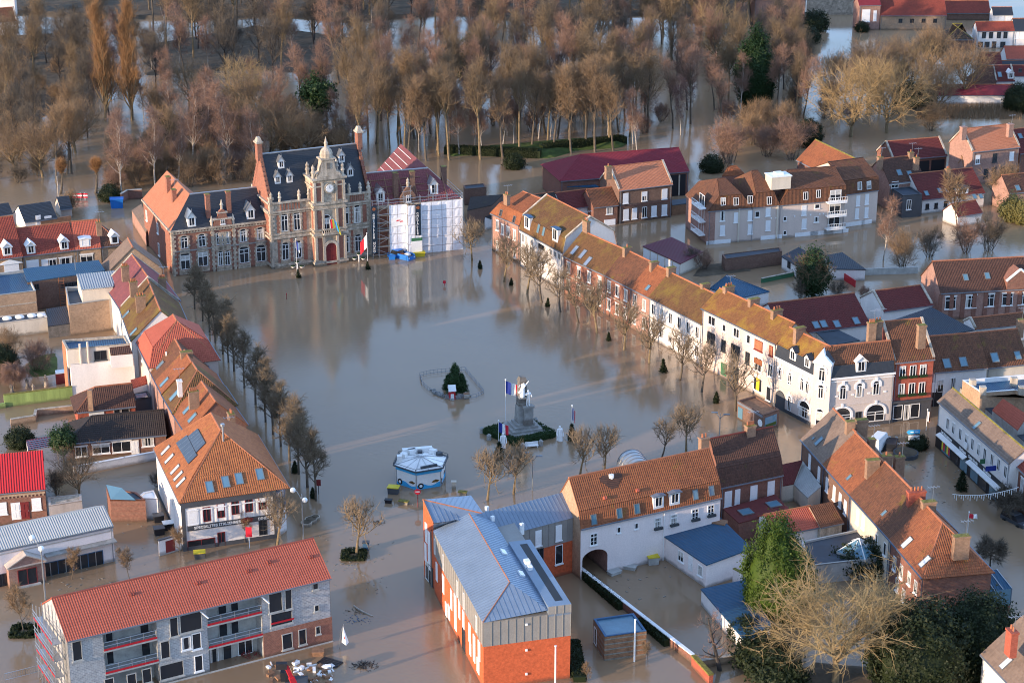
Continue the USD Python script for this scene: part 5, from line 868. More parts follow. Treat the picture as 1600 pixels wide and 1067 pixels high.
m.poly([Q(0, -1.2), Q(s0, -1.2), Q(s0, ha), Q(0, ha)]); m.poly([Q(s1, -1.2), Q(LA, -1.2), Q(LA, ha), Q(s1, ha)])
for (a, b), (c, d) in zip(arc, arc[1:]): m.poly([Q(a, b), Q(c, d), Q(c, ha), Q(a, ha)])
for u in (0, LA):
    g = [AF.pt(u, DA, -1.2), AF.pt(u, 0, -1.2), AF.pt(u, 0, ha), AF.pt(u, .55, ha + 2), AF.pt(u, DA / 2, ta), AF.pt(u, DA - .55, ha + 2), AF.pt(u, DA, ha)]
    if u: m.poly(g[::-1])
m.poly([AF.pt(LA, DA, -1.2), AF.pt(0, DA, -1.2), AF.pt(0, DA, ha), AF.pt(LA, DA, ha)]); T.mesh('wall', m, 'pinkwhite'); m = MB(); m.poly([AF.pt(0, DA, -1.2), AF.pt(0, 0, -1.2), AF.pt(0, 0, ha), AF.pt(0, .55, ha + 2), AF.pt(0, DA / 2, ta), AF.pt(0, DA - .55, ha + 2), AF.pt(0, DA, ha)]); T.mesh('gable_wall', m, 'tanbrick')
m = MB()
for (a, b), (c, d) in zip(arc, arc[1:]): m.poly([Q(c, d), Q(a, b), P.pt(a, b, -6), P.pt(c, d, -6)])
m.poly([Q(s1, -1), P.pt(s1, -1, -6), P.pt(s1, arc[-1][1], -6), Q(s1, arc[-1][1])][::-1]); m.poly([P.pt(s0, -1, -6), Q(s0, -1), Q(s0, arc[0][1]), P.pt(s0, arc[0][1], -6)][::-1]); m.poly([P.pt(s0, -1, -6), P.pt(s1, -1, -6), P.pt(s1, 4, -6), P.pt(s0, 4, -6)]); T.mesh('carriage_arch', m, 'pinkbrick')
for px, py in ((1028.7, 792.5), (1054, 787)): dormer(T, AF, AF.S[0], px, py, 1.5, 1.5, 'gutter', flat=True)
q = lambda x, y: (900 + x / 4, 640 + y / 4)
for x, y in ((110, 685), (270, 646), (380, 618), (745, 530), (845, 505)): skylight(T, AF.S[0], *q(x, y), .8, 1.3, 'glassblue')
wins(T, P, [(*q(110, 808),), (*q(510, 710),), (*q(610, 688),), (*q(743, 655),), (*q(842, 630),)], 1.0, 1.6, 'xm'); wins(T, P, [q(267, 750), q(377, 725)], .5, .8, '1')
for x, y in ((510, 738), (610, 716), (743, 684), (842, 658)): s, t = P.hit(*q(x, y)); m = MB(); pbox(m, P, s - .6, s + .6, t - .15, t + .15, .1, .4); T.mesh('window_box', m, 'darkframe')
c = at(*q(220, 437), ta - 1); m = MB(); m.tube([c - Z3 * 1.5, c + Z3 * .3], .22, 7); m.tube([c + Z3 * .3, c + Z3 * .7], .35, 7); T.mesh('flue', m, 'whitetrim'); s, t = AF.S[1].hit(*q(222, 440)); m = MB(); nn = 14; rr = [1.25 + .3 * math.sin(3 * x) + .2 * math.sin(7 * x) for x in np.linspace(0, 2 * math.pi, nn + 1)[:-1]]; m.poly([AF.S[1].pt(s + r * 1.2 * math.cos(x), t + r * .75 * math.sin(x), .045) for r, x in zip(rr, np.linspace(0, 2 * math.pi, nn + 1)[:-1])]); T.mesh('soot_patch', m, 'tile_dark')
for x, y in ((178, 552), (382, 505)): s, t = AF.S[1].hit(*q(x, y)); m = MB(); pbox(m, AF.S[1], s - .2, s + .2, t - .2, t + .2, 0, .3); T.mesh('vent_tile', m, 'tile_bright')
for x in (548, 565): s, t = P.hit(*q(x, 700)); m = MB(); m.tube([P.pt(s, -.5, .1), P.pt(s, ha - .2, .1)], .06, 5); T.mesh('downpipe', m, 'whitetrim'); break
T = Thing('extension', 'low white annexe with blue sheet roof in the yard of the white house', 'annexe', at(*q(555, 925))); G = mono(T, [(1035, 836, 3.1), (1103.8, 882.5, 3.1), (1172, 857, 3.4), (1118, 804, 3.4)], 'pinkwhite', 'sheet_blue', over=.25); wins(T, G.sides[0], [(*q(657, 915), 1.2, 1.4), (*q(778, 1005), 1.0, 1.4)], 1, 1, 'w'); door(T, G.sides[0], *q(718, 957), .9, 2.0); m = MB(); c = at(*q(895, 705), 3.5); m.box(c, np.array([.9, -.4, 0]), np.array([.4, .9, 0]), 1.9, 1.4, 3.3, 3.7); T.mesh('rooflight', m, 'wood')
hb2 = 5.6; BF = frame((1126, 761), (1222.5, 741), hb2); T = Thing('house', 'brick house with dark brown mansard roof beside the white house', 'house', BF.pt(0, 0, 0)); tb = hb2 + 5.6; DB = depth_for(BF, ((1106, 687.5), (1199, 668.7)), 0, tb); house(T, BF, 'tile_dark', 'redbrick', D=DB, prof=[(0, hb2), (.8, hb2 + 2.3), (DB / 2, tb), (DB - .8, hb2 + 2.3), (DB, hb2)], caps='tile_red', over=.2); wins(T, BF.F, [(1137.5, 779), (1152, 776, .8), (1177.5, 770), (1204.5, 763)], 1.1, 2.2, 'sl'); chimney(T, BF, 1100, 683, tb + 1.2, 1.2, .8, 2.6, 2, moss=False); chimney(T, BF, 1172.5, 664, tb + 1.0, 1.3, .8, 2.4, 6)
T = Thing('annexe', 'low annexe with dark red flat roof and two square rooflights', 'annexe', at(1150, 820)); G = mono(T, [(1131, 796, 2.8), (1155, 818, 2.8), (1233, 797, 3.2), (1210, 774, 3.2)], 'redbrick', 'tile_maroon', over=.1)
for px, py in ((1165.5, 800), (1209, 788)): skylight(T, G.S, px, py, 1.7, 1.7, 'glassblue')
h = gable_house('outbuilding', 'low outbuilding with salmon-red tiled roof and white gable', (1210, 835), (1281, 821), 2.4, ((1180, 807), (1269, 791)), .6, 'tile_bright', 'whitewall', 'outbuilding', caps='terracotta'); h = gable_house('outbuilding', 'low outbuilding with mottled brown tiled roof behind the brick row', (1282, 822), (1316, 815), 2.6, ((1270, 790.5), (1304, 785)), .6, 'tile_brown', 'stone', 'outbuilding')
T = Thing('shed', 'small shed under a slanting grey corrugated lean-to roof', 'shed', at(1260, 780)); mono(T, [(1240, 758, 2.2), (1262, 779, 2.2), (1283, 761, 3.4), (1254, 721, 3.4)], 'creamwall', 'fibre_grey'); mono(T, [(1223, 760, 2.4), (1240, 757, 2.4), (1254, 720, 4.0), (1222, 727, 4.0)], 'creamwall', 'tile_maroon')
T = Thing('annexe', 'flat black-roofed annexe with glass pyramid rooflight', 'annexe', at(1300, 880)); mono(T, [(1262, 884, 2.6), (1377, 871, 2.6), (1346, 826, 2.6), (1252, 846, 2.6)], 'concrete', 'bitumendark', lip=.25); c = at(1341, 862, 2.5); a = np.array([.8, -.6, 0]); b = np.array([.6, .8, 0]); m = MB(); base = [c + a * x * 2 + b * y * 2 + Z3 * .25 for x, y in ((-1, -1), (1, -1), (1, 1), (-1, 1))]; ap = c + Z3 * 1.9; kb = MB(); kb.hexa([p - Z3 * .3 for p in base], base); pr_ = T.mesh('rooflight_kerb', kb, 'concrete')
for i in range(4): m = MB(); m.poly([base[i], base[(i + 1) % 4], ap]); T.mesh('pane', m, 'glassblue', pr_); m = MB(); m.tube([base[i], ap], .06, 4); m.tube([base[i] * .5 + base[(i + 1) % 4] * .5, ap], .04, 4); T.mesh('glazing_bar', m, 'whitetrim', pr_)
T = Thing('garage', 'white garage row with blue corrugated lean-to roof', 'garage', at(1100, 940)); mono(T, [(1096, 922, 1.9), (1166, 1004, 1.9), (1204, 976, 2.2), (1168, 907, 2.2)], 'whitewall', 'sheet_blue', over=.15)
q = lambda x, y: (900 + x / 4, 800 + y / 4); hx = height(945, 994, 1031); T = Thing('pavilion', 'small timber-clad flat-roofed pavilion', 'pavilion', at(945, 1031)); G = mono(T, [q(180, 778) + (hx,), q(440, 742) + (hx,), q(360, 632) + (hx,), q(110, 667) + (hx,)], 'wood', 'paleblue', lip=.2, coping='bluetrim')
for sd in (0, 3):
    Pq = G.sides[sd]; Lq = np.linalg.norm((G.P[(sd + 1) % 4] - G.P[sd])[:2])
    for i in range(14): m = MB(); pbox(m, Pq, 0, Lq, i * hx / 14 - .02, (i + 1) * hx / 14 - .05, 0, .035); T.mesh('cladding_board', m, 'wood' if i % 3 else 'greywood')
m = MB(); pbox(m, G.sides[0], 0, np.linalg.norm((G.P[1] - G.P[0])[:2]), -.3, .12, .035, .09); T.mesh('plinth', m, 'stone'); window(T, G.sides[3], .9, 1.3, 1.0, 2.2, '1z')
wallrun('long courtyard wall with white coping running past the timber pavilion', [q(30, 395), q(730, 940)], 1.0, .35, 'redbrick', 'whitetrim', cz=.12); wallrun('ivy-covered brick wall at the bottom edge', [q(735, 960), q(840, 1075)], 1.2, .5, 'brightbrick', 'moss', cz=.2); wallrun('tan retaining wall behind the cut-back tree', [q(760, 975), q(1040, 925)], .9, .3, 'tanbrick', 'stone'); wallrun('white yard wall with ivy next to the blue-roofed annexe', [q(985, 440), q(1060, 480)], 1.9, .3, 'pinkwhite', 'moss')
# ---------------------------------------------------------------- brick row at the bottom right
def brow(label, A, B, ridge, roof, wall, tau=.95, he=6.4, **k): return gable_house('house', label, A, B, he, ridge, tau, roof, wall, gutter='bluegutter', caps='terracotta', group=None, **k)
q = lambda x, y: (1200 + x / 4, 640 + y / 4)
b1 = brow('house with grey-brown roof at the far end of the brick row, two mossy chimneys', (1253.7, 686), (1287, 724), ((1316, 653), (1338, 682)), 'tile_flat', 'brownbrick'); b2 = brow('house with warm orange roof and dark spot vents, second in the brick row', (1287, 724), (1330, 772), ((1340, 681), (1374, 716)), 'tile_orange', 'brownbrick'); b3 = brow('house with half orange and half brown roof and a four-pot chimney in the brick row', (1330, 772), (1392, 841), ((1386, 724), (1436, 779)), 'tile_brown', 'creamwall'); b4 = brow('end house with hipped orange roof and two white rooflights in the brick row', (1392, 841), (1444, 902), ((1452, 796), (1489, 836)), 'tile_orange', 'redbrick', hipR=5.5)
for h, x, y, w, hh in ((b1, 320, 198, .9, 1.5), (b1, 285, 180, .5, .5), (b2, 508, 425, .6, .9), (b3, 727, 648, .6, .9)): skylight(h.T, h.S[0], *q(x, y), w, hh, 'glassblue')
for x, y in ((870, 832), (982, 950)): skylight(b4.T, b4.S[0], *q(x, y), 1.0, 1.7, 'shutterwhite')
for h, x, y, w, dz, n in ((b1, 515, 70, 1.2, 1.2, 0), (b1, 585, 60, 1.6, .6, 0), (b2, 648, 180, .9, 0, 0), (b2, 655, 310, 1.7, .6, 0), (b2, 740, 285, 1.4, 0, 1), (b2, 822, 290, 1.3, -.6, 1), (b3, 928, 505, 2.2, .9, 4), (b3, 1005, 570, 1.7, .6, 0), (b4, 1210, 785, 1.9, .5, 0)): chimney(h.T, h, *q(x, y), h.top + dz, w, .8, 3.0, n, 'brightbrick' if n == 4 else 'chimbrick', n != 4, along=1)
for h, pts in ((b1, [(262, 322), (320, 400)]), (b2, [(370, 467), (415, 520), (452, 565), (484, 610)]), (b3, [(562, 670), (597, 700)])): wins(h.T, h.F, [q(*p) for p in pts], .9, 2.0, 's')
wins(b3.T, b3.F, [q(680, 815), q(732, 870)], .8, 1.7, '1'); wins(b4.T, b4.F, [q(793, 960), q(835, 1010)], .9, 1.8, 'w'); wins(b4.T, b4.F, [(1421, 903), (1431, 917), (1402, 913), (1412, 930)], .9, 1.7, 'w')
T = Thing('conservatory', 'lean-to glass conservatory at the end of the brick row', 'conservatory', at(1473, 960)); p = [at(1466, 912, 4.4), at(1473, 934, 3.0), at(1581, 919, 3.0), at(1557, 889, 4.4)]; m = MB(); m.poly([p[1], p[2], p[3], p[0]]); T.mesh('glass_roof', m, 'sheet_blue')
for k in range(9): t = k / 8; m = MB(); m.tube([p[1] + (p[2] - p[1]) * t + Z3 * .05, p[0] + (p[3] - p[0]) * t + Z3 * .05], .06, 4); T.mesh('glazing_bar', m, 'steel')
m = MB(); 
for a, b in ((p[1], p[2]), (p[2], p[3])): m.poly([np.array([*a[:2], .8]), np.array([*b[:2], .8]), b, a])
T.mesh('glass_wall', m, 'glassblue'); m = MB()
for a, b in ((p[1], p[2]), (p[2], p[3])): m.poly([np.array([*a[:2], -1]), np.array([*b[:2], -1]), np.array([*b[:2], .8]), np.array([*a[:2], .8])])
T.mesh('base_wall', m, 'redbrick')
for k in range(7): a = p[1] + (p[2] - p[1]) * k / 6; m = MB(); m.tube([np.array([*a[:2], .8]), a], .07, 4); T.mesh('post', m, 'gutter')
h = gable_house('house', 'white house with dark tiled roof and brick chimney at the bottom right corner', (1536, 1021), (1588, 1076), 6.2, ((1592, 985), (1640, 1030)), .9, 'tile_flat', 'whitewall', D=9); chimney(h.T, h, 1582, 984, 11.6, 1.3, .8, 3, 2, 'brightbrick', False); skylight(h.T, h.S[0], 1572, 1036, .9, 1.6, 'shutterwhite'); wins(h.T, h.F, [(1546, 1055), (1557, 1070)], .9, 1.8, 's')

# ---------------------------------------------------------------- terrace along the right of the square
def tile_house(label, A, B, he, ridge, tau, roof, wall, **k): return gable_house('house', label, A, B, he, ridge, tau, roof, wall, **({'caps': 'terracotta'} | k))
z7 = lambda x, y: (740 + x / 4, 220 + y / 4); z4 = lambda x, y: (1000 + x / 4, 420 + y / 4); z5 = lambda x, y: (1200 + x / 4, 480 + y / 4); z8 = lambda x, y: (1200 + x / 4, 200 + y / 4); z2 = lambda x, y: (1440 + x / 5.34, 560 + y / 5.34)
F = frame((768.5, 333), (812, 352), 7.2); T = Thing('house', 'pink brick house with orange mansard roof at the town hall end of the right terrace', 'house', F.pt(0, 0, 0)); house(T, F, 'tile_orange', 'pinkbrick', D=10, prof=[(0, 7.2), (.7, 9.3), (5, 11.2), (9.3, 9.3), (10, 7.2)], hipL=3.0, caps='terracotta'); 
for p in ((172, 452), (255, 492)): skylight(T, F.S[0], *z7(*p), .8, 1.3, 'glassdark')
wins(T, F.F, [z7(150, 530), z7(182, 555), z7(217, 570), z7(257, 590)], .9, 1.9, 'wl'); wins(T, F.F, [z7(150, 655), z7(217, 690), z7(257, 700)], .9, 1.9, 'w'); chimney(T, F, 792, 304, 12.0, 1.2, .7, 2, 2)
F = frame((813, 358), (879, 394), 7.0); T = Thing('house', 'white house with mossy mansard roof, two tall white dormers and a loggia', 'house', F.pt(0, 0, 0)); D_ = 11; house(T, F, 'tile_mossy', 'whitewall', D=D_, prof=[(0, 7.0), (.6, 9.4), (D_ / 2, 12.6), (D_ - .6, 9.4), (D_, 7.0)], caps='terracotta', gable='coping'); 
for p in ((335, 548), (510, 625)): dormer(T, F, F.S[0], *z7(*p), 2.0, 2.2, 'bluetrim', flat=True)
for p in ((407, 550), (440, 568)): skylight(T, F.S[0], *z7(*p), .8, 1.6)
wins(T, F.F, [z7(310, 605), z7(330, 615), z7(365, 630), (*z7(425, 655), 2.4, 1.7, 'dz'), z7(483, 685), z7(510, 700), z7(535, 715)], .9, 1.7, 'wz'); m = MB(); pbox(m, F.F, 0, F.L, 3.4, 3.6, 0, .12); pbox(m, F.F, 0, F.L, 6.4, 6.7, 0, .2); T.mesh('string_course', m, 'whitetrim'); chimney(T, F, *z7(705, 500), 12.8, 1.6, .7, 3, 2)
def rt(label, A, B, ridge, roof, wall, he=7.0, tau=.9, **k): return tile_house(label, A, B, he, ridge, tau, roof, wall, group=None, **k)
c1 = rt('brick house with mossy brown roof and three long rooflights on the right terrace', (881, 399), (946, 429), ((915, 364), (975, 390)), 'tile_mossy', 'townbrick'); c2 = rt('brick house with plain dark brown roof in the middle of the right terrace', (946, 429), (985, 449), ((975, 390), (1014, 408)), 'tile_brown', 'townbrick'); c3 = rt('narrow house with orange roof, one rooflight and white front on the right terrace', (985, 449), (1015, 464), ((1016, 411), (1045, 424)), 'tile_orange', 'pinkbrick'); c4 = rt('long white house with half mossy half brown roof on the right terrace', (1015, 464), (1097.5, 506), ((1050, 427), (1125, 465)), 'tile_mossy', 'whitewall')
for p in ((632, 685), (683, 710), (715, 755)): skylight(c1.T, c1.S[0], *z7(*p), 1.0, 1.9, 'steel')
skylight(c3.T, c3.S[0], *z7(1090, 920), .8, 1.1); 
for h, p, dz, n in ((c1, (960, 665), .9, 1), (c2, (1128, 755), .7, 0), (c3, (1235, 790), 1.0, 0), (c4, (1448, 892), .8, 0), (c4, (1590, 915), 1.0, 3)): chimney(h.T, h, *z7(*p), h.top + dz, 1.5, .7, 2.6, n, along=1)
for h, n, s in ((c1, 4, 'wl'), (c2, 3, 'wl'), (c3, 2, 'w'), (c4, 6, 'w')):
    for i in range(n):
        for z in (5.2, 2.0): window(h.T, h.F, h.L * (i + .5) / n, z, 1.0, 1.9, s)
    m = MB(); pbox(m, h.F, 0, h.L, 3.5, 3.66, 0, .1); h.T.mesh('string_course', m, 'stone')
hd = height(1214, 536, 630); F = frame((1098, 481), (1214, 537), hd); T = Thing('house', 'three-storey cream house with golden mossy roof and red blinds', 'house', F.pt(0, 0, 0)); house(T, F, 'tile_goldmoss', 'pinkwall', tau=.8, ridge=((1144, 459), (1247, 510)), caps='terracotta', gutter='bluegutter')
wins(T, F.F, [(*z4(450, 325), 1.9, 1.5, 'w'), (*z4(528, 365), .9, 1.4, '1'), (*z4(603, 400), 1.9, 1.5, 'w'), (*z4(680, 440), .9, 1.4, '1'), (*z4(742, 478), 2.0, 1.6, 'r'), (*z4(820, 512), .9, 1.6, 'r'), (*z4(445, 432), 2.0, 1.8, 'k'), (*z4(523, 480), 1.1, 1.9, 'k'), (*z4(597, 517), 2.2, 2.2, 'k'), (*z4(673, 557), 1.1, 1.9, 'k'), (*z4(740, 597), 2.2, 2.2, 'w'), (*z4(815, 635), 1.1, 2.0, 'w'), (*z4(600, 660), 1.4, 2.4, 'k'), (*z4(738, 722), 2.1, 2.2, 'w'), (*z4(805, 780), 1.2, 2.3, '1')], 1, 1)
for x, y, w, h, c in ((740, 580, 2.0, .9, 'tile_orange'), (742, 478, 1.8, 1.4, 'terracotta'), (820, 512, .7, 1.4, 'terracotta'), (738, 720, .8, 2.0, 'yellow'), (525, 628, 1.5, 2.0, 'greenpaint')): s, t = F.F.hit(*z4(x, y)); m = MB(); pbox(m, F.F, s - w / 2, s + w / 2, t - h / 2, t + h / 2, .04, .09); T.mesh('blind', m, c)
for p, n in (((555, 108), 3), ((712, 185), 0), ((855, 255), 3), ((998, 365), 0)): chimney(T, F, *z4(*p), F.top + .9, 1.8, .7, 2.6, n, along=1)
# corner building with turret
hc = height(1275, 586, 667); LFc = frame((1212.5, 555), (1275, 586), hc); RFc = frame((1296, 590), (1397.5, 580), hc); T = Thing('corner_building', 'greige stucco corner building with white arched window hoods and turret', 'building', LFc.pt(LFc.L, 0, 0)); tc = hc + 3.9
def hood(P, x, y, w, h, st='wz', base=None, arch=True):
    s, t = P.hit(x, y); 
    if base is not None: t = base + h / 2
    m = MB(); k = 8; r = w / 2 + .32; o = [(s + r * math.cos(a), t + h / 2 + r * .8 * math.sin(a)) for a in np.linspace(0, math.pi, k + 1)]; i_ = [(s + w / 2 * math.cos(a), t + h / 2 + w * .4 * math.sin(a)) for a in np.linspace(0, math.pi, k + 1)]
    for j in range(k): ppoly(m, P, [o[j], o[j + 1], i_[j + 1], i_[j]], 0, .14)
    pbox(m, P, s - .16, s + .16, t + h / 2 + w * .4, t + h / 2 + w * .4 + .6, 0, .2); pbox(m, P, s - w / 2 - .32, s - w / 2, t + h / 2 - .5, t + h / 2, 0, .14); pbox(m, P, s + w / 2, s + w / 2 + .32, t + h / 2 - .5, t + h / 2, 0, .14); T.mesh('window_hood', m, 'whitetrim'); window(T, P, s, t, w, h, st + 'a')
for Fq, rg, cap in ((LFc, ((1250, 519), (1295, 542.5)), 0), (RFc, ((1295, 542.5), (1377, 534)), 1)):
    Dq = depth_for(Fq, rg, 0, tc); house(T, Fq, 'tile_goldmoss' if not cap else 'tile_brown', 'greywall', D=Dq, prof=[(0, hc), (.45, hc + 1.7), (Dq / 2, tc), (Dq - .45, hc + 1.7), (Dq, hc)], caps='terracotta', over=.2, hipL=.0 if not cap else 0)
    m = MB(); pbox(m, Plane(Fq.pt(0, 0, 0), Fq.S[0].u, Fq.S[0].v, Fq.S[0].n), 0, .01, 0, .01, 0, .01); m = MB(); sl = Fq.S[0]; a = sl.pt(0, 0, .045) ; pbox(m, sl, .1, Fq.L, .05, 1.85, .0, .07); T.mesh('slate_skirt', m, 'slate'); m = MB(); pbox(m, Fq.F, -.1, Fq.L + .1, hc - .35, hc - .05, 0, .3); pbox(m, Fq.F, -.05, Fq.L + .05, hc - .8, hc - .65, 0, .12); T.mesh('cornice', m, 'whitetrim'); m = MB(); pbox(m, Fq.F, -.05, Fq.L + .05, -1, .5, 0, .1); T.mesh('plinth', m, 'charcoal'); m = MB(); pbox(m, Fq.F, 0, Fq.L, 3.55, 3.7, 0, .08); T.mesh('string_course', m, 'greywall')
    for i in range(4): m = MB(); pbox(m, Fq.F, Fq.L * (i + .5) / 4 - .2, Fq.L * (i + .5) / 4 + .2, 5.0, 5.25, 0, .08); T.mesh('white_plaque', m, 'whitetrim')
for p in ((955, 572), (1045, 618)): dormer(T, LFc, LFc.S[0], *z4(*p), 1.4, 1.5, 'slate', st='w')
dormer(T, RFc, RFc.S[0], *z4(1380, 645), 1.6, 1.7, 'whitetrim')
for x, y in ((878, 660), (937, 692), (1013, 728), (1047, 747)): hood(LFc.F, *z4(x, y), .85, 1.6, 'wzs' if x > 1000 else 'wz')
for x, y in ((1267, 778), (1370, 765), (1475, 750)): hood(RFc.F, *z4(x, y), 1.0, 1.8, 'wz')
hood(LFc.F, *z4(1030, 885), 2.6, 1.6, 'xz', .7); hood(RFc.F, *z4(1260, 900), 2.9, 1.5, 'xz', .6); hood(RFc.F, *z4(1470, 895), 2.9, 1.5, 'xz', .6); hood(LFc.F, *z4(935, 835), .8, 2.0, 'wz', .6)
s, _ = LFc.F.hit(*z4(878, 810)); m = MB(); k = 8; ppoly(m, LFc.F, [(s - 1.1, -.3), (s + 1.1, -.3)] + [(s + 1.1 * math.cos(a), 2.0 + 1.0 * math.sin(a)) for a in np.linspace(0, math.pi, k + 1)], .0, .12); T.mesh('carriage_door', m, 'charcoal'); s, _ = RFc.F.hit(*z4(1365, 915)); window(T, RFc.F, s, 1.2, 1.0, 2.3, 'kz', name='door')
a0, b0 = LFc.pt(LFc.L - .1, 0, 0), RFc.pt(.1, 0, 0); e = (b0 - a0) / np.linalg.norm(b0 - a0); TP = Plane(a0 + np.array([e[1], -e[0], 0]) * .35, e, Z3, np.array([e[1], -e[0], 0])); wl = np.linalg.norm(b0 - a0); m = MB(); pbox(m, TP, -.2, wl + .2, -1.2, hc + 2.2, -2.5, 0); T.mesh('turret', m, 'greywall'); m = MB(); ppoly(m, TP, [(-.3, hc + 2.2), (wl + .3, hc + 2.2), (wl * .62, hc + 3.3), (wl * .5, hc + 4.4), (wl * .38, hc + 3.3)], -.5, .1); pbox(m, TP, -.35, wl + .35, hc + 2.0, hc + 2.25, -.5, .2); T.mesh('turret_gable', m, 'whitetrim'); m = MB(); r0, r1 = TP.pt(wl / 2, hc + 3.6, -.4), TP.pt(wl / 2, hc + 3.6, -3.5); rows(m, TP.pt(-.2, hc + 2.2, -3.5), TP.pt(-.2, hc + 2.2, -.4), r0, r1); rows(m, TP.pt(wl + .2, hc + 2.2, -.4), TP.pt(wl + .2, hc + 2.2, -3.5), r1, r0); T.mesh('turret_roof', m, 'slate')
hood(TP, *z4(1138, 660), 1.0, 1.7, 'wz', hc - .6); hood(TP, *z4(1130, 775), 1.1, 1.7, 'wz'); s = wl / 2; window(T, TP, s, 1.4, 1.2, 2.7, '1za', name='door')
# red building
h6_ = height(1397.5, 566, 659); F = frame((1398, 566), (1459, 560), h6_); T = Thing('house', 'narrow vivid orange-red painted house with grey shopfront and steep mossy roof', 'house', F.pt(0, 0, 0)); house(T, F, 'tile_brown', 'brightbrick', tau=.95, ridge=((1385, 502), (1432, 500)), caps='terracotta', gable='coping')
wins(T, F.F, [z5(840, 405), z5(905, 400), z5(968, 395), z5(833, 515), z5(897, 510), z5(960, 505)], 1.0, 1.9, 'wz')
for p in ((840, 435), (905, 430), (968, 425), (833, 548), (897, 543), (960, 538)): s, t = F.F.hit(*z5(*p)); m = MB(); pbox(m, F.F, s - .6, s + .6, t - .2, t + .15, .08, .4); T.mesh('flower_box', m, 'leaf_ivy')
m = MB(); pbox(m, F.F, -.05, F.L + .05, -1, 3.3, 0, .12); pbox(m, F.F, -.1, F.L + .1, 3.0, 3.3, .12, .4); T.mesh('shopfront', m, 'charcoal'); FO = Plane(F.F.o + F.F.n * .12, F.F.u, F.F.v, F.F.n); wins(T, FO, [(*z5(810, 655), 1.5, 2.2), (*z5(866, 655), .9, 2.4), (*z5(917, 645), 1.5, 2.2)], 1, 1, '1z')
for p, n in (((650, 95), 3), ((690, 85), 2), ((962, 110), 0)): chimney(T, F, *z5(*p), F.top + .8, 1.2, .8, 3.6, n)
h = tile_house('white house with broad brown roof and three blue rooflights right of the red house', (1459.5, 581), (1542, 574), 5.6, ((1446, 528), (1562, 515.5)), .95, 'tile_brown', 'whitewall'); wins(h.T, h.F, [z5(1078, 490), z5(1155, 478)], 1.0, 2.0, 'wz')
for p in ((1117, 352), (1220, 342), (1417, 315)): skylight(h.T, h.S[0], *z5(*p), 1.2, 1.6)
m = MB(); s, t = h.F.hit(*z5(1037, 500)); pbox(m, h.F, s - .35, s + .35, t - .8, t + .8, .05, .12); h.T.mesh('sign', m, 'whitetrim'); m = MB(); s, t = h.F.hit(*z5(1040, 640)); pbox(m, h.F, 0, 1.6, -1, 2.8, 0, .08); h.T.mesh('shopfront', m, 'blackpaint')
h = tile_house('pale house with brown roof and television aerial at the right edge', (1542, 574), (1606, 567.5), 5.2, ((1562, 515.5), (1610, 511)), .95, 'tile_brown', 'creamwall', D=h.D); skylight(h.T, h.S[0], *z5(1560, 302), 1.0, 1.4); chimney(h.T, h, *z5(1580, 75), h.top + 1.2, 1.0, .7, 3, 0)
T = Thing('building', 'tan brick building with sunken blue flat roof at the right edge', 'building', at(*z2(495, 385))); G = mono(T, [(1532.5, 613.5, 6.4), (1587, 609.5, 6.4), (1612, 616, 6.4), (1612, 584.5, 6.4), (1504, 594, 6.4)], 'tanbrick', 'sheet_blue', lip=.8, coping='whitetrim')
for p in ((425, 205), (510, 265), (770, 190), (835, 265)): c = at(*z2(*p), 6.6); m = MB(); m.box(c, np.array([1., 0, 0]), np.array([0, 1., 0]), .9, .9, 6, 7.2); T.mesh('roof_box', m, 'stone')
hs = height(1466, 624.6, 695); F = frame((1468, 626), (1579, 723), hs); T = Thing('shop_building', 'long white building with brown roof over black shopfronts and white awnings', 'building', F.pt(0, 0, 0)); house(T, F, 'tile_flat', 'whitewall', tau=.85, ridge=((1486, 606), (1599, 699.5)), caps='moss'); skylight(T, F.S[0], *z2(462, 560), .8, 1.4)
wins(T, F.F, [z2(220, 545), z2(268, 583), z2(325, 632), z2(375, 680), z2(427, 715), z2(478, 760), z2(530, 797), z2(590, 845), z2(645, 885), z2(702, 945)], .9, 1.7, 'wz')
m = MB(); pbox(m, F.F, 0, F.L, -1.2, 3.3, 0, .15); T.mesh('shopfront', m, 'blackpaint'); FO = Plane(F.F.o + F.F.n * .15, F.F.u, F.F.v, F.F.n)
for a, b, c in ((.10, .22, 'glassblue'), (.24, .34, 'glassdark'), (.37, .47, 'glassblue'), (.52, .62, 'glassblue'), (.64, .74, 'glassdark'), (.78, .9, 'glassblue')): m = MB(); pbox(m, FO, F.L * a, F.L * b, .2, 2.2, 0, .04); T.mesh('shop_window', m, c)
for a, b in ((.06, .46), (.50, .93)): m = MB(); q = [FO.pt(F.L * a, 2.6, .05), FO.pt(F.L * b, 2.6, .05), FO.pt(F.L * b, 2.3, .7), FO.pt(F.L * a, 2.3, .7)]; m.hexa([x for x in q][::-1], [x + Z3 * .12 for x in q][::-1], True); T.mesh('awning', m, 'canvaswhite')
for txt, a in (('Le Vincennes', .07), ('Optique', .34), ('Cote Mode', .47), ('Boutique', .68)): T.tri('lettering', textbox(FO, txt, F.L * a, 2.78, .42, True, .0), 'whitetrim')
for k, c in enumerate(('flagyellow', 'flagred', 'greenpaint', 'flagyellow', 'flagred')): m = MB(); pbox(m, FO, F.L * (.1 + .025 * k), F.L * (.118 + .025 * k), .5, 1.7, .04, .07); T.mesh('poster', m, c)
for p, c in (((540, 855), 'greenpaint'), ((632, 912), 'flagblue')): s, t = F.F.hit(*z2(*p)); m = MB(); pbox(m, Plane(F.F.pt(s, t, 0), F.F.n, Z3, -F.F.u), .2, 1.7 if c == 'flagblue' else .9, -.35, .35, -.06, .06); T.mesh('hanging_sign', m, c)
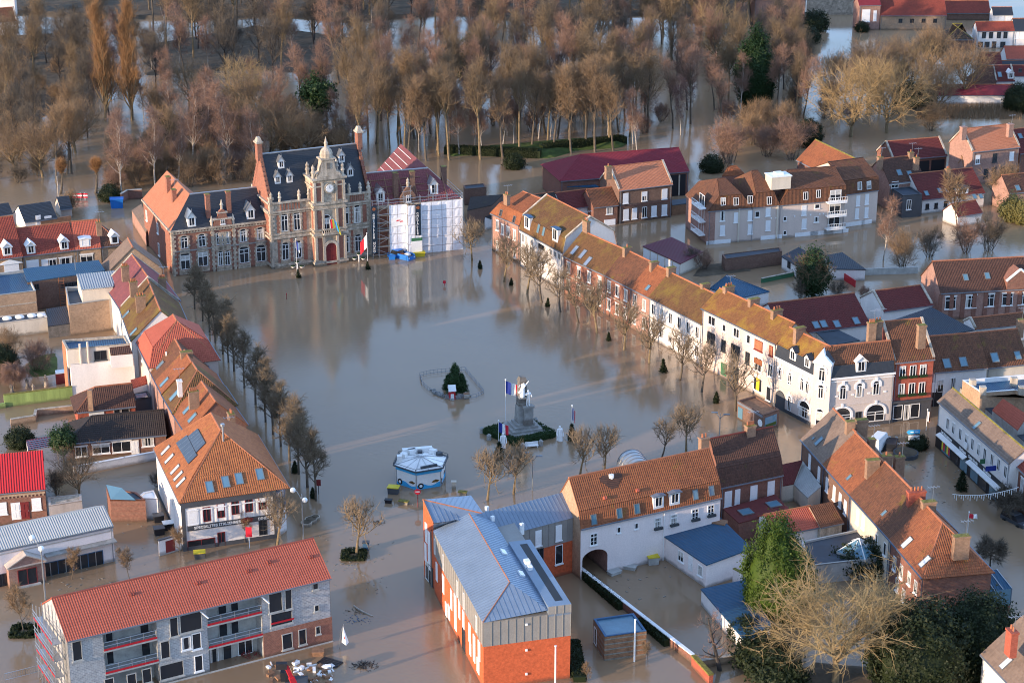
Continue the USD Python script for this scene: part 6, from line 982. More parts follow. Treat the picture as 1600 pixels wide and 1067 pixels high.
s, t = F.F.hit(*z2(380, 725)); m = MB(); m.hexa([F.F.pt(s + .55 * math.cos(a), t + .55 * math.sin(a), .2) for a in np.linspace(0, 2 * math.pi, 13)[:-1]], [F.F.pt(s + .55 * math.cos(a), t + .55 * math.sin(a), .3) for a in np.linspace(0, 2 * math.pi, 13)[:-1]]); T.mesh('round_sign', m, 'whitetrim')
h = tile_house('red brick house with white cornice at the right edge below the shops', (1580, 716), (1612, 748), 6.4, ((1606, 695), (1640, 725)), .8, 'tile_red', 'redbrick', D=8, gable='cornice'); wins(h.T, h.F, [z2(793, 985), (1597, 760)], .9, 2.4, 'wl')
T = Thing('shed', 'steep rust-red corrugated roof between the shops and the tan building', 'roofed shed', at(1565, 650)); mono(T, [(1550.5, 642, 4.6), (1590, 673, 4.6), (1606, 650, 6.6), (1567, 624, 6.6)], 'greystone', 'tile_bright', lift=.03)
T = Thing('shed', 'dark flat roof running behind the ridge of the shops', 'roofed shed', at(1540, 650)); mono(T, [(1500, 606, 3.8), (1600, 690, 3.8), (1612, 676, 3.8), (1535, 613, 3.8)], 'greystone', 'bitumendark')
# ---------------------------------------------------------------- behind the terrace
h = tile_house('long low building with blackish tiled roof behind the terrace', (1224, 523), (1358, 506), 3.2, ((1210, 474), (1366, 455)), .6, 'tile_maroon', 'whitewall')
for p in ((1100, 352), (1147, 346), (1230, 346), (1350, 326)): skylight(h.T, h.S[0], *z4(*p), 1.1, 1.5)
h = tile_house('long low building with dark red roof and white end wall next to the school', (1381, 486), (1456, 476), 3.2, ((1368, 455), (1444, 446)), .6, 'tile_maroon', 'whitewall', gable='coping')
T = Thing('shed', 'low black-roofed shed behind the golden mossy roofs', 'shed', at(1295, 545)); mono(T, [(1296, 541, 2.4), (1344, 533, 2.4), (1292, 508, 3.0), (1268, 513, 3.0)], 'creamwall', 'bitumendark')
T = Thing('hall', 'large black-roofed hall behind the red house', 'hall', at(1450, 526)); mono(T, [(1452, 528, 3.4), (1524, 517, 3.4), (1455, 481, 4.4), (1394, 502, 4.4)], 'whitewall', 'sheet_dark')
h = tile_house('small house with orange-brown roof and white gable in front of the school', (1524, 514), (1608, 505), 3.0, ((1508, 499), (1605, 488)), .6, 'tile_brown', 'whitewall', gable='coping')
T = Thing('shed', 'garden building with slanting dark blue roof', 'shed', at(1157, 470)); mono(T, [(1110, 452, 2.3), (1157, 466, 2.3), (1201, 456.5, 2.3), (1137, 431, 4.6)], 'whitewall', 'sheet_blue', over=.2)
T = Thing('garage', 'long row of white garages under a purple-brown roof', 'garage', at(1005, 392)); G = mono(T, [(1005, 386, 2.1), (1063, 413, 2.1), (1098, 395, 2.5), (1049, 372, 2.5)], 'creamwall', 'sheet_maroon', over=.15)
L_ = np.linalg.norm((G.P[1] - G.P[0])[:2])
for k in range(5): m = MB(); pbox(m, G.sides[0], L_ * k / 5 + .2, L_ * (k + 1) / 5 - .2, -.2, 1.9, 0, .06); T.mesh('garage_door', m, 'shutterwhite')
# apartment block
hA = height(1217, 322, 374); F1 = frame((1107, 330), (1321, 312), hA); F2 = frame((1318, 304.5), (1372, 297), hA); T = Thing('apartment_block', 'four-storey beige apartment block with brown tiled mansard and white balconies', 'apartment block', F1.pt(0, 0, 0))
sides_d = 11.5; F1.D = sides_d; sides(F1); F1.S = None
for u0_, u1_, dz_, hl, hr2 in ((0, F1.L * .31, 4.4, 4.0, 3.2), (F1.L * .31, F1.L * .51, 5.4, 2.2, 2.2), (F1.L * .51, F1.L, 5.0, 4.0, 0)):
    Fq = frame(F1.pt(u0_, 0, 0), F1.pt(u1_, 0, 0), hA); Dq = sides_d; house(T, Fq, 'tile_brown', 'pinkwall', D=Dq, prof=[(0, hA), (.35, hA + 2.6), (Dq / 2, hA + dz_), (Dq - .35, hA + 2.6), (Dq, hA)], hipL=hl, hipR=hr2, caps='tile_dark', over=.15); F1.S = F1.S or Fq.S
Dq = 11.5; house(T, F2, 'tile_brown', 'pinkwall', D=Dq, prof=[(0, hA), (.35, hA + 2.6), (Dq / 2, hA + 5.0), (Dq - .35, hA + 2.6), (Dq, hA)], caps='tile_dark', over=.15)
m = MB(); pbox(m, F1.W, 0, Dq, -1, hA - .1, 0, .05); T.mesh('brick_facing', m, 'pinkbrick'); m = MB(); pbox(m, F1.F, -.05, F1.L * .05, -1, hA - .1, 0, .06); T.mesh('brick_facing', m, 'pinkbrick')
for k, u in enumerate((F1.L * .22, F1.L * .50)): m = MB(); m.box(F1.pt(u, -.05, 0), F1.e1, F1.e2, .3, .3, -1, hA); T.mesh('downpipe', m, 'creamwall')
P = F1.F; wins(T, P, [(*z8(225, 515), 1.0, 2.0, 's'), (*z8(307, 490), 1.0, .9, '1'), (*z8(225, 600), 1.0, 2.0, 's'), (*z8(302, 572), 1.0, 1.1, '1'), (*z8(105, 568), .6, .8, '1'), (*z8(105, 655), .6, .8, '1'), (*z8(0, 520), 1.0, 2.0, 's'), (*z8(0, 610), 1.0, 2, 's'), (*z7(1555, 470), 1.0, 2.0, '1'), (*z7(1555, 560), 1.0, 2.0, 's'), (1172, 337, 1.0, 2.0, 's'), (1172, 358, 1.0, 2.0, 's'), (1183, 335, .9, 1.2, '1'), (1150, 340, .9, 2, 's')], 1, 1)
for x, y, w in ((240, 665, 2.4), (335, 655, 2.4), (425, 642, 2.6), (20, 695, 2.2)): s, t = P.hit(*z8(x, y)); m = MB(); pbox(m, P, s - w, s + w, -.4, .75, 0, .06); T.mesh('garage_door', m, 'shutterwhite')
s, _ = P.hit(*z7(1560, 630)); m = MB(); pbox(m, P, s - 3.4, s + 1.5, -.4, .7, 0, .06); T.mesh('garage_door', m, 'shutterwhite')
BP = Plane(P.o + P.n * .05, P.u, P.v, P.n)
wins(T, F1.S[0], [z8(235, 425), z8(315, 412), z8(8, 455), z7(1560, 380), (1172, 312), (1150, 315)], 1.0, 1.5, 'wz'); wins(T, F2.S[0], [z8(573, 363), z8(630, 358)], 1.0, 1.6, 'wz'); wins(T, F2.F, [z8(562, 455), z8(618, 445), z8(555, 535), z8(615, 528)], .9, 2.1, 's')
for x, w in ((545, 2.2), (615, 1.2)): s, _ = F2.F.hit(*z8(x, 600)); m = MB(); pbox(m, F2.F, s - w, s + w, -.4, .8, 0, .06); T.mesh('garage_door', m, 'shutterwhite')
def balcony(P, s, z, w, d=1.3):
    m = MB(); pbox(m, P, s - w / 2, s + w / 2, z - .15, z + .05, 0, d); p = T.mesh('balcony', m, 'whitetrim'); m = MB()
    for k in range(9): m.tube([P.pt(s - w / 2 + w * k / 8, z, d - .05), P.pt(s - w / 2 + w * k / 8, z + 1.05, d - .05)], .03, 4)
    m.tube([P.pt(s - w / 2, z + 1.05, d - .05), P.pt(s + w / 2, z + 1.05, d - .05)], .05, 4); pbox(m, P, s - w / 2, s + w / 2, z + .15, z + .45, d - .08, d - .04); T.mesh('balcony_railing', m, 'whitetrim', p); window(T, P, s, z + 1.15, w * .6, 2.1, 'wz')
s, _ = P.hit(*z8(410, 560))
for z in (hA - .05, hA - 2.75, hA - 5.3): balcony(Plane(P.o + P.n * .25, P.u, P.v, P.n), s, z, 3.9)
for z in (hA + .2, hA - 2.4, hA - 5.0): balcony(F1.W, 8.2, z, 4.5)
c = at(1216, 277, hA + 5); m = MB(); m.box(c, F1.e1, F1.e2, 4.0, 3.0, hA + 3, hA + 5.4); T.mesh('roof_plant_room', m, 'creamwall'); m = MB(); m.box(c, F1.e1, F1.e2, 4.3, 3.3, hA + 5.4, hA + 5.6); m.box(c, F1.e1, F1.e2, 1.5, 1.5, hA + 5.6, hA + 6.0); T.mesh('roof_cap', m, 'whitetrim')
for x in (20, 50, 165, 210, 265, 322, 345): s, t = P.hit(*z8(x, 555)); m = MB(); pbox(m, P, s - .14, s + .14, hA - 2.6, hA - 2.32, 0, .08); T.mesh('white_plaque', m, 'whitetrim')
# hall, brick house and outbuildings
hH = height(1076, 267.5, 305); F = frame((876, 282.5), (1076, 267.5), hH); T = Thing('hall', 'long hall with wine-red tiled hipped roof by the park', 'hall', F.pt(0, 0, 0)); house(T, F, 'tile_wine', 'redbrick', tau=.5, ridge=((896, 244), (1066, 231)), hipL=6.0, caps='tile_wine'); m = MB(); pbox(m, F.F, F.L * .84, F.L - .6, -.5, hH - .6, 0, .05); T.mesh('opening', m, 'blackpaint'); m = MB(); pbox(m, F.F, F.L * .92, F.L * .93, -1, hH - .6, .02, .3); T.mesh('post', m, 'stone')
hO = height(967.5, 297.5, 350); h = tile_house('dark brick house with bright orange roof, white shutters and white coping', (967.5, 297.5), (1050, 287.5), hO, ((956, 261), (1037.5, 252.5)), .85, 'tile_salmon', 'brownbrick', gable='coping'); wins(h.T, h.F, [(*z7(950, 360), 1.2, 2.1, 's'), (*z7(1067, 347), 1.2, 1.9, 'wH'), (*z7(1193, 333), 1.2, 2.1, 's'), (*z7(952, 462), 1.2, 2.2, 's'), (*z7(1005, 455), 1.1, 2.2, 's'), (*z7(1067, 447), 1.1, 2.2, 'w'), (*z7(1127, 440), 1.2, 2.2, 's'), (*z7(1192, 433), 1.2, 2.2, 's')], 1, 1); chimney(h.T, h, *z7(842, 160), h.top + 1.0, 1.2, .8, 2.6, 1); m = MB(); pbox(m, h.F, 0, h.L, hO * .5 - .1, hO * .5 + .1, 0, .08); h.T.mesh('string_course', m, 'redbrick')
h = tile_house('brick annexe with mottled orange roof joined to the dark brick house', (927.5, 324), (965, 320), 4.0, ((923, 297.5), (948, 293)), .75, 'tile_brown', 'redbrick'); wins(h.T, h.F, [(*z7(848, 437), 1.3, 1.4, 'w'), (*z7(850, 512), 2.4, 1.3, 's')], 1, 1)
h = tile_house('low building with dark red roof left of the brick annexe', (880, 327), (927, 321), 3.4, ((878, 301), (922, 296.5)), .7, 'tile_maroon', 'whitewall')
T = Thing('shed', 'flat blue-roofed shed below the wine-red hall', 'shed', at(880, 300)); mono(T, [(877, 293, 3.6), (936, 293, 3.6), (915, 281, 3.6), (888, 285, 3.6)], 'brownbrick', 'sheet_blue')
h = tile_house('dark-roofed outbuilding behind the pink brick mansard house', (826, 332), (876, 325), 4.4, ((812, 308), (866, 301)), .7, 'tile_black', 'brownbrick')
T = Thing('shed', 'brick shed with flat black roof beside the scaffolded wing', 'shed', at(727, 310)); mono(T, [(726, 296, 3.4), (760, 293, 3.4), (756, 287, 3.4), (724, 290, 3.4)], 'brownbrick', 'bitumendark', lip=.1)
T = Thing('shed', 'low dark sheds at the back of the square beside the scaffold', 'shed', at(735, 330)); mono(T, [(730, 330, 3.0), (768, 322, 3.0), (786, 305, 3.6), (735, 309, 3.6)], 'brownbrick', 'tile_black'); mono(T, [(757, 345, 1.8), (768, 343, 1.8), (767, 337, 2.6), (758, 340, 2.6)], 'whitewall', 'slate')
T = Thing('outbuilding', 'white back building with lead roof behind the white mansard house', 'outbuilding', at(940, 378)); mono(T, [(922, 356, 5.0), (957, 383, 3.4), (958, 368, 3.4), (928, 343, 5.0)], 'whitewall', 'bitumendark')
T = Thing('shed', 'small dark shed right of the dark brick house', 'shed', at(1055, 330)); mono(T, [(1050, 322, 2.0), (1083, 318, 2.0), (1074, 311, 2.3), (1049, 314, 2.3)], 'wood', 'bitumendark')
T = Thing('outbuilding', 'long low brick outbuilding with flat roof in front of the apartments', 'outbuilding', at(1135, 430)); mono(T, [(1133, 405, 2.6), (1222, 393, 2.6), (1219, 387, 2.6), (1128, 398, 2.6)], 'brownbrick', 'bitumendark', lip=.1)
T = Thing('shed', 'white shed with dark lean-to roof in front of the apartments', 'shed', at(1225, 405)); G = mono(T, [(1222, 402, 2.2), (1261, 426, 2.2), (1278, 405, 2.2), (1248, 388, 2.2)], 'whitewall', 'sheet_dark', over=.2); wins(T, G.sides[0], [(1233, 414), (1248, 422)], 1.2, 1.3, 'kz')
T = Thing('shed', 'small black-roofed garden shed left of the long concrete wall', 'shed', at(1310, 425)); mono(T, [(1303, 421, 2.0), (1352, 422, 2.0), (1316, 396, 2.6), (1290, 401, 2.6)], 'whitewall', 'sheet_dark', over=.2)
wallrun('stained concrete wall behind the long low buildings', [(1308, 431), (1433, 427)], 1.2, .3, 'concrete'); wallrun('dark green fence wall by the ivy-clad tree', [(1190, 442), (1258, 428)], .8, .25, 'greenpaint', 'stone'); wallrun('red metal gate panels beside the concrete wall', [(1310, 432), (1336, 449)], 1.3, .12, 'redpaint', None, 'gate', 'gate')
h = tile_house('brick house with dark mossy roof and two blue rooflights beside the apartments', (1390, 286.5), (1444, 280), 5.6, ((1377.5, 250), (1426, 243)), .9, 'tile_dark', 'pinkbrick', gable='cornice'); wins(h.T, h.F, [(*z8(793, 355), 1.6, 1.3, 'w')], 1, 1)
for p in ((820, 280), (885, 288)): skylight(h.T, h.S[0], *z8(*p), 1.1, 1.4)
for p in ((702, 182), (893, 152), (928, 185)): chimney(h.T, h, *z8(*p), h.top + .9, 1.0, .8, 2.6, 1)
T = Thing('annexe', 'black-clad flat-roofed annexe with one tall window', 'annexe', at(1412, 345)); G = mono(T, [(1411, 306, 4.6), (1441, 303.5, 4.6), (1422, 292, 4.6), (1394, 295, 4.6)], 'charcoal', 'bitumendark', lip=.2); wins(T, G.sides[0], [(1420, 320)], 1.0, 2.0, 'w')
h = tile_house('low white house with wide brown roof, dormer and small rooflights', (1441.5, 312), (1538, 301), 3.0, ((1441, 271), (1532, 262)), .75, 'tile_maroon', 'whitewall'); dormer(h.T, h, h.S[0], *z8(1215, 412), 2.6, 1.2, 'slate', flat=True)
for p in ((990, 410), (1073, 393), (1120, 393), (1290, 430), (1330, 428)): skylight(h.T, h.S[0], *z8(*p), .9, 1.2)
wins(h.T, h.F, [z8(995, 490), z8(1050, 485), z8(1110, 475)], .8, 1.1, 'k'); chimney(h.T, h, *z8(1125, 255), h.top + .8, .9, .8, 2.4, 2)
h = tile_house('small shed with white pointed gable and brown roof among the garden trees', (1497, 338), (1534, 332), 2.2, ((1488, 319), (1526, 314)), .8, 'tile_maroon', 'whitewall')
h = tile_house('open-fronted shed with maroon tiled roof and brick gable', (1396, 250), (1479, 243), 3.2, ((1387, 222), (1467, 215)), .8, 'tile_maroon', 'redbrick', gable='coping'); m = MB(); pbox(m, h.F, h.L * .45, h.L * .68, -.5, 2.4, 0, .05); pbox(m, h.F, h.L * .72, h.L * .97, -.5, 2.4, 0, .05); h.T.mesh('opening', m, 'blackpaint')
hP = height(1520, 237.5, 290); h = tile_house('pink brick house with vivid orange roof and blank side gable', (1520, 237.5), (1592.5, 229.5), hP, ((1510.5, 202), (1574, 195)), .9, 'tile_salmon', 'pinkbrick', gable='coping'); wins(h.T, h.F, [(*z8(1310, 197), 1.1, 1.9, 'wH'), (*z8(1417, 187), 1.1, 1.9, 'k'), (*z8(1522, 176), 1.1, 1.9, 's'), (*z8(1362, 285), 1.1, 2.0, 'k'), (*z8(1412, 275), 1.1, 2, 'k'), (*z8(1465, 270), 1.1, 2, 'k'), (*z8(1517, 265), 1.1, 2, 'k')], 1, 1)
m = MB(); W_ = h.W; s, t = W_.hit(1501, 250); pbox(m, Plane(W_.pt(s, t, 0), (W_.u + W_.v * 1.2) / np.linalg.norm(W_.u + W_.v * 1.2), np.cross(W_.n, (W_.u + W_.v * 1.2) / np.linalg.norm(W_.u + W_.v * 1.2)), W_.n), -1.2, 1.2, -.1, .1, 0, .08); h.T.mesh('wall_tie', m, 'wood'); m = MB(); e_ = (W_.u * -.5 + W_.v) / np.linalg.norm(W_.u * -.5 + W_.v); pbox(m, Plane(W_.pt(s + .8, t, 0), e_, np.cross(W_.n, e_), W_.n), -1.2, 1.2, -.1, .1, .08, .16); h.T.mesh('wall_tie', m, 'wood')
for p in ((1222, -8), (1515, -25)): chimney(h.T, h, *z8(*p), h.top + 1.2, 1.1, 1.0, 2.8, 0, 'pinkbrick', False)
h = tile_house('house with dark red roof at the right edge beside the vivid orange roof', (1593, 240), (1640, 234), 5.0, ((1578, 204), (1630, 197)), .9, 'tile_maroon', 'redbrick'); skylight(h.T, h.S[0], 1594, 213, 1.0, 1.3)
h = tile_house('small brick house with mossy dark roof at the right edge above the school', (1577, 302), (1625, 297), 4.0, ((1566, 275), (1612, 270)), .9, 'tile_dark', 'pinkbrick'); skylight(h.T, h.S[0], 1590, 294, 1.0, 1.3)
hS = height(1470, 457, 500); h = tile_house('long brick school building with mossy dark roof and white-framed windows', (1470, 457.5), (1612, 450), hS, ((1451, 411), (1612, 400)), .85, 'tile_dark', 'pinkbrick', gable=''); wins(h.T, h.F, [(1485, 473, 1.9, 2.2), (1517, 471, 1.9, 2.2), (1546, 469, 1.6, 2.2), (1574, 467.5, 1.9, 2.2), (1598, 466, 1.6, 2.2)], 1, 1, 'xl')
for p in ((1235, 935), (1370, 925)): skylight(h.T, h.S[0], *z8(*p), .9, 1.3)
for k in range(9): s = h.L * k / 8; m = MB(); pbox(m, h.F, s - .35, s + .35, -1, hS - .3, 0, .15); h.T.mesh('pilaster', m, 'redbrick')
m = MB(); s, _ = h.F.hit(1592, 450); ppoly(m, h.F, [(s - 2.2, hS - .5), (s + 2.2, hS - .5), (s + 2.2, hS + 1.6), (s, hS + 3.4), (s - 2.2, hS + 1.6)], -3, .2); h.T.mesh('gable', m, 'redbrick'); m = MB(); P_ = h.F
for a, b in (((s - 2.4, hS + 1.5), (s, hS + 3.5)), ((s, hS + 3.5), (s + 2.4, hS + 1.5))): m.tube([P_.pt(*a, .1), P_.pt(*b, .1)], .22, 5)
h.T.mesh('gable_coping', m, 'whitetrim')
# ---------------------------------------------------------------- far right corner
z6 = lambda x, y: (1400 + x / 6.67, y / 6.67)
h = tile_house('long low white wall building with magenta-red roof beyond the garden trees', (1425, 149), (1588.5, 148.5), height(1500, 149, 163), ((1425, 134), (1587, 132.5)), .5, 'tile_wine', 'whitewall', tiles=False)
hh = height(1527, 49, 76); h = tile_house('far white house with red roof and two rows of dark windows', (1527.5, 49), (1585, 48.5), hh, ((1525, 35), (1583, 34.5)), .8, 'tile_red', 'whitewall', gable=''); wins(h.T, h.F, [z6(917, 367), z6(990, 367), z6(1072, 367), z6(1140, 367)], 1.1, 1.9, 'kz'); wins(h.T, h.F, [z6(880, 468), z6(948, 468), (*z6(1020, 480), 1.2, 2.4), z6(1112, 468)], 1.4, 1.6, 'kz')
h = tile_house('far white house with dark roof at the right edge', (1586, 48.5), (1625, 48), hh, ((1582, 30), (1620, 29.5)), .9, 'slate', 'whitewall'); wins(h.T, h.F, [(1588.5, 55), (1598, 55)], 1.2, 2.0, 's')
h = tile_house('far white house with black roof above the red-roofed white house', (1552, 23.5), (1582.5, 23.5), height(1552, 23.5, 40), ((1549, 12), (1577, 12)), .8, 'slate', 'whitewall'); wins(h.T, h.F, [z6(1100, 205), z6(1170, 205)], 1.3, 2.4, 's')
h = tile_house('far big barn with pale red roof and four pairs of small windows', (1376, 24.5), (1479, 24.5), height(1376, 24.5, 47), ((1377, -3), (1478, -3)), .8, 'tile_red', 'tanbrick'); wins(h.T, h.F, [(x + d, 33) for x in (1407, 1425, 1443, 1461) for d in (-1.5, 1.5)], .55, 1.2, 'kz')
h = tile_house('far barn with red roof and brown brick wall right of the big barn', (1480, 20.5), (1547, 20.5), height(1480, 20.5, 32), ((1480, 2), (1548, 2)), .8, 'tile_red', 'brownbrick')
h = tile_house('far pinkish brick gable-less building above the park trees', (1180, -2), (1259.5, -2), height(1259, -2, 42), ((1180, -30), (1259, -30)), .8, 'tile_red', 'pinkbrick'); wins(h.T, h.F, [(1245, 29), (1249.5, 27)], .7, 1.4, 'kz')
wallrun('far weathered whitish yard wall', [(1260, 23), (1343, 23)], 4.5, .4, 'palestone')
h = tile_house('far outbuilding with tall white doors and purple roof', (1343, 9), (1376, 8), height(1343, 9, 48), ((1343, -5), (1376, -5)), .8, 'tile_wine', 'pinkbrick'); wins(h.T, h.F, [(1353, 25, 2.4, 3.6), (1367, 25, 1.0, 3.0)], 1, 1, 's')
h = tile_house('far barn with black hipped roof and lichen-yellow ridge', (1478, 62), (1520, 62), 3.0, ((1490, 38), (1508, 38)), .9, 'tile_black', 'brownbrick', hipL=5, hipR=5, caps='moss')
h = tile_house('far small house with maroon roof, white sloping gable and small dormer', (1557, 127.5), (1585, 127), 3.2, ((1546, 103), (1586, 102.5)), .85, 'tile_maroon', 'whitewall', gable='coping'); skylight(h.T, h.S[0], 1562, 117, 1.0, 1.6); dormer(h.T, h, h.S[0], 1579, 123, 1.4, 1.4, 'whitetrim')
h = tile_house('far white house with brown roof at the right edge below the maroon one', (1585, 119), (1620, 119), 3.8, ((1588, 103), (1620, 103)), .85, 'tile_maroon', 'whitewall'); wins(h.T, h.F, [(1594, 110)], .8, .8, 'k')
h = tile_house('far rust-red roofed lean-to at the right edge', (1573, 92), (1612, 92), 3.2, ((1572, 73), (1612, 73)), .7, 'tile_bright', 'whitewall'); h = tile_house('far low building with dark maroon roof and chimney', (1535, 100), (1565, 100), 3, ((1530, 83), (1562, 83)), .8, 'tile_maroon', 'brownbrick'); h = tile_house('far long black-roofed building at the right edge', (1566, 103), (1615, 102), 2.6, ((1565, 96), (1612, 95)), .6, 'slate', 'brownbrick')
h = tile_house('far brown gable-roofed house left of the white sloping gable', (1521, 133), (1555, 133), 2.6, ((1531, 104), (1543, 104)), .95, 'tile_dark', 'brownbrick', hipL=4)
# far left corner and small buildings by the street
h = tile_house('far white house with brown roof in the top left corner', (-14, 36), (26, 33), 4.0, ((-14, 16), (36, 8)), .8, 'tile_brown', 'whitewall', gable='coping'); h = tile_house('far white building at the very top left corner', (-18, -2), (22, -3), 6.0, ((-18, -16), (22, -17)), .7, 'slate', 'whitewall')
h = gable_house('bungalow', 'white cottage with black roof and dark timber porch behind the red-roofed row', (39, 347), (88, 340), 2.4, ((53, 319), (84, 317)), .62, 'slate', 'whitewall', 'bungalow'); m = MB(); s, _ = h.F.hit(62, 345); pbox(m, h.F, 3, 9, 1.2, 2.4, 0, .3); h.T.mesh('timber_porch', m, 'wood'); door(h.T, h.F, 60, 344, 1.0, 1.9); wins(h.T, h.F, [(75, 342)], 1.4, 1.2, 's')
h = gable_house('shed', 'small garden shed with black roof beside the willow', (95, 327), (112, 325), 2.0, ((91, 316), (102, 315)), .7, 'slate', 'beigerender', 'shed', D=5)
h = gable_house('bungalow', 'pale house with dark roof cut by the left edge', (-16, 339), (19, 334), 2.6, ((-16, 321), (14, 319)), .6, 'slate', 'whitewall', 'bungalow')
T = Thing('garage', 'brick outbuilding with pent tiled roof against the town hall side', 'outbuilding', at(206, 340)); mono(T, [(206, 330, 2.6), (228, 365, 2.6), (233, 352, 3.6), (221, 320, 3.6)], 'pinkbrick', 'tile_flat', lift=.03)
wallrun('curved brick park wall beside the town hall', [(190, 318), (200, 312), (222, 311)], 2.0, .3, 'redbrick', 'concrete', cat='wall')

h = tile_house('house with vivid orange mossy roof rising behind the apartment block', (1246, 250), (1312, 283), 5.0, ((1270, 216), (1345, 254)), .95, 'tile_orange', 'redbrick', caps='moss')
T = Thing('shed', 'small lean-to with orange roof behind the left end of the apartments', 'shed', at(1140, 290)); mono(T, [(1128, 276, 3.6), (1165, 274, 3.6), (1150, 259, 5.4), (1138, 261, 5.4)], 'redbrick', 'tile_orange', lift=.03)

# ---------------------------------------------------------------- trees
def unit(v): return v / np.maximum(np.linalg.norm(v, axis=-1, keepdims=True), 1e-9)
def frusta(p0, p1, r0, r1, k):
    d = unit(p1 - p0); a = np.cross(d, np.where(np.abs(d[:, 2:3]) > .8, [[1.0, 0, 0]], [[0, 0, 1.0]])); a = unit(a); b = np.cross(d, a); n = len(p0)
    th = np.arange(k) * 2 * math.pi / k; c, s = np.cos(th)[None, :, None], np.sin(th)[None, :, None]; ring = a[:, None] * c + b[:, None] * s
    v = np.concatenate([p0[:, None] + ring * r0[:, None, None], p1[:, None] + ring * r1[:, None, None]], 1).reshape(-1, 3)
    i = np.arange(k); j = (i + 1) % k; q = np.concatenate([np.stack([i, j, j + k], 1), np.stack([i, j + k, i + k], 1)]); f = (q[None] + (np.arange(n) * 2 * k)[:, None, None]).reshape(-1, 3); return v, f
def slivers(p, d, L, w, g):
    s = unit(np.cross(d, g.normal(size=d.shape))) * (w / 2)[:, None]; v = np.stack([p - s, p + s, p + d * L[:, None]], 1).reshape(-1, 3); return v, np.arange(len(v)).reshape(-1, 3)
def join(parts):
    V, Fc, n = [], [], 0
    for v, f in parts: V.append(v); Fc.append(f + n); n += len(v)
    return np.vstack(V), np.vstack(Fc)
def grow(g, p, d, L, r, segs, up, wob):
    """many shoots at once: p, d (n, 3), L, r (n): polylines (n, segs + 1, 3) and radii"""
    P = [p]; R = [r]; D = [d]
    for i in range(segs):
        d = unit(d + np.array([0, 0, up]) + g.normal(size=d.shape) * wob); p = p + d * (L / segs)[:, None]; P.append(p); D.append(d); R.append(r * (1 - .75 * (i + 1) / segs))
    return np.stack(P, 1), np.stack(R, 1), np.stack(D, 1)
def tubes(P, R, k): return join([frusta(P[:, i], P[:, i + 1], R[:, i], R[:, i + 1], k) for i in range(P.shape[1] - 1)])
def along(g, P, D, R, n, t0, t1):
    """n random places on each polyline"""
    m, s = P.shape[0], P.shape[1] - 1; t = g.uniform(t0, t1, (m, n)) * s * .999; i = t.astype(int); f = (t - i)[..., None]; a = np.arange(m)[:, None]
    return (P[a, i] * (1 - f) + P[a, i + 1] * f).reshape(-1, 3), D[a, i + 1].reshape(-1, 3), (R[a, i] * (1 - f[..., 0]) + R[a, i + 1] * f[..., 0]).reshape(-1), (t / s).reshape(-1)
def bare(seed, H, trunk_h, R0, nl, limb, el, t_lo=.35, nb=8, ns=6, nt=14, tw=1.0, twl=1.0, up=(.10, .12, .15), spread=.75, stems=1, blf=.5, cap=.03):
    """a leafless tree: trunk(s), limbs, branches, shoots and twigs"""
    g = np.random.default_rng(seed); st = np.zeros((stems, 3)); sd = unit(np.stack([g.normal(size=stems) * (.10 if stems == 1 else .42), g.normal(size=stems) * (.10 if stems == 1 else .42), np.ones(stems)], 1))
    if stems > 1: st[:, :2] = g.normal(size=(stems, 2)) * .35
    st[:, 2] = -1.0
    TP, TR, TD = grow(g, st, sd, np.full(stems, trunk_h + 1.0) * g.uniform(.85, 1.05, stems), np.full(stems, R0), 7, .12, .07); tr = [tubes(TP, TR, 7)]
    p, d, r, t = along(g, TP, TD, TR, max(1, nl // stems), t_lo, 1.0); az = np.arange(len(p)) * 2.4 + g.uniform(0, 1, len(p)); e = np.radians(el + 25 * t + g.normal(size=len(p)) * 8)
    d = np.stack([np.cos(az) * np.cos(e), np.sin(az) * np.cos(e), np.sin(e)], 1); L = limb * (1.15 - .55 * (t - t_lo) / (1 - t_lo)) * g.uniform(.75, 1.15, len(p))
    LP, LR, LD = grow(g, p, d, L, np.maximum(r * .55, .04), 6, up[0], .10); tr.append(tubes(LP, LR, 5))
    p, d, r, t = along(g, LP, LD, LR, nb, .2, 1.0); d = unit(d + g.normal(size=d.shape) * spread); BL = limb * blf * (1.1 - .5 * t) * g.uniform(.6, 1.1, len(p))
    BP, BR, BD = grow(g, p, d, BL, np.maximum(r * .6, cap), 4, up[1], .13); cr = [tubes(BP, BR, 4)]
    p, d, r, t = along(g, BP, BD, BR, ns, .2, 1.0); d = unit(d + g.normal(size=d.shape) * spread); SL = limb * blf * .5 * g.uniform(.5, 1.1, len(p))
    SP, SR, SD = grow(g, p, d, SL, np.maximum(r * .6, cap * .55), 3, up[2], .16); cr.append(tubes(SP, SR, 3))
    p, d, r, t = along(g, SP, SD, SR, nt, .1, 1.0); d = unit(d + g.normal(size=d.shape) * .55 + np.array([0, 0, up[2]])); cr.append(slivers(p, d, g.uniform(.6, 1.6, len(p)) * twl, np.full(len(p), .034 * tw), g))
    T, C = join(tr), join(cr); k = H / max(C[0][:, 2].max(), 1); return (T[0] * k, T[1]), (C[0] * k, C[1])
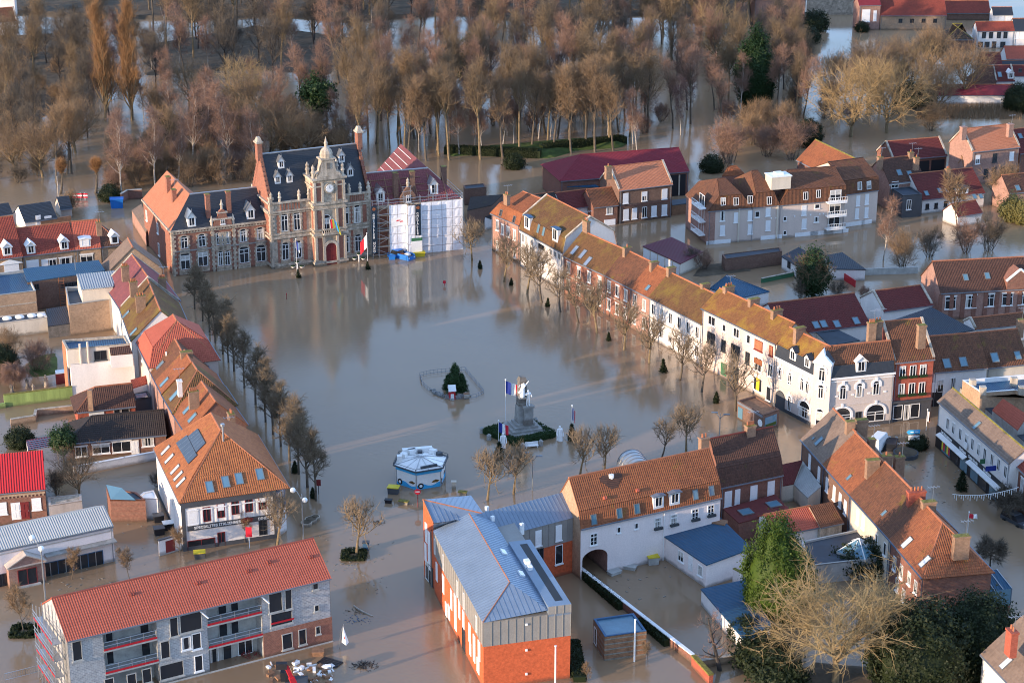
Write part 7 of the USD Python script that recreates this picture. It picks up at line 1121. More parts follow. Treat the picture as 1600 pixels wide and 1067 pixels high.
def foliage(seed, shape, n=9000, size=.3, clumps=170, spread=.45, up=.3):
    """evergreen crown: leaf sprays in clumps over a shape(direction) -> radius vector"""
    g = np.random.default_rng(seed); c = []
    u = unit(g.normal(size=(clumps, 3))); ctr = np.array([shape(x) for x in u]) * g.uniform(.78, 1.04, clumps)[:, None]
    k = g.integers(0, clumps, n); p = ctr[k] + g.normal(size=(n, 3)) * spread * np.array([1, 1, 1.25]); nrm = unit(u[k] + g.normal(size=(n, 3)) * .5 + np.array([0, 0, up]))
    a = unit(np.cross(nrm, g.normal(size=(n, 3)))); b = np.cross(nrm, a); s = size * g.uniform(.6, 1.4, n)[:, None]
    v = np.stack([p - a * s * .45, p + a * s * .45, p + b * s + nrm * s * .35], 1).reshape(-1, 3); return v, np.arange(len(v)).reshape(-1, 3), ctr
PATTERNS = {}
def pattern(key, name, parts):
    """parts: (part name, (vertices, faces), material)"""
    path = '/World/' + name + '_pattern_' + key; stage.CreateClassPrim(path)
    for pn, (v, f), m in parts: write(path + '/' + pn, v, np.full(len(f), 3), f.ravel(), None, m)
    PATTERNS[key] = (path, name)
def plant(key, p, label, cat='tree', group=None, s=1.0, rot=None, sz=None, kind=None):
    path, name = PATTERNS[key]; x = UsdGeom.Xform.Define(stage, '/World/' + numbered('/World', name)); x.AddTranslateOp().Set(Gf.Vec3d(*map(float, p))); x.AddRotateZOp().Set(float(rot if rot is not None else rng.uniform(0, 360))); x.AddScaleOp().Set(Gf.Vec3f(s, s, sz or s))
    pr = x.GetPrim(); pr.GetReferences().AddInternalReference(path); pr.SetInstanceable(True); keys(pr, label, cat, group, kind); return pr
rng = np.random.default_rng(11)
def tree_pattern(key, name, bark, twm, **k): T, C = bare(**k); pattern(key, name, [("trunk", T, bark), ("crown", C, twm)])
for i in range(3): tree_pattern(f'tall{i}', 'woodland_tree', ('barktan', 'bark', 'bark')[i], ('twig_olive', 'twig_pink', 'twig_tan')[i], seed=10 + i, H=22, trunk_h=17, R0=.30, nl=20, limb=5.6, el=40, t_lo=.46, nb=7, ns=6, nt=4, tw=1.1, up=(.14, .16, .15))
for i in range(2): tree_pattern(f'broad{i}', 'bare_tree', 'barktan', ('twig_gold', 'twig_tan')[i], seed=20 + i, H=17, trunk_h=8.5, R0=.42, nl=20, limb=10.5, el=28, t_lo=.3, nb=9, ns=7, nt=3, tw=1.1, twl=1.0, cap=.05, up=(.09, .10, .10))
for i in range(2): tree_pattern(f'birch{i}', 'birch_tree', 'barkpale', ('twig_pink', 'twig_purple')[i], seed=30 + i, H=17, trunk_h=15, R0=.17, nl=22, limb=3.8, el=42, t_lo=.3, nb=6, ns=6, nt=4, tw=1.0, up=(.12, .06, -.03))
for i in range(3): tree_pattern(f'thick{i}', 'bare_thicket', 'bark', ('twig_tan', 'twig_pink', 'twig_dark')[i], seed=40 + i, H=8, trunk_h=5, R0=.09, nl=27, limb=4.2, el=40, t_lo=.1, nb=6, ns=6, nt=4, tw=1.0, stems=9, up=(.10, .12, .12))
tree_pattern('darkwood', 'dark_woodland_tree', 'barkdark', 'twig_dark', seed=50, H=19, trunk_h=14, R0=.26, nl=22, limb=6, el=34, t_lo=.3, nb=7, ns=6, nt=4, tw=1.1)
tree_pattern('poplar', 'poplar_tree', 'barktan', 'twig_orange', seed=60, H=31, trunk_h=27, R0=.4, nl=80, limb=7.5, el=58, t_lo=.12, nb=6, ns=5, nt=6, tw=1.2, twl=1.3, up=(.2, .25, .25), spread=.3)
for i in range(2): tree_pattern(f'lime{i}', 'lime_tree', 'bark', 'twig_lime', seed=70 + i, H=10.5, trunk_h=8.6, R0=.2, nl=30, limb=2.5, el=36, t_lo=.34, nb=6, ns=5, nt=4, tw=.7, twl=.6, cap=.05, up=(.05, .06, .06), spread=.9)
for i in range(2): tree_pattern(f'plane{i}', 'plane_tree', 'bark' if i else 'barktan', 'twig_grey', seed=80 + i, H=8.4, trunk_h=4.6, R0=.2, nl=14, limb=3.7, el=22, t_lo=.55, nb=6, ns=5, nt=2, tw=.7, twl=.7, up=(.14, .16, .18), spread=.7, cap=.05)
tree_pattern('willow', 'pollard_willow', 'bark', 'twig_orange', seed=90, H=8.5, trunk_h=4.6, R0=.40, nl=16, limb=2.6, el=50, t_lo=.85, nb=7, ns=6, nt=10, tw=1.0, twl=.9, up=(.25, .2, .2), spread=.35)
tree_pattern('old', 'bare_tree', 'barktan', 'twig_straw', seed=95, H=16.5, trunk_h=6.5, R0=.5, nl=24, limb=10.5, el=18, t_lo=.45, nb=10, ns=9, nt=5, tw=.8, twl=.7, cap=.05, up=(.07, .05, .03), spread=.8, blf=.45)
tree_pattern('cutback', 'cut_back_tree', 'barkdark', 'twig_pink', seed=96, H=8.6, trunk_h=8.2, R0=.34, nl=13, limb=2.4, el=15, t_lo=.3, nb=4, ns=3, nt=3, tw=.8, twl=.5, up=(.1, .2, .2))
tree_pattern('sapling', 'sapling_tree', 'bark', 'twig_tan', seed=97, H=6.0, trunk_h=5.0, R0=.08, nl=14, limb=2.0, el=35, t_lo=.35, nb=5, ns=5, nt=7, tw=.8, twl=.6, cap=.02)
tree_pattern('weeping', 'weeping_tree', 'bark', 'twig_pink', seed=98, H=5.5, trunk_h=4.0, R0=.15, nl=18, limb=3.0, el=30, t_lo=.6, nb=6, ns=6, nt=9, tw=.9, twl=.9, up=(-.12, -.35, -.4))
tree_pattern('roundclip', 'clipped_tree', 'barkdark', 'twig_dark', seed=99, H=5.0, trunk_h=3.2, R0=.14, nl=22, limb=1.9, el=0, t_lo=.6, nb=7, ns=6, nt=8, tw=.9, twl=.5, up=(.02, .02, .02), spread=.9)
def ever(key, name, mt, shape, seed, n=9000, size=.3, clumps=170, spread=.45, core=.8, trunk=None, up=.3):
    v, f, c = foliage(seed, shape, n, size, clumps, spread, up); ico = trimesh.creation.icosphere(3); cv = np.array([shape(unit(x)) for x in ico.vertices]) * core
    parts = [('crown', join([(v, f), (cv, np.array(ico.faces))]), mt)]
    t = MB().tube([[0, 0, -1], [0, 0, trunk or 2.0]], [.25, .2], 7); P, cc, ii, uv = t.arrays(); tri = [];
    k = 0
    for m_ in cc: tri += [[k, k + j, k + j + 1] for j in range(1, m_ - 1)]; k += m_
    pattern(key, name, [('trunk', (P, np.array(tri)), 'bark')] + parts)
def ell(rx, rz, zc, low=.75, pt=0.0):
    def f(u):
        k = 1 - pt * max(u[2], 0) ** 1.5; return np.array([u[0] * rx * k, u[1] * rx * k, zc + u[2] * rz * (1 if u[2] > 0 else low)])
    return f
ever('thuja', 'thuja_tree', 'leaf_thuja', ell(4.2, 6.8, 6.0, .95, .35), 1, 30000, .24, 420, .36, .88)
ever('yew', 'yew_tree', 'leaf_yew', ell(5.2, 5.4, 4.4, .85, .25), 2, 30000, .26, 420, .42, .88, up=.1); ever('shrub', 'evergreen_shrub', 'leaf_yew', ell(2.4, 2.0, 1.4, .8), 3, 5000, .26, 110, .32); ever('cypress', 'cypress_tree', 'leaf_cypress', ell(5.0, 11.0, 9.5, .9, .55), 4, 24000, .38, 380, .55, .88)
ever('pine', 'pine_tree', 'leaf_pine', ell(3.2, 3.2, 7.5, .7), 5, 6000, .45, 70, .6, .45, 7.0); ever('ivy', 'ivy_clad_tree', 'leaf_ivy', ell(2.6, 3.8, 4.4, 1.0, .2), 6, 7000, .3, 130, .5, .75); ever('goldbush', 'golden_conifer', 'leaf_gold', ell(1.8, 2.6, 2.4, .9, .4), 7, 5000, .26, 100, .35)
def cone(r, h):
    def f(u): t = (u[2] + 1) / 2; k = r * 1.25 * (1 - t) ** .8 * (.75 + .25 * math.cos(t * 22)); q = max(np.hypot(u[0], u[1]), .05); return np.array([u[0] / q * k, u[1] / q * k, .2 + t * h])
    return f
ever('xmas', 'small_fir_tree', 'leaf_yew', cone(.85, 2.6), 8, 2600, .16, 90, .1, .7); ever('bigfir', 'christmas_tree', 'leaf_pine', cone(2.3, 6.4), 9, 9000, .26, 260, .22, .75)
# ---- avenue trees round the square
ORD = ['first', 'second', 'third', 'fourth', 'fifth', 'sixth', 'seventh', 'eighth', 'ninth', 'tenth', 'eleventh', 'twelfth', 'thirteenth', 'fourteenth', 'fifteenth', 'sixteenth', 'seventeenth']
for i, (x, y) in enumerate([(304, 483), (317, 502), (328, 519), (337, 536), (348, 553), (357, 566), (366, 580), (381, 606), (399, 632), (415, 659), (427, 678), (439, 697), (452, 720), (466, 741), (481, 761), (495, 782)]): plant(f'lime{i % 2}', at(x, y), f'dark bare lime tree, {ORD[i]} from the town hall in the left row', group='lime trees along the left of the square', s=.92 + .012 * i + rng.uniform(-.04, .04))
for i, (x, y) in enumerate([(738, 408), (787, 440), (823, 458), (848, 473), (877, 488), (905, 504), (934, 521), (975, 546), (1014, 567), (1061, 593), (1096, 613), (1149, 641)]): plant(f'plane{(i * 7 // 3) % 2}', at(x, y), f'cut-back bare plane tree, {ORD[i]} from the town hall along the right terrace', group='plane trees along the right terrace', s=1.18 + rng.uniform(-.1, .12))
for x, y, s, lb in ((556, 866, 1.05, 'bare plane tree with boxy crown standing in a square hedge in the street'), (761, 781, 1.0, 'golden bare plane tree just behind the modern building, left of a pair'), (802, 771, 1.0, 'golden bare plane tree behind the modern building, right of a pair'), (905, 745, 1.0, 'bare plane tree with forked trunk below the war memorial, left of a pair'), (944, 736, .95, 'straight bare plane tree below the war memorial, right of a pair'), (1032, 716, .85, 'bare plane tree behind the white house ridge, left of a pair'), (1072, 706, 1.0, 'wide bare plane tree behind the white house ridge, right of a pair'), (433, 852, 1.0, 'dark bare tree in front of the corner house shopfront, the largest there')): plant('plane0' if s > .9 else 'plane1', at(x, y), lb, group='plane trees by the square', s=s)
for x, y, s, lb in ((383, 848, .85, 'thin bare sapling before the middle of the corner house'), (282, 868, .8, 'thin bare sapling at the left end of the corner house'), (203, 905, .85, 'bare sapling right of the pale pink hall'), (112, 905, .8, 'bare sapling in front of the glazed hall front'), (38, 988, 1.15, 'bare sapling in a square clipped hedge at the lower left'), (1013, 1033, .5, 'staked sapling beside the timber pavilion'), (918, 1066, .45, 'staked sapling at the bottom edge with pink tag')): plant('sapling', at(x, y), lb, group='young street trees', s=s)
# ---- gardens at the right and bottom
plant('cutback', at(1126, 1046), 'dark cut-back tree with stubby limbs in the flooded yard'); plant('old', at(1304, 1068), 'huge spreading bare tree with golden twigs at the bottom right', rot=40)
plant('thuja', at(1208, 968), 'big bright green conifer by the blue-roofed annexe', s=.88, sz=1.06); plant('thuja', at(1243, 940), 'smaller green conifer leaning on the big one beside the pyramid skylight', s=.55)
plant('yew', at(1434, 1078), 'dark green yew below the brick row, left of two', s=1.08); plant('yew', at(1524, 1052), 'dark green yew in front of the conservatory, right of two', s=.98)
for x, y, s, lb in ((1190, 1045, 1.25, 'dark round evergreen shrub left of the huge bare tree'), (1218, 1078, 1.2, 'green round shrub at the bottom edge under the huge bare tree'), (1330, 893, 1.0, 'dark hedge bush at the foot of the black flat roof'), (1362, 890, 1.1, 'dark hedge bush against the brick row'), (1165, 1000, .8, 'dark bush overgrowing the end of the white garage row'), (127, 687, .8, 'dark bush at the left end of the blackish bungalow'), (32, 697, .8, 'round dark green shrub beside the striped carport'), (172, 313, .9, 'evergreen hedge bush beside the blue container'), (803, 263, .9, 'low dark bush standing in the flooded park'), (1112, 268, 1.0, 'dark bush right of the wine-red hall'), (1420, 163, 1.6, 'green bush below the magenta-roofed wall building'), (1443, 168, 1.2, 'green bush right of the bigger one below the magenta roof'), (1272, 48, 1.6, 'dark green bush by the far yard wall'), (1262, 68, 1.3, 'dark green bush below the far yard wall'), (1347, 50, .8, 'small dark bush by the far white doors')): plant('shrub', at(x, y), lb, 'shrub', 'evergreen shrubs', s)
plant('roundclip', at(1548, 883), 'round clipped bare tree beside the end of the brick row'); plant('roundclip', at(1578, 808), 'round clipped bare tree in front of the red brick house', s=1.1)
plant('ivy', at(1270, 462), 'ivy-covered tree in the flooded gardens behind the terrace'); plant('broad1', at(1268, 462), 'bare crown rising out of the ivy-covered tree', s=.55)
for k, x, y, s, lb in (('birch0', 1380, 407, .8, 'pink-twigged birch in front of the apartment block corner'), ('thick0', 1412, 420, 1.05, 'olive bare shrub right of the pink birch'), ('sapling', 1497, 362, 2.2, 'tall thin bare tree before the low white house'), ('thick2', 1452, 402, .9, 'dark bare thicket in the gardens behind the school'), ('thick2', 1545, 392, 1.1, 'dark bare thicket right behind the school roof'), ('thick1', 1510, 395, 1.0, 'reddish bare thicket behind the school roof'), ('thick0', 1560, 320, 1.3, 'tan bare tree left of the golden conifers'), ('thick2', 1080, 417, .6, 'dark purple bare shrub behind the garages'), ('thick1', 1100, 423, .6, 'pale pinkish bare shrub beside the garages'), ('thick2', 1250, 466, .55, 'dark bare shrub left of the ivy-covered tree'), ('thick2', 1310, 468, .55, 'dark bare shrub right of the ivy-covered tree'), ('thick1', 1350, 468, .4, 'low reddish bare shrub near the red gate'), ('goldbush', 1578, 345, 1.1, 'golden-green conifer at the right edge, left of two'), ('goldbush', 1598, 350, 1.0, 'golden-green conifer at the right edge, right of two'), ('weeping', 22, 607, 1.0, 'reddish weeping tree at the left edge'), ('yew', 2, 590, .55, 'dark evergreen at the left edge behind the weeping tree'), ('thick1', 60, 580, .85, 'bare brown garden tree below the dome rooflights'), ('thick0', 20, 560, .8, 'bare tan shrub below the cream annexe'), ('thick2', 88, 772, .55, 'dark bare shrub right of the red barn'), ('broad1', 125, 778, .52, 'tan bare tree with fanned stems beside the red barn'), ('thick2', 245, 760, .35, 'low dark shrub left of the corner house'), ('pine', 100, 722, .5, 'small yellow-green conifer at the end of the blackish bungalow'), ('yew', 1590, 175, .7, 'dark layered conifer at the right edge below the magenta roof')): plant(k, at(x, y), lb, 'shrub' if 'shrub' in lb or 'thicket' in lb else 'tree', None, s)
# ---- flooded park and wood
plant('poplar', at(164, 190), 'tall orange columnar poplar, left of two'); plant('poplar', at(206, 188), 'tall orange columnar poplar, right of two', s=1.02)
for x, y, lb in ((93, 303, 'orange pollard willow by the road, left of two'), (148, 302, 'orange pollard willow by the road, right of two')): plant('willow', at(x, y), lb)
plant('thick0', at(108, 333), 'yellowish willow shrub beside the small garden shed', 'shrub', s=.7); plant('cypress', at(1178, 168), 'big dark green conifer in the right part of the park', s=.95); plant('yew', at(1262, 228), 'dark evergreen beyond the apartment roof', s=.62); plant('pine', at(497, 200), 'green pine in the wood behind the town hall', s=1.1); plant('pine', at(728, 145), 'yellow-green conifer in the flooded park', s=1.2); plant('yew', at(320, 215), 'dark evergreen in the left wood', s=.75); plant('yew', at(262, 215), 'dark evergreen beside the poplars', s=.6)
LOOK = {'tall0': 'olive-brown ', 'tall1': 'pinkish-brown ', 'tall2': 'tan ', 'birch0': 'pale-trunked pink ', 'birch1': 'pale-trunked mauve ', 'darkwood': 'grey-black ', 'broad0': 'broad golden ', 'broad1': 'broad tan ', 'thick0': 'many-stemmed tan ', 'thick1': 'many-stemmed reddish ', 'thick2': 'many-stemmed dark '}
def wood(n, poly, kinds, label, cat, group, s=(.85, 1.15), gap=3.5, seed=0):
    g = np.random.default_rng(seed); P = np.array([at(*q)[:2] for q in poly]); lo, hi = P.min(0), P.max(0); done = []
    def inside(q):
        c = False
        for i in range(len(P)):
            a, b = P[i], P[i - 1]
            if (a[1] > q[1]) != (b[1] > q[1]) and q[0] < (b[0] - a[0]) * (q[1] - a[1]) / (b[1] - a[1]) + a[0]: c = not c
        return c
    for _ in range(6000):
        if len(done) >= n: break
        q = g.uniform(lo, hi)
        if inside(q) and all(np.hypot(*(q - o)) > gap for o in done):
            done.append(q); k_ = kinds[g.integers(len(kinds))]; plant(k_, (*q, 0), LOOK.get(k_, '') + label, cat, group, float(g.uniform(*s)), g.uniform(0, 360))
G1, G2 = 'bare trees of the flooded park and wood', 'bare thickets of the flooded wood'
wood(58, [(525, 262), (1000, 236), (1020, 205), (540, 210)], ['tall0', 'tall2', 'tall0', 'tall2', 'birch0'], 'bare tree in the flooded park beyond the scaffolded wing', 'tree', G1, (.8, 1.05), 4, 1)
wood(40, [(540, 200), (1010, 195), (1020, 150), (560, 150)], ['tall0', 'tall1', 'tall2', 'birch1'], 'bare tree in the middle of the flooded park', 'tree', G1, (.85, 1.05), 6, 2)
wood(40, [(640, 215), (1160, 215), (1160, 170), (640, 170)], ['birch0', 'tall1', 'birch1', 'thick1'], 'bare tree in the right part of the flooded park', 'tree', G1, (.7, .95), 6, 22)
wood(80, [(250, 150), (1120, 130), (1150, 60), (260, 60)], ['tall1', 'darkwood', 'tall0', 'darkwood', 'birch0'], 'bare tree at the back of the flooded wood', 'tree', G1, (.85, 1.1), 5.5, 3)
wood(80, [(240, 55), (1170, 55), (1190, 5), (230, 5)], ['darkwood', 'tall1', 'birch1', 'tall2', 'tall0'], 'bare tree at the far top edge of the wood', 'tree', G1, (.9, 1.15), 6, 4)
wood(44, [(175, 318), (205, 300), (400, 285), (395, 245), (180, 250)], ['thick0', 'thick1', 'thick0', 'birch0'], 'bare shrubby tree behind the town hall wing', 'tree', G2, (.75, 1.25), 4, 5)
wood(46, [(230, 245), (520, 235), (530, 175), (240, 165)], ['tall1', 'thick0', 'birch0', 'broad1', 'thick1'], 'bare tree in the wood above the town hall roof', 'tree', G1, (.7, 1.0), 6, 6)
wood(34, [(-10, 290), (100, 285), (140, 215), (-10, 215)], ['tall2', 'darkwood', 'thick2', 'broad1'], 'bare tree at the left edge of the flooded wood', 'tree', G1, (.65, .95), 6, 7)
wood(70, [(-10, 210), (150, 205), (150, 60), (-10, 70)], ['darkwood', 'thick2', 'darkwood', 'tall0', 'thick0'], 'bare tree in the upper left wood', 'tree', G1, (.6, .9), 6, 8)
wood(18, [(425, 258), (545, 250), (545, 225), (430, 230)], ['thick0', 'thick0', 'broad1'], 'bare tree directly behind the clock tower', 'tree', G1, (.7, 1.0), 4, 9)
wood(8, [(1245, 250), (1110, 250), (1110, 215), (1250, 200)], ['thick1', 'thick0'], 'bare shrub between the wine-red hall and the apartments', 'shrub', G2, (1.0, 1.5), 5, 12)
wood(14, [(1180, 60), (1010, 75), (1000, 10), (1190, 10)], ['birch0', 'tall1', 'broad1'], 'bare tree near the far pinkish building', 'tree', G1, (.8, 1.05), 6, 13)
wood(18, [(150, 190), (240, 190), (250, 60), (150, 60)], ['darkwood', 'tall1', 'thick0', 'birch1'], 'bare tree in the wood round the poplars', 'tree', G1, (.6, .9), 6, 14)
wood(20, [(1110, 190), (1250, 190), (1250, 90), (1110, 90)], ['darkwood', 'tall0', 'thick0', 'tall1'], 'bare tree round the big green conifer', 'tree', G1, (.7, .95), 6, 15)
wood(14, [(1270, 200), (1480, 190), (1480, 120), (1270, 120)], ['broad1', 'thick0', 'thick1'], 'bare tree in the right park behind the golden ones', 'tree', G1, (.7, 1.0), 7, 16)
wood(12, [(1200, 200), (1262, 200), (1262, 70), (1205, 70)], ['darkwood', 'tall1', 'thick2'], 'bare tree left of the golden right park', 'tree', G1, (.7, .95), 4, 17)
wood(60, [(-40, 34), (1190, 30), (1230, -40), (-80, -40)], ['darkwood', 'tall1', 'tall0', 'birch1'], 'bare tree on the far ground beyond the flooded wood', 'tree', G1, (.8, 1.1), 7, 18)
for i, (x, y, k, s, lb) in enumerate([(1330, 214, 'broad0', 1.2, 'large golden bare tree in the right park, nearest to the apartments'), (1385, 208, 'broad0', 1.15, 'large golden bare tree right of the nearest one in the right park'), (1300, 178, 'broad1', 1.0, 'bare tree at the left of the right park'), (1360, 150, 'broad1', 1.0, 'bare tree behind the golden trees of the right park'), (1420, 150, 'broad0', .9, 'bare tree in front of the magenta-roofed wall building'), (1502, 160, 'broad1', 1.05, 'brownish bare tree rising before the magenta roof'), (1450, 118, 'broad1', .9, 'bare tree in the far right gardens'), (1240, 175, 'darkwood', .8, 'dark bare tree beside the big green conifer'), (1225, 140, 'darkwood', .9, 'dark bare tree behind the big green conifer'), (1120, 112, 'broad0', 1.15, 'wide golden bare tree left of the big green conifer'), (1455, 205, 'thick0', 1.0, 'tan bare shrub in the water of the right park'), (1140, 255, 'thick1', 1.5, 'broad pinkish thicket between the hall and the apartments'), (68, 277, 'broad1', .85, 'wide bare tree near the pollard willows'), (112, 272, 'tall2', .75, 'slim bare tree between the pollard willows'), (380, 185, 'broad0', .95, 'golden bare tree above the left wing'), (25, 165, 'broad1', .8, 'grey bare tree at the left edge')]): plant(k, at(x, y), lb, 'tree', None, s)

# ---------------------------------------------------------------- things standing in the square
X1, Y1 = np.array([1.0, 0, 0]), np.array([0, 1.0, 0])
def rot2(a): return np.array([math.cos(a), math.sin(a), 0]), np.array([-math.sin(a), math.cos(a), 0])
def disc(mb, c, r, h, n=12, r2=None, ax=None):
    """upright drum, or with ax=(e1, e2, n) a drum along n"""
    e1, e2, nn = ax or (X1, Y1, Z3); r2 = r if r2 is None else r2; th = np.linspace(0, 2 * math.pi, n + 1)[:-1]
    return mb.hexa([c + r * (math.cos(t) * e1 + math.sin(t) * e2) for t in th], [c + nn * h + r2 * (math.cos(t) * e1 + math.sin(t) * e2) for t in th], True)
def cloth(p0, du, dv, nu=8, nv=6, wave=.12, seed=0):
    """a waving cloth: list of columns of points"""
    n = np.cross(du, dv); n = n / np.linalg.norm(n); return [[p0 + du * i / nu + dv * j / nv + n * wave * math.sin(i * 1.1 + seed + j * .3) * (i / nu) for j in range(nv + 1)] for i in range(nu + 1)]
def flag(label, base, h, w, fh, cols, droop=.35, dirx=1.0, name='flag', r=.05, bottom=False, grp=None):
    T = Thing(name, label, 'flag', base, grp); T.mesh('pole', MB().tube([base - Z3, base + Z3 * h], [r, r * .7], 7), 'whitetrim'); m = MB(); c = base + Z3 * h; disc(m, c, r * 2, r * 3, 8); T.mesh('pole_top', m, 'whitetrim')
    d = np.array([dirx, .25, 0]) / math.hypot(dirx, .25) * np.sign(1); nc = len(cols); top = base + Z3 * (h - .15)
    for k, col in enumerate(cols):
        a, b = k / nc, (k + 1) / nc; m = MB(); p0 = top + d * w * a - Z3 * w * a * droop; G = cloth(p0, d * w / nc - Z3 * w / nc * droop, -Z3 * fh, 4, 4, .14, k * 4.4)
        for i in range(4):
            for j in range(4): m.poly([G[i][j], G[i][j + 1], G[i + 1][j + 1], G[i + 1][j]])
        T.mesh('cloth', m, col)
    return T
TRI = ['flagblue', 'whitetrim', 'flagred']
flag('tall french tricolour flag flying beside the war memorial', at(790, 666), 7.3, 2.3, 1.9, TRI, .45); flag('smaller tricolour flag in front of the left corner of the memorial hedge', at(779, 694), 3.6, 1.5, 1.5, TRI, .5); flag('furled tricolour flag right of the war memorial', at(893.5, 680), 4.6, .5, 1.9, TRI, 1.6)
flag('dark blue flag hanging on a white pole before the clock tower', at(464.5, 432), 7.0, .6, 1.6, ['flagblue', 'whitetrim'], 1.5); flag('white and red flag on a white pole by the right of the town hall', at(574.5, 419), 6.6, 1.3, 2.4, ['whitetrim', 'flagred'], 1.3, -1.0)
T = Thing('flag', 'blue and yellow flag hanging from the balcony over the town hall door', 'flag', PT.pt(uc + .2, 6.5, 1.2)); q0 = PT.pt(uc + .1, 9.0, 1.3); T.mesh('pole', MB().tube([PT.pt(uc, 6.3, .8), q0], .05, 5), 'whitetrim')
for k, c in enumerate(('flagsky', 'flagyellow')): G = cloth(q0 + C.e1 * .15 + (C.e1 * .8 - Z3 * 1.2) * k * .55, (C.e1 * .8 - Z3 * 1.2) * .55, C.e1 * .55 - Z3 * 2.2, 4, 4, .1, k); m = MB(); [m.poly([G[i][j], G[i][j + 1], G[i + 1][j + 1], G[i + 1][j]]) for i in range(4) for j in range(4)]; T.mesh('cloth', m, c)
T = Thing('flag', 'red and yellow flag beside the blue and yellow one over the town hall door', 'flag', PT.pt(uc - .2, 6.5, 1.2)); q0 = PT.pt(uc - .5, 8.9, 1.3); T.mesh('pole', MB().tube([PT.pt(uc - .3, 6.3, .8), q0], .05, 5), 'whitetrim')
for k, c in enumerate(('flagred', 'flagyellow')): G = cloth(q0 + C.e1 * .35 * k, C.e1 * .35, -Z3 * 1.7 + C.e1 * .2, 4, 4, .08, k); m = MB(); [m.poly([G[i][j], G[i][j + 1], G[i + 1][j + 1], G[i + 1][j]]) for i in range(4) for j in range(4)]; T.mesh('cloth', m, c)
# ---- war memorial
def body(joints, bones, res=.09):
    import manifold3d as m3
    ms = []
    for a, b in bones:
        hull = [m3.Manifold.sphere(joints[k][1], 14).translate(tuple(map(float, joints[k][0]))) for k in (a, b)]; ms.append(m3.Manifold.batch_hull(hull))
    M_ = m3.Manifold.batch_boolean(ms, m3.OpType.Add).refine_to_length(res).to_mesh(); tm = trimesh.Trimesh(M_.vert_properties[:, :3], M_.tri_verts, process=True); trimesh.smoothing.filter_taubin(tm, iterations=8); return tm
def person_mesh(o, s=1.0, yaw=0.0, arm=(0, 0), lean=0.0, robe=False):
    J = {'pel': ((0, 0, .95), .17), 'che': ((0, lean * .3, 1.35), .2), 'nek': ((0, lean * .5, 1.52), .08), 'hed': ((0, lean * .6, 1.68), .13), 'hip': ((.1, 0, .9), .12), 'hi2': ((-.1, 0, .9), .12), 'kne': ((.12, -.05, .5), .085), 'kn2': ((-.12, .03, .5), .085), 'ank': ((.13, 0, .06), .06), 'an2': ((-.13, .06, .06), .06), 'toe': ((.14, -.16, .03), .05), 'to2': ((-.14, -.1, .03), .05), 'sh': ((.22, lean * .4, 1.42), .085), 'sh2': ((-.22, lean * .4, 1.42), .085),
         'el': ((.34, -.1, 1.15 + arm[0]), .065), 'el2': ((-.34, -.1, 1.15 + arm[1]), .065), 'ha': ((.3, -.32, 1.1 + arm[0] * 2), .05), 'ha2': ((-.3, -.32, 1.1 + arm[1] * 2), .05), 'rob': ((0, .05, .1), .30), 'ro2': ((.05, -.1, .12), .27)}
    B = [('pel', 'che'), ('che', 'nek'), ('nek', 'hed'), ('hed', 'hed'), ('che', 'sh'), ('che', 'sh2'), ('sh', 'el'), ('el', 'ha'), ('sh2', 'el2'), ('el2', 'ha2'), ('pel', 'hip'), ('pel', 'hi2'), ('hip', 'kne'), ('kne', 'ank'), ('hi2', 'kn2'), ('kn2', 'an2'), ('ank', 'toe'), ('an2', 'to2')] + ([('pel', 'rob'), ('che', 'ro2')] if robe else [])
    tm = body(J, B); tm.apply_scale(s); tm.apply_transform(trimesh.transformations.rotation_matrix(yaw, [0, 0, 1])); tm.apply_translation(o); return tm
mc = at(817, 676); me1, me2 = rot2(math.radians(20)); T = Thing('war_memorial', 'grey stone war memorial obelisk on steps with white statues', 'memorial', mc)
for k, (w, z0, z1) in enumerate(((6.6, -1, .45), (5.6, .45, .8), (4.6, .8, 1.15), (3.6, 1.15, 1.5), (2.8, 1.5, 1.85))): m = MB(); m.box(mc, me1, me2, w, w * .9, z0, z1); T.mesh('step', m, 'greystone')
m = MB(); m.hexa([mc + me1 * x * 1.0 + me2 * y * .9 + Z3 * 1.85 for x, y in ((-1, -1), (1, -1), (1, 1), (-1, 1))], [mc + me1 * x * .9 + me2 * y * .8 + Z3 * 4.4 for x, y in ((-1, -1), (1, -1), (1, 1), (-1, 1))]); T.mesh('pedestal', m, 'greystone')
m = MB(); m.hexa([mc + me1 * (x * .85 - .15) + me2 * y * .75 + Z3 * 1.9 for x, y in ((-1, -1), (1, -1), (1, 1), (-1, 1))], [mc + me1 * (x * .5 - .15) + me2 * y * .48 + Z3 * 8.2 for x, y in ((-1, -1), (1, -1), (1, 1), (-1, 1))]); m.hexa([mc + me1 * (x * .62 - .15) + me2 * y * .58 + Z3 * 8.2 for x, y in ((-1, -1), (1, -1), (1, 1), (-1, 1))], [mc + me1 * (x * .4 - .15) + me2 * y * .38 + Z3 * 8.8 for x, y in ((-1, -1), (1, -1), (1, 1), (-1, 1))]); T.mesh('obelisk', m, 'darkstone')
for k in range(7): m = MB(); w = .86 - .05 * k; m.box(mc - me1 * .15, me1, me2, w * 2.02, w * 1.82, 2.4 + k * .8, 2.46 + k * .8); T.mesh('stone_course', m, 'greystone')
m = MB(); m.box(mc + me1 * .5 - me2 * .75, me1, me2, 1.4, .8, 1.8, 4.2); m.box(mc + me1 * .5 - me2 * .75, me1, me2, 1.7, 1.05, 4.2, 4.5); T.mesh('plinth', m, 'greystone'); m = MB(); m.box(mc + me1 * .3 - me2 * 1.4, me1, me2, 1.5, .3, 1.85, 2.5); T.mesh('plaque', m, 'darkstone')
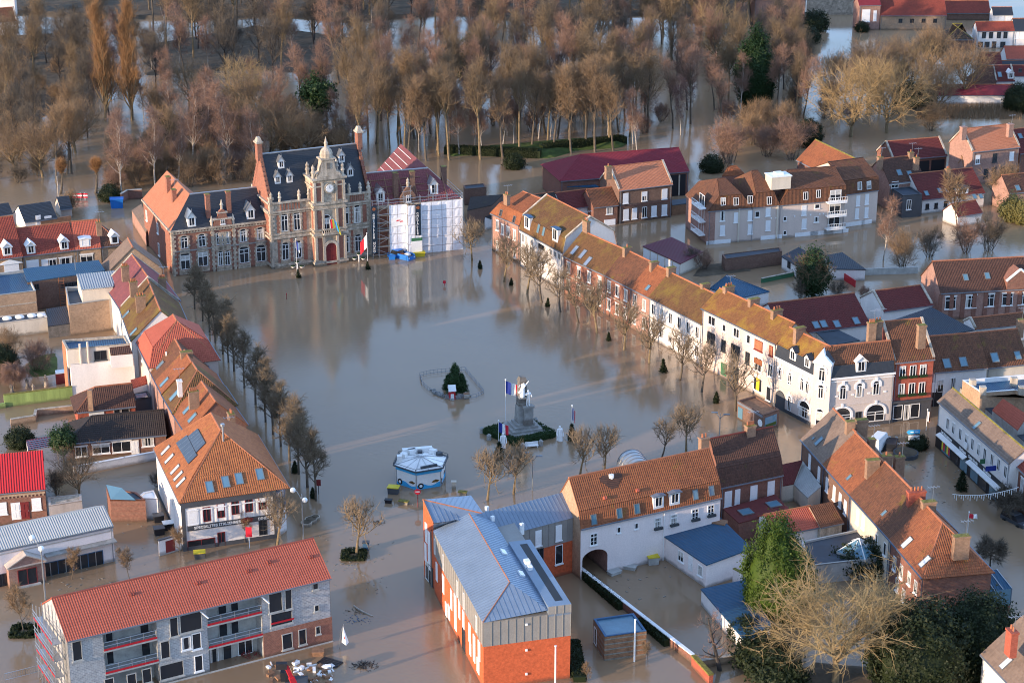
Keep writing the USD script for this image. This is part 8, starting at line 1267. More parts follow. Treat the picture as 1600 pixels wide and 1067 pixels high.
T.tri('statue', person_mesh(mc + me1 * .5 - me2 * .75 + Z3 * 4.5, 1.35, .4, (0, .15)), 'whitetrim', smooth=True); T.tri('statue', person_mesh(mc - me1 * .4 - me2 * .75 + Z3 * 6.0, 1.25, -.3, (.35, .1), .8, True), 'whitetrim', smooth=True); m = MB(); m.tube([mc - me1 * .9 - me2 * .8 + Z3 * 6.6, mc + me1 * .6 - me2 * .8 + Z3 * 8.3], [.22, .05], 6); T.mesh('wing', m, 'whitetrim'); m = MB(); m.box(mc - me1 * .4 - me2 * .7, me1, me2, 1.0, .7, 5.7, 6.0); T.mesh('ledge', m, 'greystone')
def hedge(label, pts, w, h, mt='leaf_yew', topm=None, cat='hedge', seed=1):
    g = np.random.default_rng(seed); T = Thing('hedge', label, cat, pts[0])
    for a, b in zip(pts, pts[1:]):
        e = (b - a); L = np.linalg.norm(e); e = e / L; n = np.array([-e[1], e[0], 0]); m = MB(); m.box((a + b) / 2, e, n, L + w * .6, w * .85, -.8, h - .06); k = int(L * (w + 2 * h) * 55); face = g.integers(0, 4, k); s = g.uniform(-.1, L + .1, k); t = g.uniform(-w / 2, w / 2, k); z = g.uniform(0, h, k)
        P = a + e * s[:, None] + n * np.where(face == 0, -w / 2, np.where(face == 1, w / 2, t))[:, None] + Z3 * np.where(face > 1, h, z)[:, None]; v, f = slivers(P, unit(g.normal(size=P.shape) * .6 + Z3 * .6), g.uniform(.15, .35, k), np.full(k, .16), g); pv, pc, pi, _ = m.arrays(); tr = np.array([[q, q + 1, q + 2] for q in range(0, len(pv), 4)] + [[q, q + 2, q + 3] for q in range(0, len(pv), 4)]); V, Fc = join([(v, f), (pv, tr)]); path = T.path + '/' + numbered(T.path, 'clipped_foliage'); write(path, V - T.o, np.full(len(Fc), 3), Fc.ravel(), None, mt)
    return T
hc_ = [at(761, 677), at(806, 695), at(862, 682), at(826, 664)]; hedge('clipped box hedge round the steps of the war memorial', hc_ + [hc_[0]], 1.2, .85, 'leaf_pine')
for i, (x, y, lb) in enumerate(((753, 676, 'stone post left of the memorial hedge, farthest out'), (764, 687, 'stone post at the left front of the memorial hedge'), (817, 701, 'stone post left of the white bench'), (845, 696, 'stone post right of the white bench'), (859, 681, 'stone post at the right corner of the memorial hedge'), (837, 661, 'stone post behind the memorial hedge'), (848, 673, 'stone post at the right rear of the memorial hedge'))): c = at(x, y); T = Thing('stone_post', lb, 'post', c, 'stone posts round the war memorial'); m = MB(); disc(m, c - Z3 * .5, .36, 1.2, 8, .32); T.mesh('shaft', m, 'greystone'); m = MB(); disc(m, c + Z3 * .7, .38, .25, 8, .1); T.mesh('cap', m, 'greystone')
c = at(831, 699); T = Thing('bench', 'white bench in front of the war memorial hedge', 'bench', c); e1, e2 = rot2(math.radians(12))
m = MB(); m.box(c, e1, e2, 1.9, .5, .25, .36); T.mesh('seat', m, 'whitetrim'); m = MB(); m.box(c + e2 * .25, e1, e2, 1.9, .1, .36, .8); T.mesh('backrest', m, 'whitetrim')
for s in (-.8, .8): m = MB(); m.box(c + e1 * s, e1, e2, .1, .45, -.4, .25); T.mesh('leg', m, 'whitetrim')
for x, y, lb in ((786, 699, 'white wrapped figure beside the lower tricolour flag'), (874.5, 688, 'white wrapped figure right of the war memorial')): T = Thing('statue', lb, 'statue', at(x, y)); T.tri('figure', person_mesh(at(x, y) - Z3 * .15, 1.35, .3, (-.2, -.2), 0, True), 'whitetrim', smooth=True)
# ---- round kiosk
kc = at(658, 749); T = Thing('kiosk', 'closed hexagonal fairground kiosk with white and turquoise panels and machinery on its roof', 'kiosk', kc); R_ = 3.55; ph = math.radians(-98); V6 = [kc + R_ * np.array([math.cos(ph + k * math.pi / 3), math.sin(ph + k * math.pi / 3), 0]) for k in range(6)]; hk = 2.75
for k in range(6):
    a, b = V6[k], V6[(k + 1) % 6]; e = (b - a) / np.linalg.norm(b - a); P = Plane(a, e, Z3, np.array([e[1], -e[0], 0])); L = np.linalg.norm(b - a)
    m = MB(); pbox(m, P, .02, L - .02, -1, hk, -.1, 0); p = T.mesh('panel', m, 'whitetrim'); m = MB(); xs = np.linspace(0, L, 13); wv = [.55 + .22 * math.sin(x * 2.2 + k) for x in xs]
    for i in range(12): ppoly(m, P, [(xs[i], -.5), (xs[i + 1], -.5), (xs[i + 1], wv[i + 1]), (xs[i], wv[i])], 0, .02)
    T.mesh('painted_wave', m, 'flagsky', p); m = MB(); pbox(m, P, 0, L, hk - .55, hk, 0, .12); T.mesh('fascia', m, 'flagsky', p); m = MB(); disc(m, P.pt(L * .18, .5, .0), .42, .06, 12, ax=(P.u, P.v, P.n)); T.mesh('painted_wheel', m, 'rubber', p); m = MB(); disc(m, P.pt(L * .18, .5, .06), .22, .02, 10, ax=(P.u, P.v, P.n)); T.mesh('painted_hub', m, 'shutterwhite', p); m = MB(); ppoly(m, P, [(L * .62, .75), (L * .85, .7), (L * .95, .95), (L * .8, 1.15), (L * .68, 1.0)], 0, .02); T.mesh('painted_sand', m, 'tile_mossy', p)
    m = MB(); m.tube([a - Z3, a + Z3 * hk], .09, 6); T.mesh('corner_post', m, 'steel'); ap = kc + Z3 * (hk + .75); m = MB(); o = lambda q: kc + (q - kc) * 1.12 + Z3 * hk; m.poly([o(a), o(b), ap]); T.mesh('roof_panel', m, 'canvaswhite'); m = MB(); m.tube([o(a) + Z3 * .05, ap + Z3 * .05], .05, 5); m.tube([(o(a) + o(b)) / 2 + Z3 * .05, ap + Z3 * .05], .03, 4); T.mesh('roof_rib', m, 'steel'); m = MB(); m.tube([o(a) + Z3 * .05, o(b) + Z3 * .05], .11, 5); T.mesh('roof_rim', m, 'charcoal'); m = MB(); m.tube([o(a) + Z3 * .45, o(b) + Z3 * .45], .04, 4); m.tube([o(a), o(a) + Z3 * .5], .04, 4); T.mesh('roof_rail', m, 'darkframe')
for x, y, w, d, h, mt in ((-.6, 2.6, 4.2, .7, .8, 'whitetrim'), (-2.4, 1.0, .9, .8, .7, 'canvaswhite'), (-1.3, 2.1, 1.1, .7, .8, 'whitetrim'), (1.6, 2.3, 1.0, .7, .7, 'whitetrim'), (-2.9, -.3, .8, .7, .9, 'canvaswhite'), (2.5, 1.5, .7, .7, .6, 'charcoal'), (1.2, -2.4, 2.4, .3, .35, 'charcoal'), (-.2, 2.0, .6, .6, .6, 'charcoal')): m = MB(); a, b = rot2(math.atan2(y, x) + math.pi / 2); m.box(kc + np.array([x, y, 0]), a, b, w, d, hk + .1, hk + .1 + h); T.mesh('roof_unit', m, mt)
# ---- christmas island
plant('bigfir', at(711, 611), 'green christmas fir on the small island in the square', 'tree', None, .66); plant('bigfir', at(722, 611), 'smaller fir leaning on the right of the christmas fir', 'tree', None, .42); plant('bigfir', at(700, 608), 'smaller fir left of the christmas fir', 'tree', None, .36)
T = Thing('cabin', 'small red wooden cabin with snowy white roof on the christmas island', 'cabin', at(707, 615)); F = frame((702, 611), (711.5, 610.5), 1.4); house(T, F, 'whitetrim', 'redpaint', tau=1.0, D=1.3, tiles=False, gutter=None, over=.15); m = MB(); pbox(m, F.F, F.L / 2 - .25, F.L / 2 + .25, .1, .9, 0, .03); T.mesh('door', m, 'whitetrim')
fp = [at(*q) for q in ((656, 588), (672, 584), (690, 582), (727, 579), (735, 589), (747, 603), (756, 614), (744, 621), (728, 624), (697, 624), (680, 617), (668, 609), (659, 600), (656, 588))]; T = Thing('fence', 'thin metal fence ringing the christmas island', 'fence', fp[0])
for a, b in zip(fp, fp[1:]):
    for z in (.15, .6): m = MB(); m.tube([a + Z3 * z, b + Z3 * z], .03, 4); T.mesh('rail', m, 'gutter')
    n = max(2, int(np.linalg.norm(b - a) / .6)); m = MB()
    for k in range(n): p = a + (b - a) * k / n; m.tube([p - Z3 * .3, p + Z3 * .65], .025, 4)
    T.mesh('railing_bars', m, 'gutter')
g = np.random.default_rng(5); m = MB()
for k in range(95):
    t = g.uniform(0, 1); c = at(676 + 54 * t + g.normal() * 2.5, 611 + 11 * math.sin(t * 2.6) + g.normal() * 1.4); a, b = rot2(g.uniform(0, 6)); m.box(c, a, b, g.uniform(.15, .6), g.uniform(.12, .4), -.1, g.uniform(.08, .4))
single('floating_debris', m, 'greystone', 'line of grey floating debris caught along the christmas island', 'debris', kind='stuff')
T = Thing('box', 'pale square box on the fence of the christmas island', 'box', at(729, 622)); m = MB(); a, b = rot2(.2); m.box(at(729, 622), a, b, .8, .6, -.2, .75); T.mesh('body', m, 'creamwall'); m = MB(); m.box(at(729, 622), a, b, .9, .7, .75, .82); T.mesh('lid', m, 'wood')
FIR = 'small christmas fir standing in the flood '
for x, y, s, lb in ((750, 420, .8, 'by the first plane tree'), (799, 446, .7, 'by the second and third plane tree'), (856, 479, .8, 'below the fourth plane tree'), (951, 532, .75, 'below the seventh plane tree'), (1036, 581, 1.1, 'left of the tenth plane tree'), (1119, 629, .9, 'between the last two plane trees'), (574.5, 421, .8, 'at the foot of the white and red flag'), (466, 434, .8, 'at the foot of the dark blue flag'), (780, 716, 1.3, 'below the smaller tricolour flag'), (893.5, 688, 1.3, 'at the foot of the furled flag'), (1502, 765, 1.4, 'in front of the white awnings'), (429, 652, .9, 'between the left row lime trees, farther one'), (461, 738, .9, 'between the left row lime trees, middle one'), (489, 778, .8, 'between the left row lime trees, nearest one'), (337, 521, .7, 'at the back of the left lime row')): plant('xmas', at(x, y), FIR + lb, 'tree', 'small firs in the square', s * .68)
# ---- lamps and posts
def lamp(label, base, h, heads, r=.09):
    T = Thing('street_lamp', label, 'street lamp', base); T.mesh('pole', MB().tube([base - Z3, base + Z3 * h * .6, base + Z3 * h], [r * 1.3, r, r * .8], 8), 'steel')
    for dx, dy, dz, kind in heads:
        t = base + np.array([dx, dy, h + dz]); T.mesh('arm', MB().tube([base + Z3 * (h + min(dz, 0) - .8), base + np.array([dx * .55, dy * .55, h + dz - .15]), t], .05, 6), 'steel')
        if kind == 'globe': s = trimesh.creation.icosphere(2, .36); s.apply_translation(t); T.tri('globe', s, 'lampglass', smooth=True)
        else: m = MB(); m.box(t, X1, Y1, .9, .35, t[2] - .06, t[2] + .06); T.mesh('lamp_head', m, 'gutter')
lamp('tall lamp with two white globes between the corner house and the building site', at(474, 843), 6.4, [(-1.1, 0, .6, 'globe'), (.4, -.2, -.7, 'globe')]); lamp('tall lamp with two white globes in front of the pale pink hall', at(71, 936), 6.8, [(-1.1, .5, 1.2, 'globe'), (.05, 0, 0, 'globe')])
lamp('thin dark lamp post with two flat heads below the memorial', at(832, 766), 5.2, [(-.9, .2, .3, 'flat'), (.9, -.2, .0, 'flat')], .07); lamp('thin lamp post with two flat heads left of the brown kiosk', at(1124, 684), 3.8, [(-.8, .2, .1, 'flat'), (.9, -.3, 0, 'flat')], .07)
T = Thing('flagpole', 'white bare pole standing in front of the timber pavilion', 'pole', at(991, 1033)); T.mesh('pole', pole([at(991, 1033) - Z3, at(991, 1033) + Z3 * 5.3], [.11, .09], 8), 'whitetrim'); m = MB(); disc(m, at(991, 1033) + Z3 * 5.3, .14, .1, 8); T.mesh('cap', m, 'whitetrim')
T = Thing('flagpole', 'white bare pole in front of the orange brick end wall', 'pole', at(867.5, 1074)); T.mesh('pole', pole([at(867.5, 1074) - Z3, at(867.5, 1074) + Z3 * 5.2], [.1, .08], 8), 'whitetrim'); m = MB(); disc(m, at(867.5, 1074) + Z3 * 5.2, .13, .1, 8); T.mesh('cap', m, 'whitetrim')
def post(label, x, y, h, mt, cat='sign', head=None, hm='flagred', name='road_sign'):
    c = at(x, y); T = Thing(name, label, cat, c); T.mesh('post', pole([c - Z3, c + Z3 * h], .06, 6), mt)
    if head == 'disc':
        m = MB(); disc(m, c + Z3 * h - Y1 * .08, .42, .05, 14, ax=(X1, Z3, -Y1)); p = T.mesh('disc', m, 'flagred'); m = MB(); pbox(m, Plane(c + Z3 * h - Y1 * .13, X1, Z3, -Y1), -.28, .28, -.07, .07, 0, .02); T.mesh('white_bar', m, 'whitetrim', p)
    elif head: w, hh = head; m = MB(); pbox(m, Plane(c + Z3 * h - Y1 * .05, X1, Z3, -Y1), -w / 2, w / 2, -hh, 0, 0, .06); T.mesh('panel', m, hm)
    return T
post('round red no-entry sign on a red post below the kiosk', 653, 792, 2.3, 'redframe', head='disc'); post('small maroon sign by the nearest lime tree', 498, 772, 2.2, 'darkframe', head=(.7, .9), hm='redframe'); post('red and white poster pillar in front of the corner house', 390, 856, 3.0, 'whitetrim', head=(.8, 1.4), hm='flagred'); post('white A-shaped board in front of the corner house door', 352, 850, 1.7, 'gutter', head=(.9, 1.5), hm='whitetrim')
post('thin red post standing alone in the square', 448, 468, 1.2, 'redframe', 'post', (.12, .3)); post('pink and white buoy-like marker in the open water of the square', 694.5, 446, .9, 'flagred', 'marker', (.5, .5), 'flagred', 'marker'); post('thin red post by the shops', 1318, 742, 1.4, 'redframe', 'post', (.12, .25)) if 0 else None
T = Thing('road_sign', 'blue direction sign over white signs at the street corner', 'sign', at(1427, 702)); c = at(1427, 702); T.mesh('post', pole([c - Z3, c + Z3 * 2.9], .07, 6), 'redframe'); P = Plane(c, X1, Z3, -Y1); m = MB(); ppoly(m, P, [(-.9, 2.4), (.75, 2.5), (.75, 3.1), (-.9, 3.0), (-1.15, 2.7)], .06, .12); p = T.mesh('blue_panel', m, 'flagsky'); m = MB(); pbox(m, P, -.6, -.1, 2.65, 2.8, .12, .14); pbox(m, P, .05, .5, 2.7, 2.85, .12, .14); T.mesh('sign_marks', m, 'whitetrim', p)
for z in (1.9, 1.5): m = MB(); pbox(m, P, -.85, .75, z, z + .32, .06, .1); T.mesh('white_panel', m, 'whitetrim')
# ---- vehicles and containers
c = at(627, 402); T = Thing('pickup_truck', 'blue pickup truck half under water below the white sheeting', 'truck', c); e1, e2 = rot2(math.radians(-38)); m = MB(); b0 = [c + e1 * x * 2.6 + e2 * y * 1.0 for x, y in ((-1, -1), (1, -1), (1, 1), (-1, 1))]; m.hexa([p - Z3 * .6 for p in b0], [p + Z3 * .62 for p in b0]); T.mesh('body', m, 'blueplastic'); m = MB(); b1 = [c - e1 * .9 + e1 * x * .95 + e2 * y * .92 for x, y in ((-1, -1), (1, -1), (1, 1), (-1, 1))]; m.hexa([p + Z3 * .62 for p in b1], [c - e1 * .9 + (p - c + e1 * .9) * .82 + Z3 * 1.3 for p in b1]); T.mesh('cab', m, 'glassdark'); m = MB(); m.box(c - e1 * .9, e1, e2, 1.5, 1.5, 1.3, 1.36); T.mesh('cab_roof', m, 'blueplastic'); m = MB(); m.box(c + e1 * 1.2, e1, e2, 2.4, 1.7, .63, .66); T.mesh('bed', m, 'charcoal')
for sg in (-1, 1): m = MB(); m.box(c + e1 * 1.2 + e2 * sg * .93, e1, e2, 2.5, .1, .62, .95); T.mesh('bed_side', m, 'blueplastic'); m = MB(); m.box(c + e1 * 2.6 + e2 * sg * .7, e1, e2, .05, .3, .3, .5); T.mesh('headlight', m, 'lampglass')
m = MB(); m.box(c + e1 * 1.5 + e2 * .1, e1, e2, .9, .7, .66, 1.0); T.mesh('load', m, 'whitetrim'); m = MB(); m.box(c + e1 * .6 - e2 * .3, e1, e2, .7, .6, .66, .95); T.mesh('load', m, 'tile_orange')
def skip(label, x, y, w, d, h, mt, ang=0, lid=None, name='skip', cat='container'):
    c = at(x, y); e1, e2 = rot2(math.radians(ang)); T = Thing(name, label, cat, c); m = MB(); q = lambda k, z: [c + e1 * sx_ * w / 2 * k + e2 * sy_ * d / 2 * k + Z3 * z for sx_, sy_ in ((-1, -1), (1, -1), (1, 1), (-1, 1))]; m.hexa(q(.85, -.5), q(1, h)); T.mesh('body', m, mt); m = MB(); m.box(c, e1, e2, w + .12, d + .12, h, h + .1); T.mesh('lid' if lid else 'rim', m, lid or mt); return T
skip('yellow skip beside the scaffold', 654.5, 400, 2.2, 1.2, .7, 'yellow', 12); skip('blue plastic barrel box left of the blue pickup', 612.5, 405, 1.2, .9, .6, 'blueplastic', 5); skip('yellow-lidded recycling bin tilted in the water left of the kiosk', 615, 770, 1.5, 1.1, .9, 'charcoal', -10, 'yellow', 'wheelie_bin', 'bin'); skip('dark bin with yellow lid in front of the corner house wall', 312, 871, 1.4, 1.0, .8, 'charcoal', 10, 'yellow', 'wheelie_bin', 'bin'); skip('large grey bin with yellow lid in the yard of the white house', 1020, 880, 1.4, 1.1, 1.0, 'concrete', 12, 'yellow', 'wheelie_bin', 'bin')
for x, y, a, lb in ((960, 896, 35, 'overturned grey bin floating by the carriage arch, left of two'), (984, 888, -20, 'overturned grey bin floating by the white wall, right of two')): skip(lb, x, y, 1.6, .9, .35, 'concrete', a, 'concrete', 'wheelie_bin', 'bin'); 
skip('blue recycling container beside the curved park wall', 183, 324, 2.6, 2.0, 1.8, 'blueplastic', 10); skip('blue-grey litter bin right of the boxy plane tree', 572, 858, .8, .7, 1.0, 'bluetrim', 0, 'charcoal', 'litter_bin', 'bin'); skip('black box planter in the water below the kiosk', 607, 785, .9, .6, .4, 'blackpaint', -10, None, 'planter', 'planter'); skip('long wooden planter in the water below the kiosk', 631, 787, 1.3, .6, .4, 'greywood', -20, 'moss', 'planter', 'planter'); skip('wooden planter near the roof corner of the modern building', 723, 773, 1.1, .6, .45, 'greywood', -10, 'moss', 'planter', 'planter'); skip('small stone pillar box right of the kiosk', 709, 762, .6, .5, .9, 'creamwall', 0, None, 'pillar', 'pillar')
for i, (x, y, lb) in enumerate(((248, 814, 'black bin beside the corner house wall, farthest of three'), (249, 834, 'black bin beside the corner house wall, lowest of three'), (263, 826, 'black bin with pale lid beside the corner house, right of three'))): skip(lb, x, y, 1.3, 1.1, .9, 'blackpaint', 20, 'charcoal' if i < 2 else 'canvaswhite', 'wheelie_bin', 'bin')
for x, y, r, lb in ((479, 820, .75, 'round concrete planter ring by the double lamp, left of three'), (486, 815, .85, 'round concrete planter ring by the double lamp, middle of three'), (493, 811, .6, 'round concrete planter ring by the double lamp, right of three')):
    c = at(x, y); T = Thing('planter', lb, 'planter', c, 'round planters'); m = MB(); disc(m, c - Z3 * .5, r * .9, .95, 14, r); T.mesh('ring', m, 'stone'); m = MB(); disc(m, c + Z3 * .45, r * .8, .03, 14); T.mesh('soil', m, 'mud')
for x, y, lb in ((465, 422, 'white three-bowl planter before the clock tower'), (561, 409, 'white three-bowl planter left of the white and red flag')):
    c = at(x, y); T = Thing('planter', lb, 'planter', c, 'white bowl planters'); T.mesh('stem', pole([c - Z3, c + Z3 * 1.3], .1, 7), 'whitetrim')
    for dx, dz in ((-.8, .4), (.8, .4), (0, 1.2)): m = MB(); b = c + X1 * dx + Z3 * dz; disc(m, b, .2, .35, 12, .5); T.mesh('bowl', m, 'whitetrim'); m = MB(); disc(m, b + Z3 * .35, .48, .12, 9, .25); T.mesh('flowers', m, 'leaf_ivy')
def car(label, x, y, ang, mt, van=False, sink=.35):
    c = at(x, y) - Z3 * sink; e1, e2 = rot2(math.radians(ang)); T = Thing('parked_van' if van else 'parked_car', label, 'van' if van else 'car', c); q = lambda x0, x1, hw, z: [c + e1 * x0 - e2 * hw + Z3 * z, c + e1 * x1 - e2 * hw + Z3 * z, c + e1 * x1 + e2 * hw + Z3 * z, c + e1 * x0 + e2 * hw + Z3 * z]
    L, hgt = (2.6, 2.3) if van else (2.1, 1.45); m = MB(); m.hexa(q(-L, L, .88, .25), q(-L, L, .9, .85)); T.mesh('body', m, mt); m = MB()
    m.hexa(q(-L + .02, L * (.62 if van else .55), .86, .85), q(-L + .15, L * (.35 if van else .15), .72, hgt)); T.mesh('cabin', m, mt if van else 'glassdark'); m = MB(); m.hexa(q(-L + .16, L * (.34 if van else .14), .73, hgt), q(-L + .25, L * (.3 if van else .1), .66, hgt + .06)); T.mesh('roof', m, mt)
    if van: m = MB(); a = q(L * .625, L * .63, .8, .95); b = q(L * .37, L * .38, .68, hgt - .1); m.poly([a[1], a[2], b[2], b[1]]); T.mesh('windscreen', m, 'glassdark')
    for sx_ in (-L * .6, L * .6):
        for sy_ in (-.86, .86): m = MB(); disc(m, c + e1 * sx_ + e2 * (sy_ - .08) + Z3 * .3, .31, .16, 10, ax=(e1, Z3, -e2)); T.mesh('wheel', m, 'rubber')
    for sy_ in (-.6, .6): m = MB(); m.box(c + e1 * L + e2 * sy_, e1, e2, .05, .3, .55, .72); T.mesh('headlight', m, 'lampglass')
car('white van parked behind the chimneys of the brick row', 1374, 697, 60, 'whitetrim', True); car('dark car standing in the flooded street beside the white van', 1392, 697, 75, 'blackpaint'); car('dark car at the right edge by the brick house', 1588, 815, -60, 'charcoal')
c = at(1415, 712); T = Thing('planter', 'large dark round planter with shrubs at the street corner', 'planter', c); m = MB(); disc(m, c - Z3 * .5, 1.7, 1.1, 16, 1.8); T.mesh('ring', m, 'charcoal'); m = MB(); disc(m, c + Z3 * .6, 1.6, .05, 16); T.mesh('soil', m, 'mud'); plant('shrub', at(1433, 700), 'dark shrub in the planter at the street corner', 'shrub', None, .6)
# brown kiosk in front of the corner building
hk2 = 2.7; T = Thing('kiosk', 'brown box kiosk with picture panel in front of the corner building', 'kiosk', at(1192, 670)); G = mono(T, [(1152.5, 626, hk2), (1192.5, 649, hk2), (1217.5, 640, hk2), (1180, 618, hk2)], 'brownbrick', 'wood', lip=.25); P = G.sides[1]; L = np.linalg.norm((G.P[2] - G.P[1])[:2]); m = MB(); pbox(m, P, L * .12, L * .85, .5, 2.2, 0, .06); p = T.mesh('picture_panel', m, 'glassblue'); m = MB(); pbox(m, P, L * .15, L * .82, .6, 1.1, .06, .08); T.mesh('picture_lower', m, 'grass', p); P = G.sides[0]; L = np.linalg.norm((G.P[1] - G.P[0])[:2]); m = MB(); disc(m, P.pt(L * .9, 1.3, 0), .55, .05, 16, ax=(P.u, P.v, P.n)); T.mesh('round_sign', m, 'whitetrim'); m = MB(); pbox(m, P, .1, L - .1, 2.3, 2.65, 0, .07); T.mesh('fascia', m, 'gutter'); m = MB(); pbox(m, P, L * .04, L * .22, .2, 1.9, 0, .06); T.mesh('window', m, 'glassblue')
# curved metal shelter behind the white house ridge
c = at(992, 742); T = Thing('shelter', 'barrel-roofed metal shelter showing over the ridge of the white house', 'shelter', c); e1, e2 = rot2(math.radians(14)); r_ = 2.0; th_ = np.linspace(0, math.pi, 13); m = MB()
for a, b in zip(th_, th_[1:]): m.poly([c + e1 * r_ * math.cos(a) - e2 * 2 + Z3 * (1.0 + r_ * math.sin(a)), c + e1 * r_ * math.cos(a) + e2 * 2 + Z3 * (1.0 + r_ * math.sin(a)), c + e1 * r_ * math.cos(b) + e2 * 2 + Z3 * (1.0 + r_ * math.sin(b)), c + e1 * r_ * math.cos(b) - e2 * 2 + Z3 * (1.0 + r_ * math.sin(b))][::-1])
T.mesh('curved_roof', m, 'steel')
for k in range(5): m = MB(); m.tube([c + e2 * (-2 + k) + e1 * r_ * 1.01 * math.cos(a) + Z3 * (1 + r_ * 1.01 * math.sin(a)) for a in th_], .05, 5); T.mesh('rib', m, 'gutter')
for sg in (-1, 1): m = MB(); m.box(c + e1 * sg * r_, e1, e2, .1, 4, -1, 1); T.mesh('side_wall', m, 'steel')
# christmas garland and street flag by the shops
a, b = at(1488, 772, 4.6), at(1592, 761, 5.2); T = Thing('light_garland', 'white light garland hung across the shopping street', 'garland', a); P_ = [a + (b - a) * t - Z3 * 1.1 * math.sin(t * math.pi) * .5 for t in np.linspace(0, 1, 15)]; T.mesh('cable', MB().tube(P_, .035, 4), 'whitetrim')
for k in range(1, 29): t = k / 29; p = a + (b - a) * t - Z3 * .55 * math.sin(t * math.pi); m = MB(); m.tube([p, p - Z3 * (.3 + .25 * (k % 3))], .035, 4); T.mesh('light_drop', m, 'whitetrim')
flag('red and white flag on a pole behind the hipped end house', at(1511, 838), 3.4, 1.2, .6, ['flagred', 'whitetrim'], .2); flag('pink and white narrow banner by the red house corner', at(1447, 672), 3.2, .5, 1.6, ['whitetrim', 'terracotta'], .6)
# building site clutter at the bottom
c = at(463, 1075); T = Thing('digger', 'red telescopic digger arm reaching up at the bottom edge', 'digger', c); m = MB(); t0, t1 = at(463, 1075, .8), at(447, 1040, 3.6); m.tube([t0, (t0 + t1) / 2], .42, 4); T.mesh('boom', m, 'redpaint'); m = MB(); m.tube([(t0 + t1) / 2, t1], .3, 4); T.mesh('telescopic_arm', m, 'redpaint'); m = MB(); m.box(t1 - X1 * .5, X1, Y1, 1.2, .6, t1[2] - .3, t1[2] + .4); T.mesh('head', m, 'blackpaint'); m = MB(); m.box(c, X1, Y1, 2.4, 2.6, -.5, .9); T.mesh('body', m, 'charcoal'); m = MB(); m.box(c + Y1 * .5 - X1 * 1.2, X1, Y1, 1.0, 1.2, .9, 2.0); T.mesh('cab', m, 'glassdark')
g = np.random.default_rng(8)
for mt, n, lb in (('whitetrim', 34, 'pale sheets and rubble heaped on the water round the digger'), ('wood', 40, 'brown planks and scraps floating by the building site')):
    m = MB()
    for k in range(n): c = at(g.uniform(418, 520), g.uniform(1036, 1072)); a, b = rot2(g.uniform(0, 6)); m.box(c, a, b, g.uniform(.2, 1.1), g.uniform(.12, .5), -.1, g.uniform(.05, .4))
    single('building_debris', m, mt, lb, 'debris', kind='stuff')
skip('dark crate floating left of the digger clutter', 497, 1022, 1.3, 1.1, .5, 'wood', 5, None, 'crate', 'crate'); c = at(516, 1035); T = Thing('pallet', 'dark pallet floating beside the building site', 'pallet', c); e1, e2 = rot2(-.5)
for k in range(5): m = MB(); m.box(c + e2 * (k - 2) * .32, e1, e2, 2.6, .24, .05, .12); T.mesh('plank', m, 'blackpaint')
for k in (-1, 0, 1): m = MB(); m.box(c + e1 * k, e1, e2, .15, 1.7, -.1, .05); T.mesh('bearer', m, 'blackpaint')
def heap(label, x, y, r, h, mt, n=70, seed=1, cat='debris', name='debris_heap'):
    g = np.random.default_rng(seed); c = at(x, y); m = MB()
    for k in range(n): a = g.uniform(0, 6.28); rr = r * math.sqrt(g.uniform(0, 1)); p = c + np.array([rr * math.cos(a) * 1.5, rr * math.sin(a), 0]); e1, e2 = rot2(g.uniform(0, 6)); t = h * (1 - rr / r); m.tube([p - Z3 * .1, p + e1 * g.uniform(.2, .6) + Z3 * (t * g.uniform(.5, 1) + .03)], [.07, .02], 4)
    single(name, m, mt, label, cat, kind='stuff')
heap('dark hump of debris in the street between the building site and modern building', 570, 1040, 1.0, .5, 'barkdark', 120, 1); heap('dark drifted twigs below the floating white pole', 556, 955, .9, .2, 'bark', 40, 2); heap('small dark clump of weed right of the boxy plane tree', 592, 817, .5, .3, 'barkdark', 40, 3); heap('drift of dark scraps near the leaning white banner', 560, 968, 1.1, .12, 'bluetrim', 40, 4)
heap('reddish bricks and timber under the lower balcony of the building site', 385, 1022, 1.2, .8, 'redframe', 60, 6)
T = Thing('floating_pole', 'pale pole floating in the street', 'pole', at(566, 953)); m = MB(); m.tube([at(553, 946, .05), at(561, 952, .1), at(579, 961, .05)], [.1, .12, .08], 6); T.mesh('shaft', m, 'barkpale'); m = MB(); m.tube([at(579, 961, .05), at(583, 962, .05)], [.11, .05], 6); T.mesh('tip', m, 'barkpale')
T = Thing('banner', 'leaning white feather banner with red print beside the building site', 'banner', at(531, 1010)); P_ = [at(531, 1012, 0), at(531, 1000, 1.2), at(533, 985, 2.6), at(537, 975, 3.4)]; T.mesh('pole', MB().tube(P_, .04, 5), 'steel'); m = MB(); m.poly([at(536, 978, 3.2), at(545, 1003, .9), at(541, 1008, .6), at(534, 1003, .9)]); p = T.mesh('cloth', m, 'whitetrim'); m = MB(); q = [at(538, 993, 1.9), at(542, 999, 1.2), at(540.5, 1003, .95), at(537.5, 998, 1.4)]; m.poly([x + np.array([0, -.06, .02]) for x in q]); T.mesh('print', m, 'flagred', p)
T = Thing('site_fence', 'low metal fence panels leaning in the flood at the lower left', 'fence', at(8, 1062)); 
for k in range(2): a, b = at(8 + 32 * k, 1062 - 8 * k), at(40 + 32 * k, 1054 - 8 * k); m = MB(); m.tube([a, b], .05, 5); m.tube([a + Z3 * .8, b + Z3 * .8], .05, 5); [m.tube([a + (b - a) * t, a + (b - a) * t + Z3 * .8], .03, 4) for t in np.linspace(0, 1, 9)]; T.mesh('panel', m, 'steel')
hq = lambda x, y, s: [at(x, y) + np.array([dx, dy, 0]) * s for dx, dy in ((-1, -1), (1, -1), (1, 1), (-1, 1), (-1, -1))]
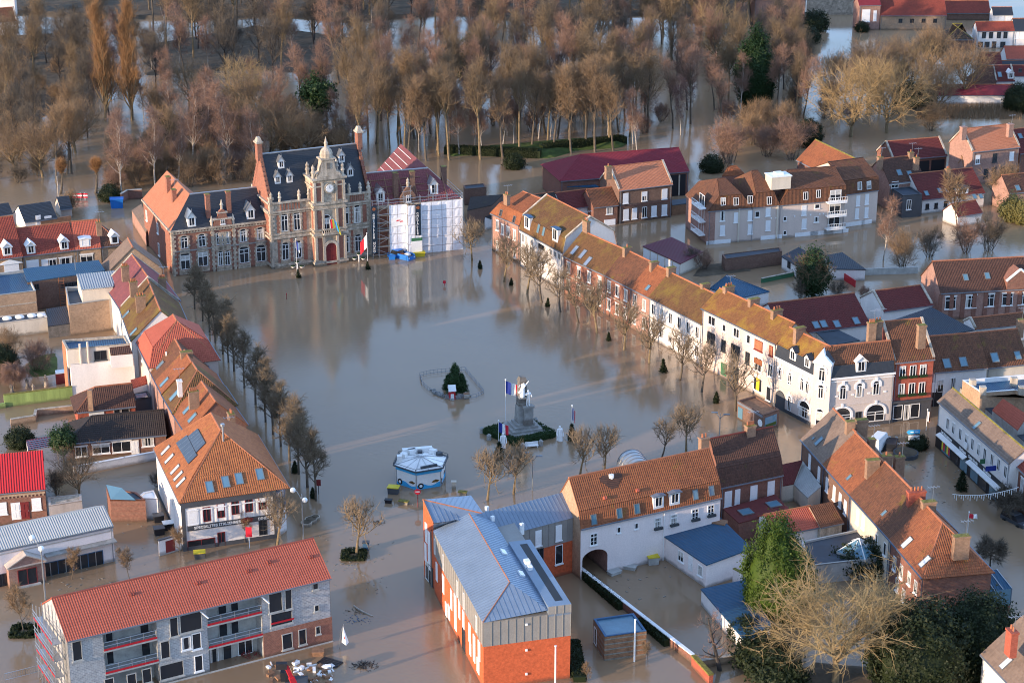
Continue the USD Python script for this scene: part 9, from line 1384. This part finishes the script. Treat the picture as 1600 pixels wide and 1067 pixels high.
hedge('square clipped hedge round the boxy plane tree', hq(553, 868, 1.1), 1.0, .35); hedge('square clipped hedge round the sapling at the lower left', hq(38, 987, 1.1), 1.0, .35, seed=3); hedge('dark strip of hedge along the flooded courtyard wall', [at(915, 905), at(968, 951)], .9, 1.0, seed=4); hedge('dark hedge along the courtyard wall beyond the timber pavilion', [at(1002, 975), at(1040, 1008)], .8, .9, seed=6); hedge('low dark hedge behind the modern building at the bottom edge', [at(895, 1008), at(905, 1062)], 1.6, .7, seed=5)
# staked posts, barriers by the road, statues in the yard
for x, lb in ((118, 'left one'), (126, 'middle one'), (133, 'right one')): c = at(x, 312); T = Thing('road_barrier', 'red and white road barrier standing in the flooded road, ' + lb, 'barrier', c, 'road barriers'); [T.mesh('board', (lambda mb: (mb.box(c, X1, Y1, 1.1, .15, .35 + .35 * k, .6 + .35 * k), mb)[1])(MB()), 'whitetrim' if k % 2 else 'flagred') for k in range(3)]; T.mesh('post', pole([c - Z3, c + Z3 * 1.4], .06, 5), 'whitetrim')
T = Thing('flagpole', 'white post beside the left pollard willow', 'pole', at(92, 315)); T.mesh('pole', pole([at(92, 315) - Z3, at(92, 315) + Z3 * 5.2], [.14, .1], 7), 'barkpale'); m = MB(); disc(m, at(92, 315) + Z3 * 5.2, .15, .1, 8); T.mesh('cap', m, 'barkpale')
for x, y, s, mt, lb in ((19, 614, .8, 'darkstone', 'dark garden statue in the flooded yard at the left'), (43, 606, .8, 'darkstone', 'dark garden statue in the middle of the flooded yard'), (52, 612, .6, 'palestone', 'small pale garden statue in the flooded yard'), (72, 604, 1.0, 'palestone', 'tall pale garden statue in the flooded yard')): T = Thing('garden_statue', lb, 'statue', at(x, y)); T.tri('figure', person_mesh(at(x, y) + Z3 * .2, s, .3, (0, -.1), 0, True), mt, smooth=True); m = MB(); disc(m, at(x, y) - Z3 * .5, .35, .75, 8); T.mesh('pedestal', m, mt)
T = Thing('shed', 'small red shed with white roof in the flooded yard', 'shed', at(93, 600)); mono(T, [(87, 585, 1.7), (102, 583, 1.7), (100, 578, 1.9), (86, 580, 1.9)], 'redframe', 'whitetrim'); 
# land that stays above the water
def bank(name, label, px, h, mt, cat=None, kind='structure', seed=0, sub=2):
    P = [at(*q)[:2] for q in px]; from_ = trimesh.creation.triangulate_polygon(__import__('shapely').Polygon(P), engine='earcut'); v = np.column_stack([from_[0], np.zeros(len(from_[0]))]); tm = trimesh.Trimesh(v, from_[1], process=True)
    for _ in range(sub): tm = tm.subdivide_to_size(4.0, 12)  if hasattr(tm, 'subdivide_to_size') else tm.subdivide()
    poly = __import__('shapely').Polygon(P); d = np.array([poly.exterior.distance(__import__('shapely').Point(*q[:2])) for q in tm.vertices]); vv = np.array(tm.vertices); vv[:, 2] = -.25 + np.minimum(d / 2.5, 1) * (h + .25) + meshkit.noise(vv * .35, seed) * .25 * np.minimum(d / 2.5, 1); f = np.array(tm.faces)
    if np.cross(vv[f[:, 1]] - vv[f[:, 0]], vv[f[:, 2]] - vv[f[:, 0]])[:, 2].sum() < 0: f = f[:, ::-1]
    pr = write('/World/' + numbered('/World', name), vv, np.full(len(f), 3), f.ravel(), None, mt); keys(pr, label, cat, None, kind)
bank('far_ground', 'rising brown ground beyond the flooded wood', [(-260, 12), (180, 30), (300, 34), (420, 26), (560, 36), (700, 24), (860, 38), (1000, 26), (1110, 40), (1180, 30), (1240, -60), (-300, -60)], .8, 'mud', 'ground')
g = np.random.default_rng(21); m = MB()
for px, py, sx_, sy_, n in ((560, 880, 60, 45, 60), (250, 815, 40, 30, 25), (1480, 760, 60, 60, 50), (1420, 720, 40, 25, 25), (700, 800, 60, 20, 25), (1000, 900, 60, 40, 25), (330, 460, 60, 30, 30), (150, 905, 120, 25, 40), (1150, 690, 50, 25, 25)):
    for k in range(n): c = at(px + g.normal() * sx_ * .6, py + g.normal() * sy_ * .6); a, b = rot2(g.uniform(0, 6)); m.box(c, a, b, g.uniform(.08, .45), g.uniform(.05, .2), -.05, g.uniform(.02, .07))
single('drifting_scraps', m, 'greywood', 'small scraps of wood and litter drifting on the flooded streets', 'debris', kind='stuff')
bank('river_bank', 'dark grassy bank rising out of the flooded park', [(690, 246), (760, 243), (860, 250), (905, 236), (975, 232), (985, 222), (930, 216), (860, 222), (760, 230), (700, 236)], .9, 'grass', 'bank')
bank('woodland_floor', 'leaf-covered woodland floor in the upper left', [(-40, 200), (60, 190), (140, 150), (150, 80), (120, 50), (-40, 60)], .5, 'mud', 'ground'); bank('woodland_floor', 'muddy strip at the far back of the wood', [(220, 120), (380, 110), (520, 118), (560, 60), (400, 40), (230, 70)], .4, 'mud', 'ground'); bank('lawn', 'dark lawn and beds in the left garden', [(48, 595), (98, 585), (98, 548), (60, 552), (20, 575)], .35, 'grass', 'lawn'); bank('lawn', 'garden soil behind the garages', [(1060, 440), (1185, 425), (1180, 405), (1090, 412)], .3, 'mud', 'lawn'); bank('lawn', 'muddy garden below the huge bare tree', [(1180, 1085), (1400, 1085), (1390, 1040), (1250, 1025)], .3, 'mud', 'lawn')
for i, (a, b) in enumerate((((700, 240), (840, 246)), ((850, 238), (972, 224)))): hedge(('dark hedge along the left half of the river bank', 'dark hedge along the right half of the river bank')[i], [at(*a), at(*b)], 2.4, 1.7, 'leaf_yew', seed=7 + i)
g = np.random.default_rng(9); P = np.array([at(g.uniform(1432, 1596), g.uniform(166, 187)) for _ in range(5200)]); v, f = slivers(P, unit(g.normal(size=P.shape) * .12 + Z3), g.uniform(.8, 1.7, len(P)), np.full(len(P), .09), g); pr = write('/World/reeds', v, np.full(len(f), 3), f.ravel(), None, 'twig_tan'); keys(pr, 'tan reeds growing in the flood below the magenta-roofed wall building', 'reeds', None, 'stuff')
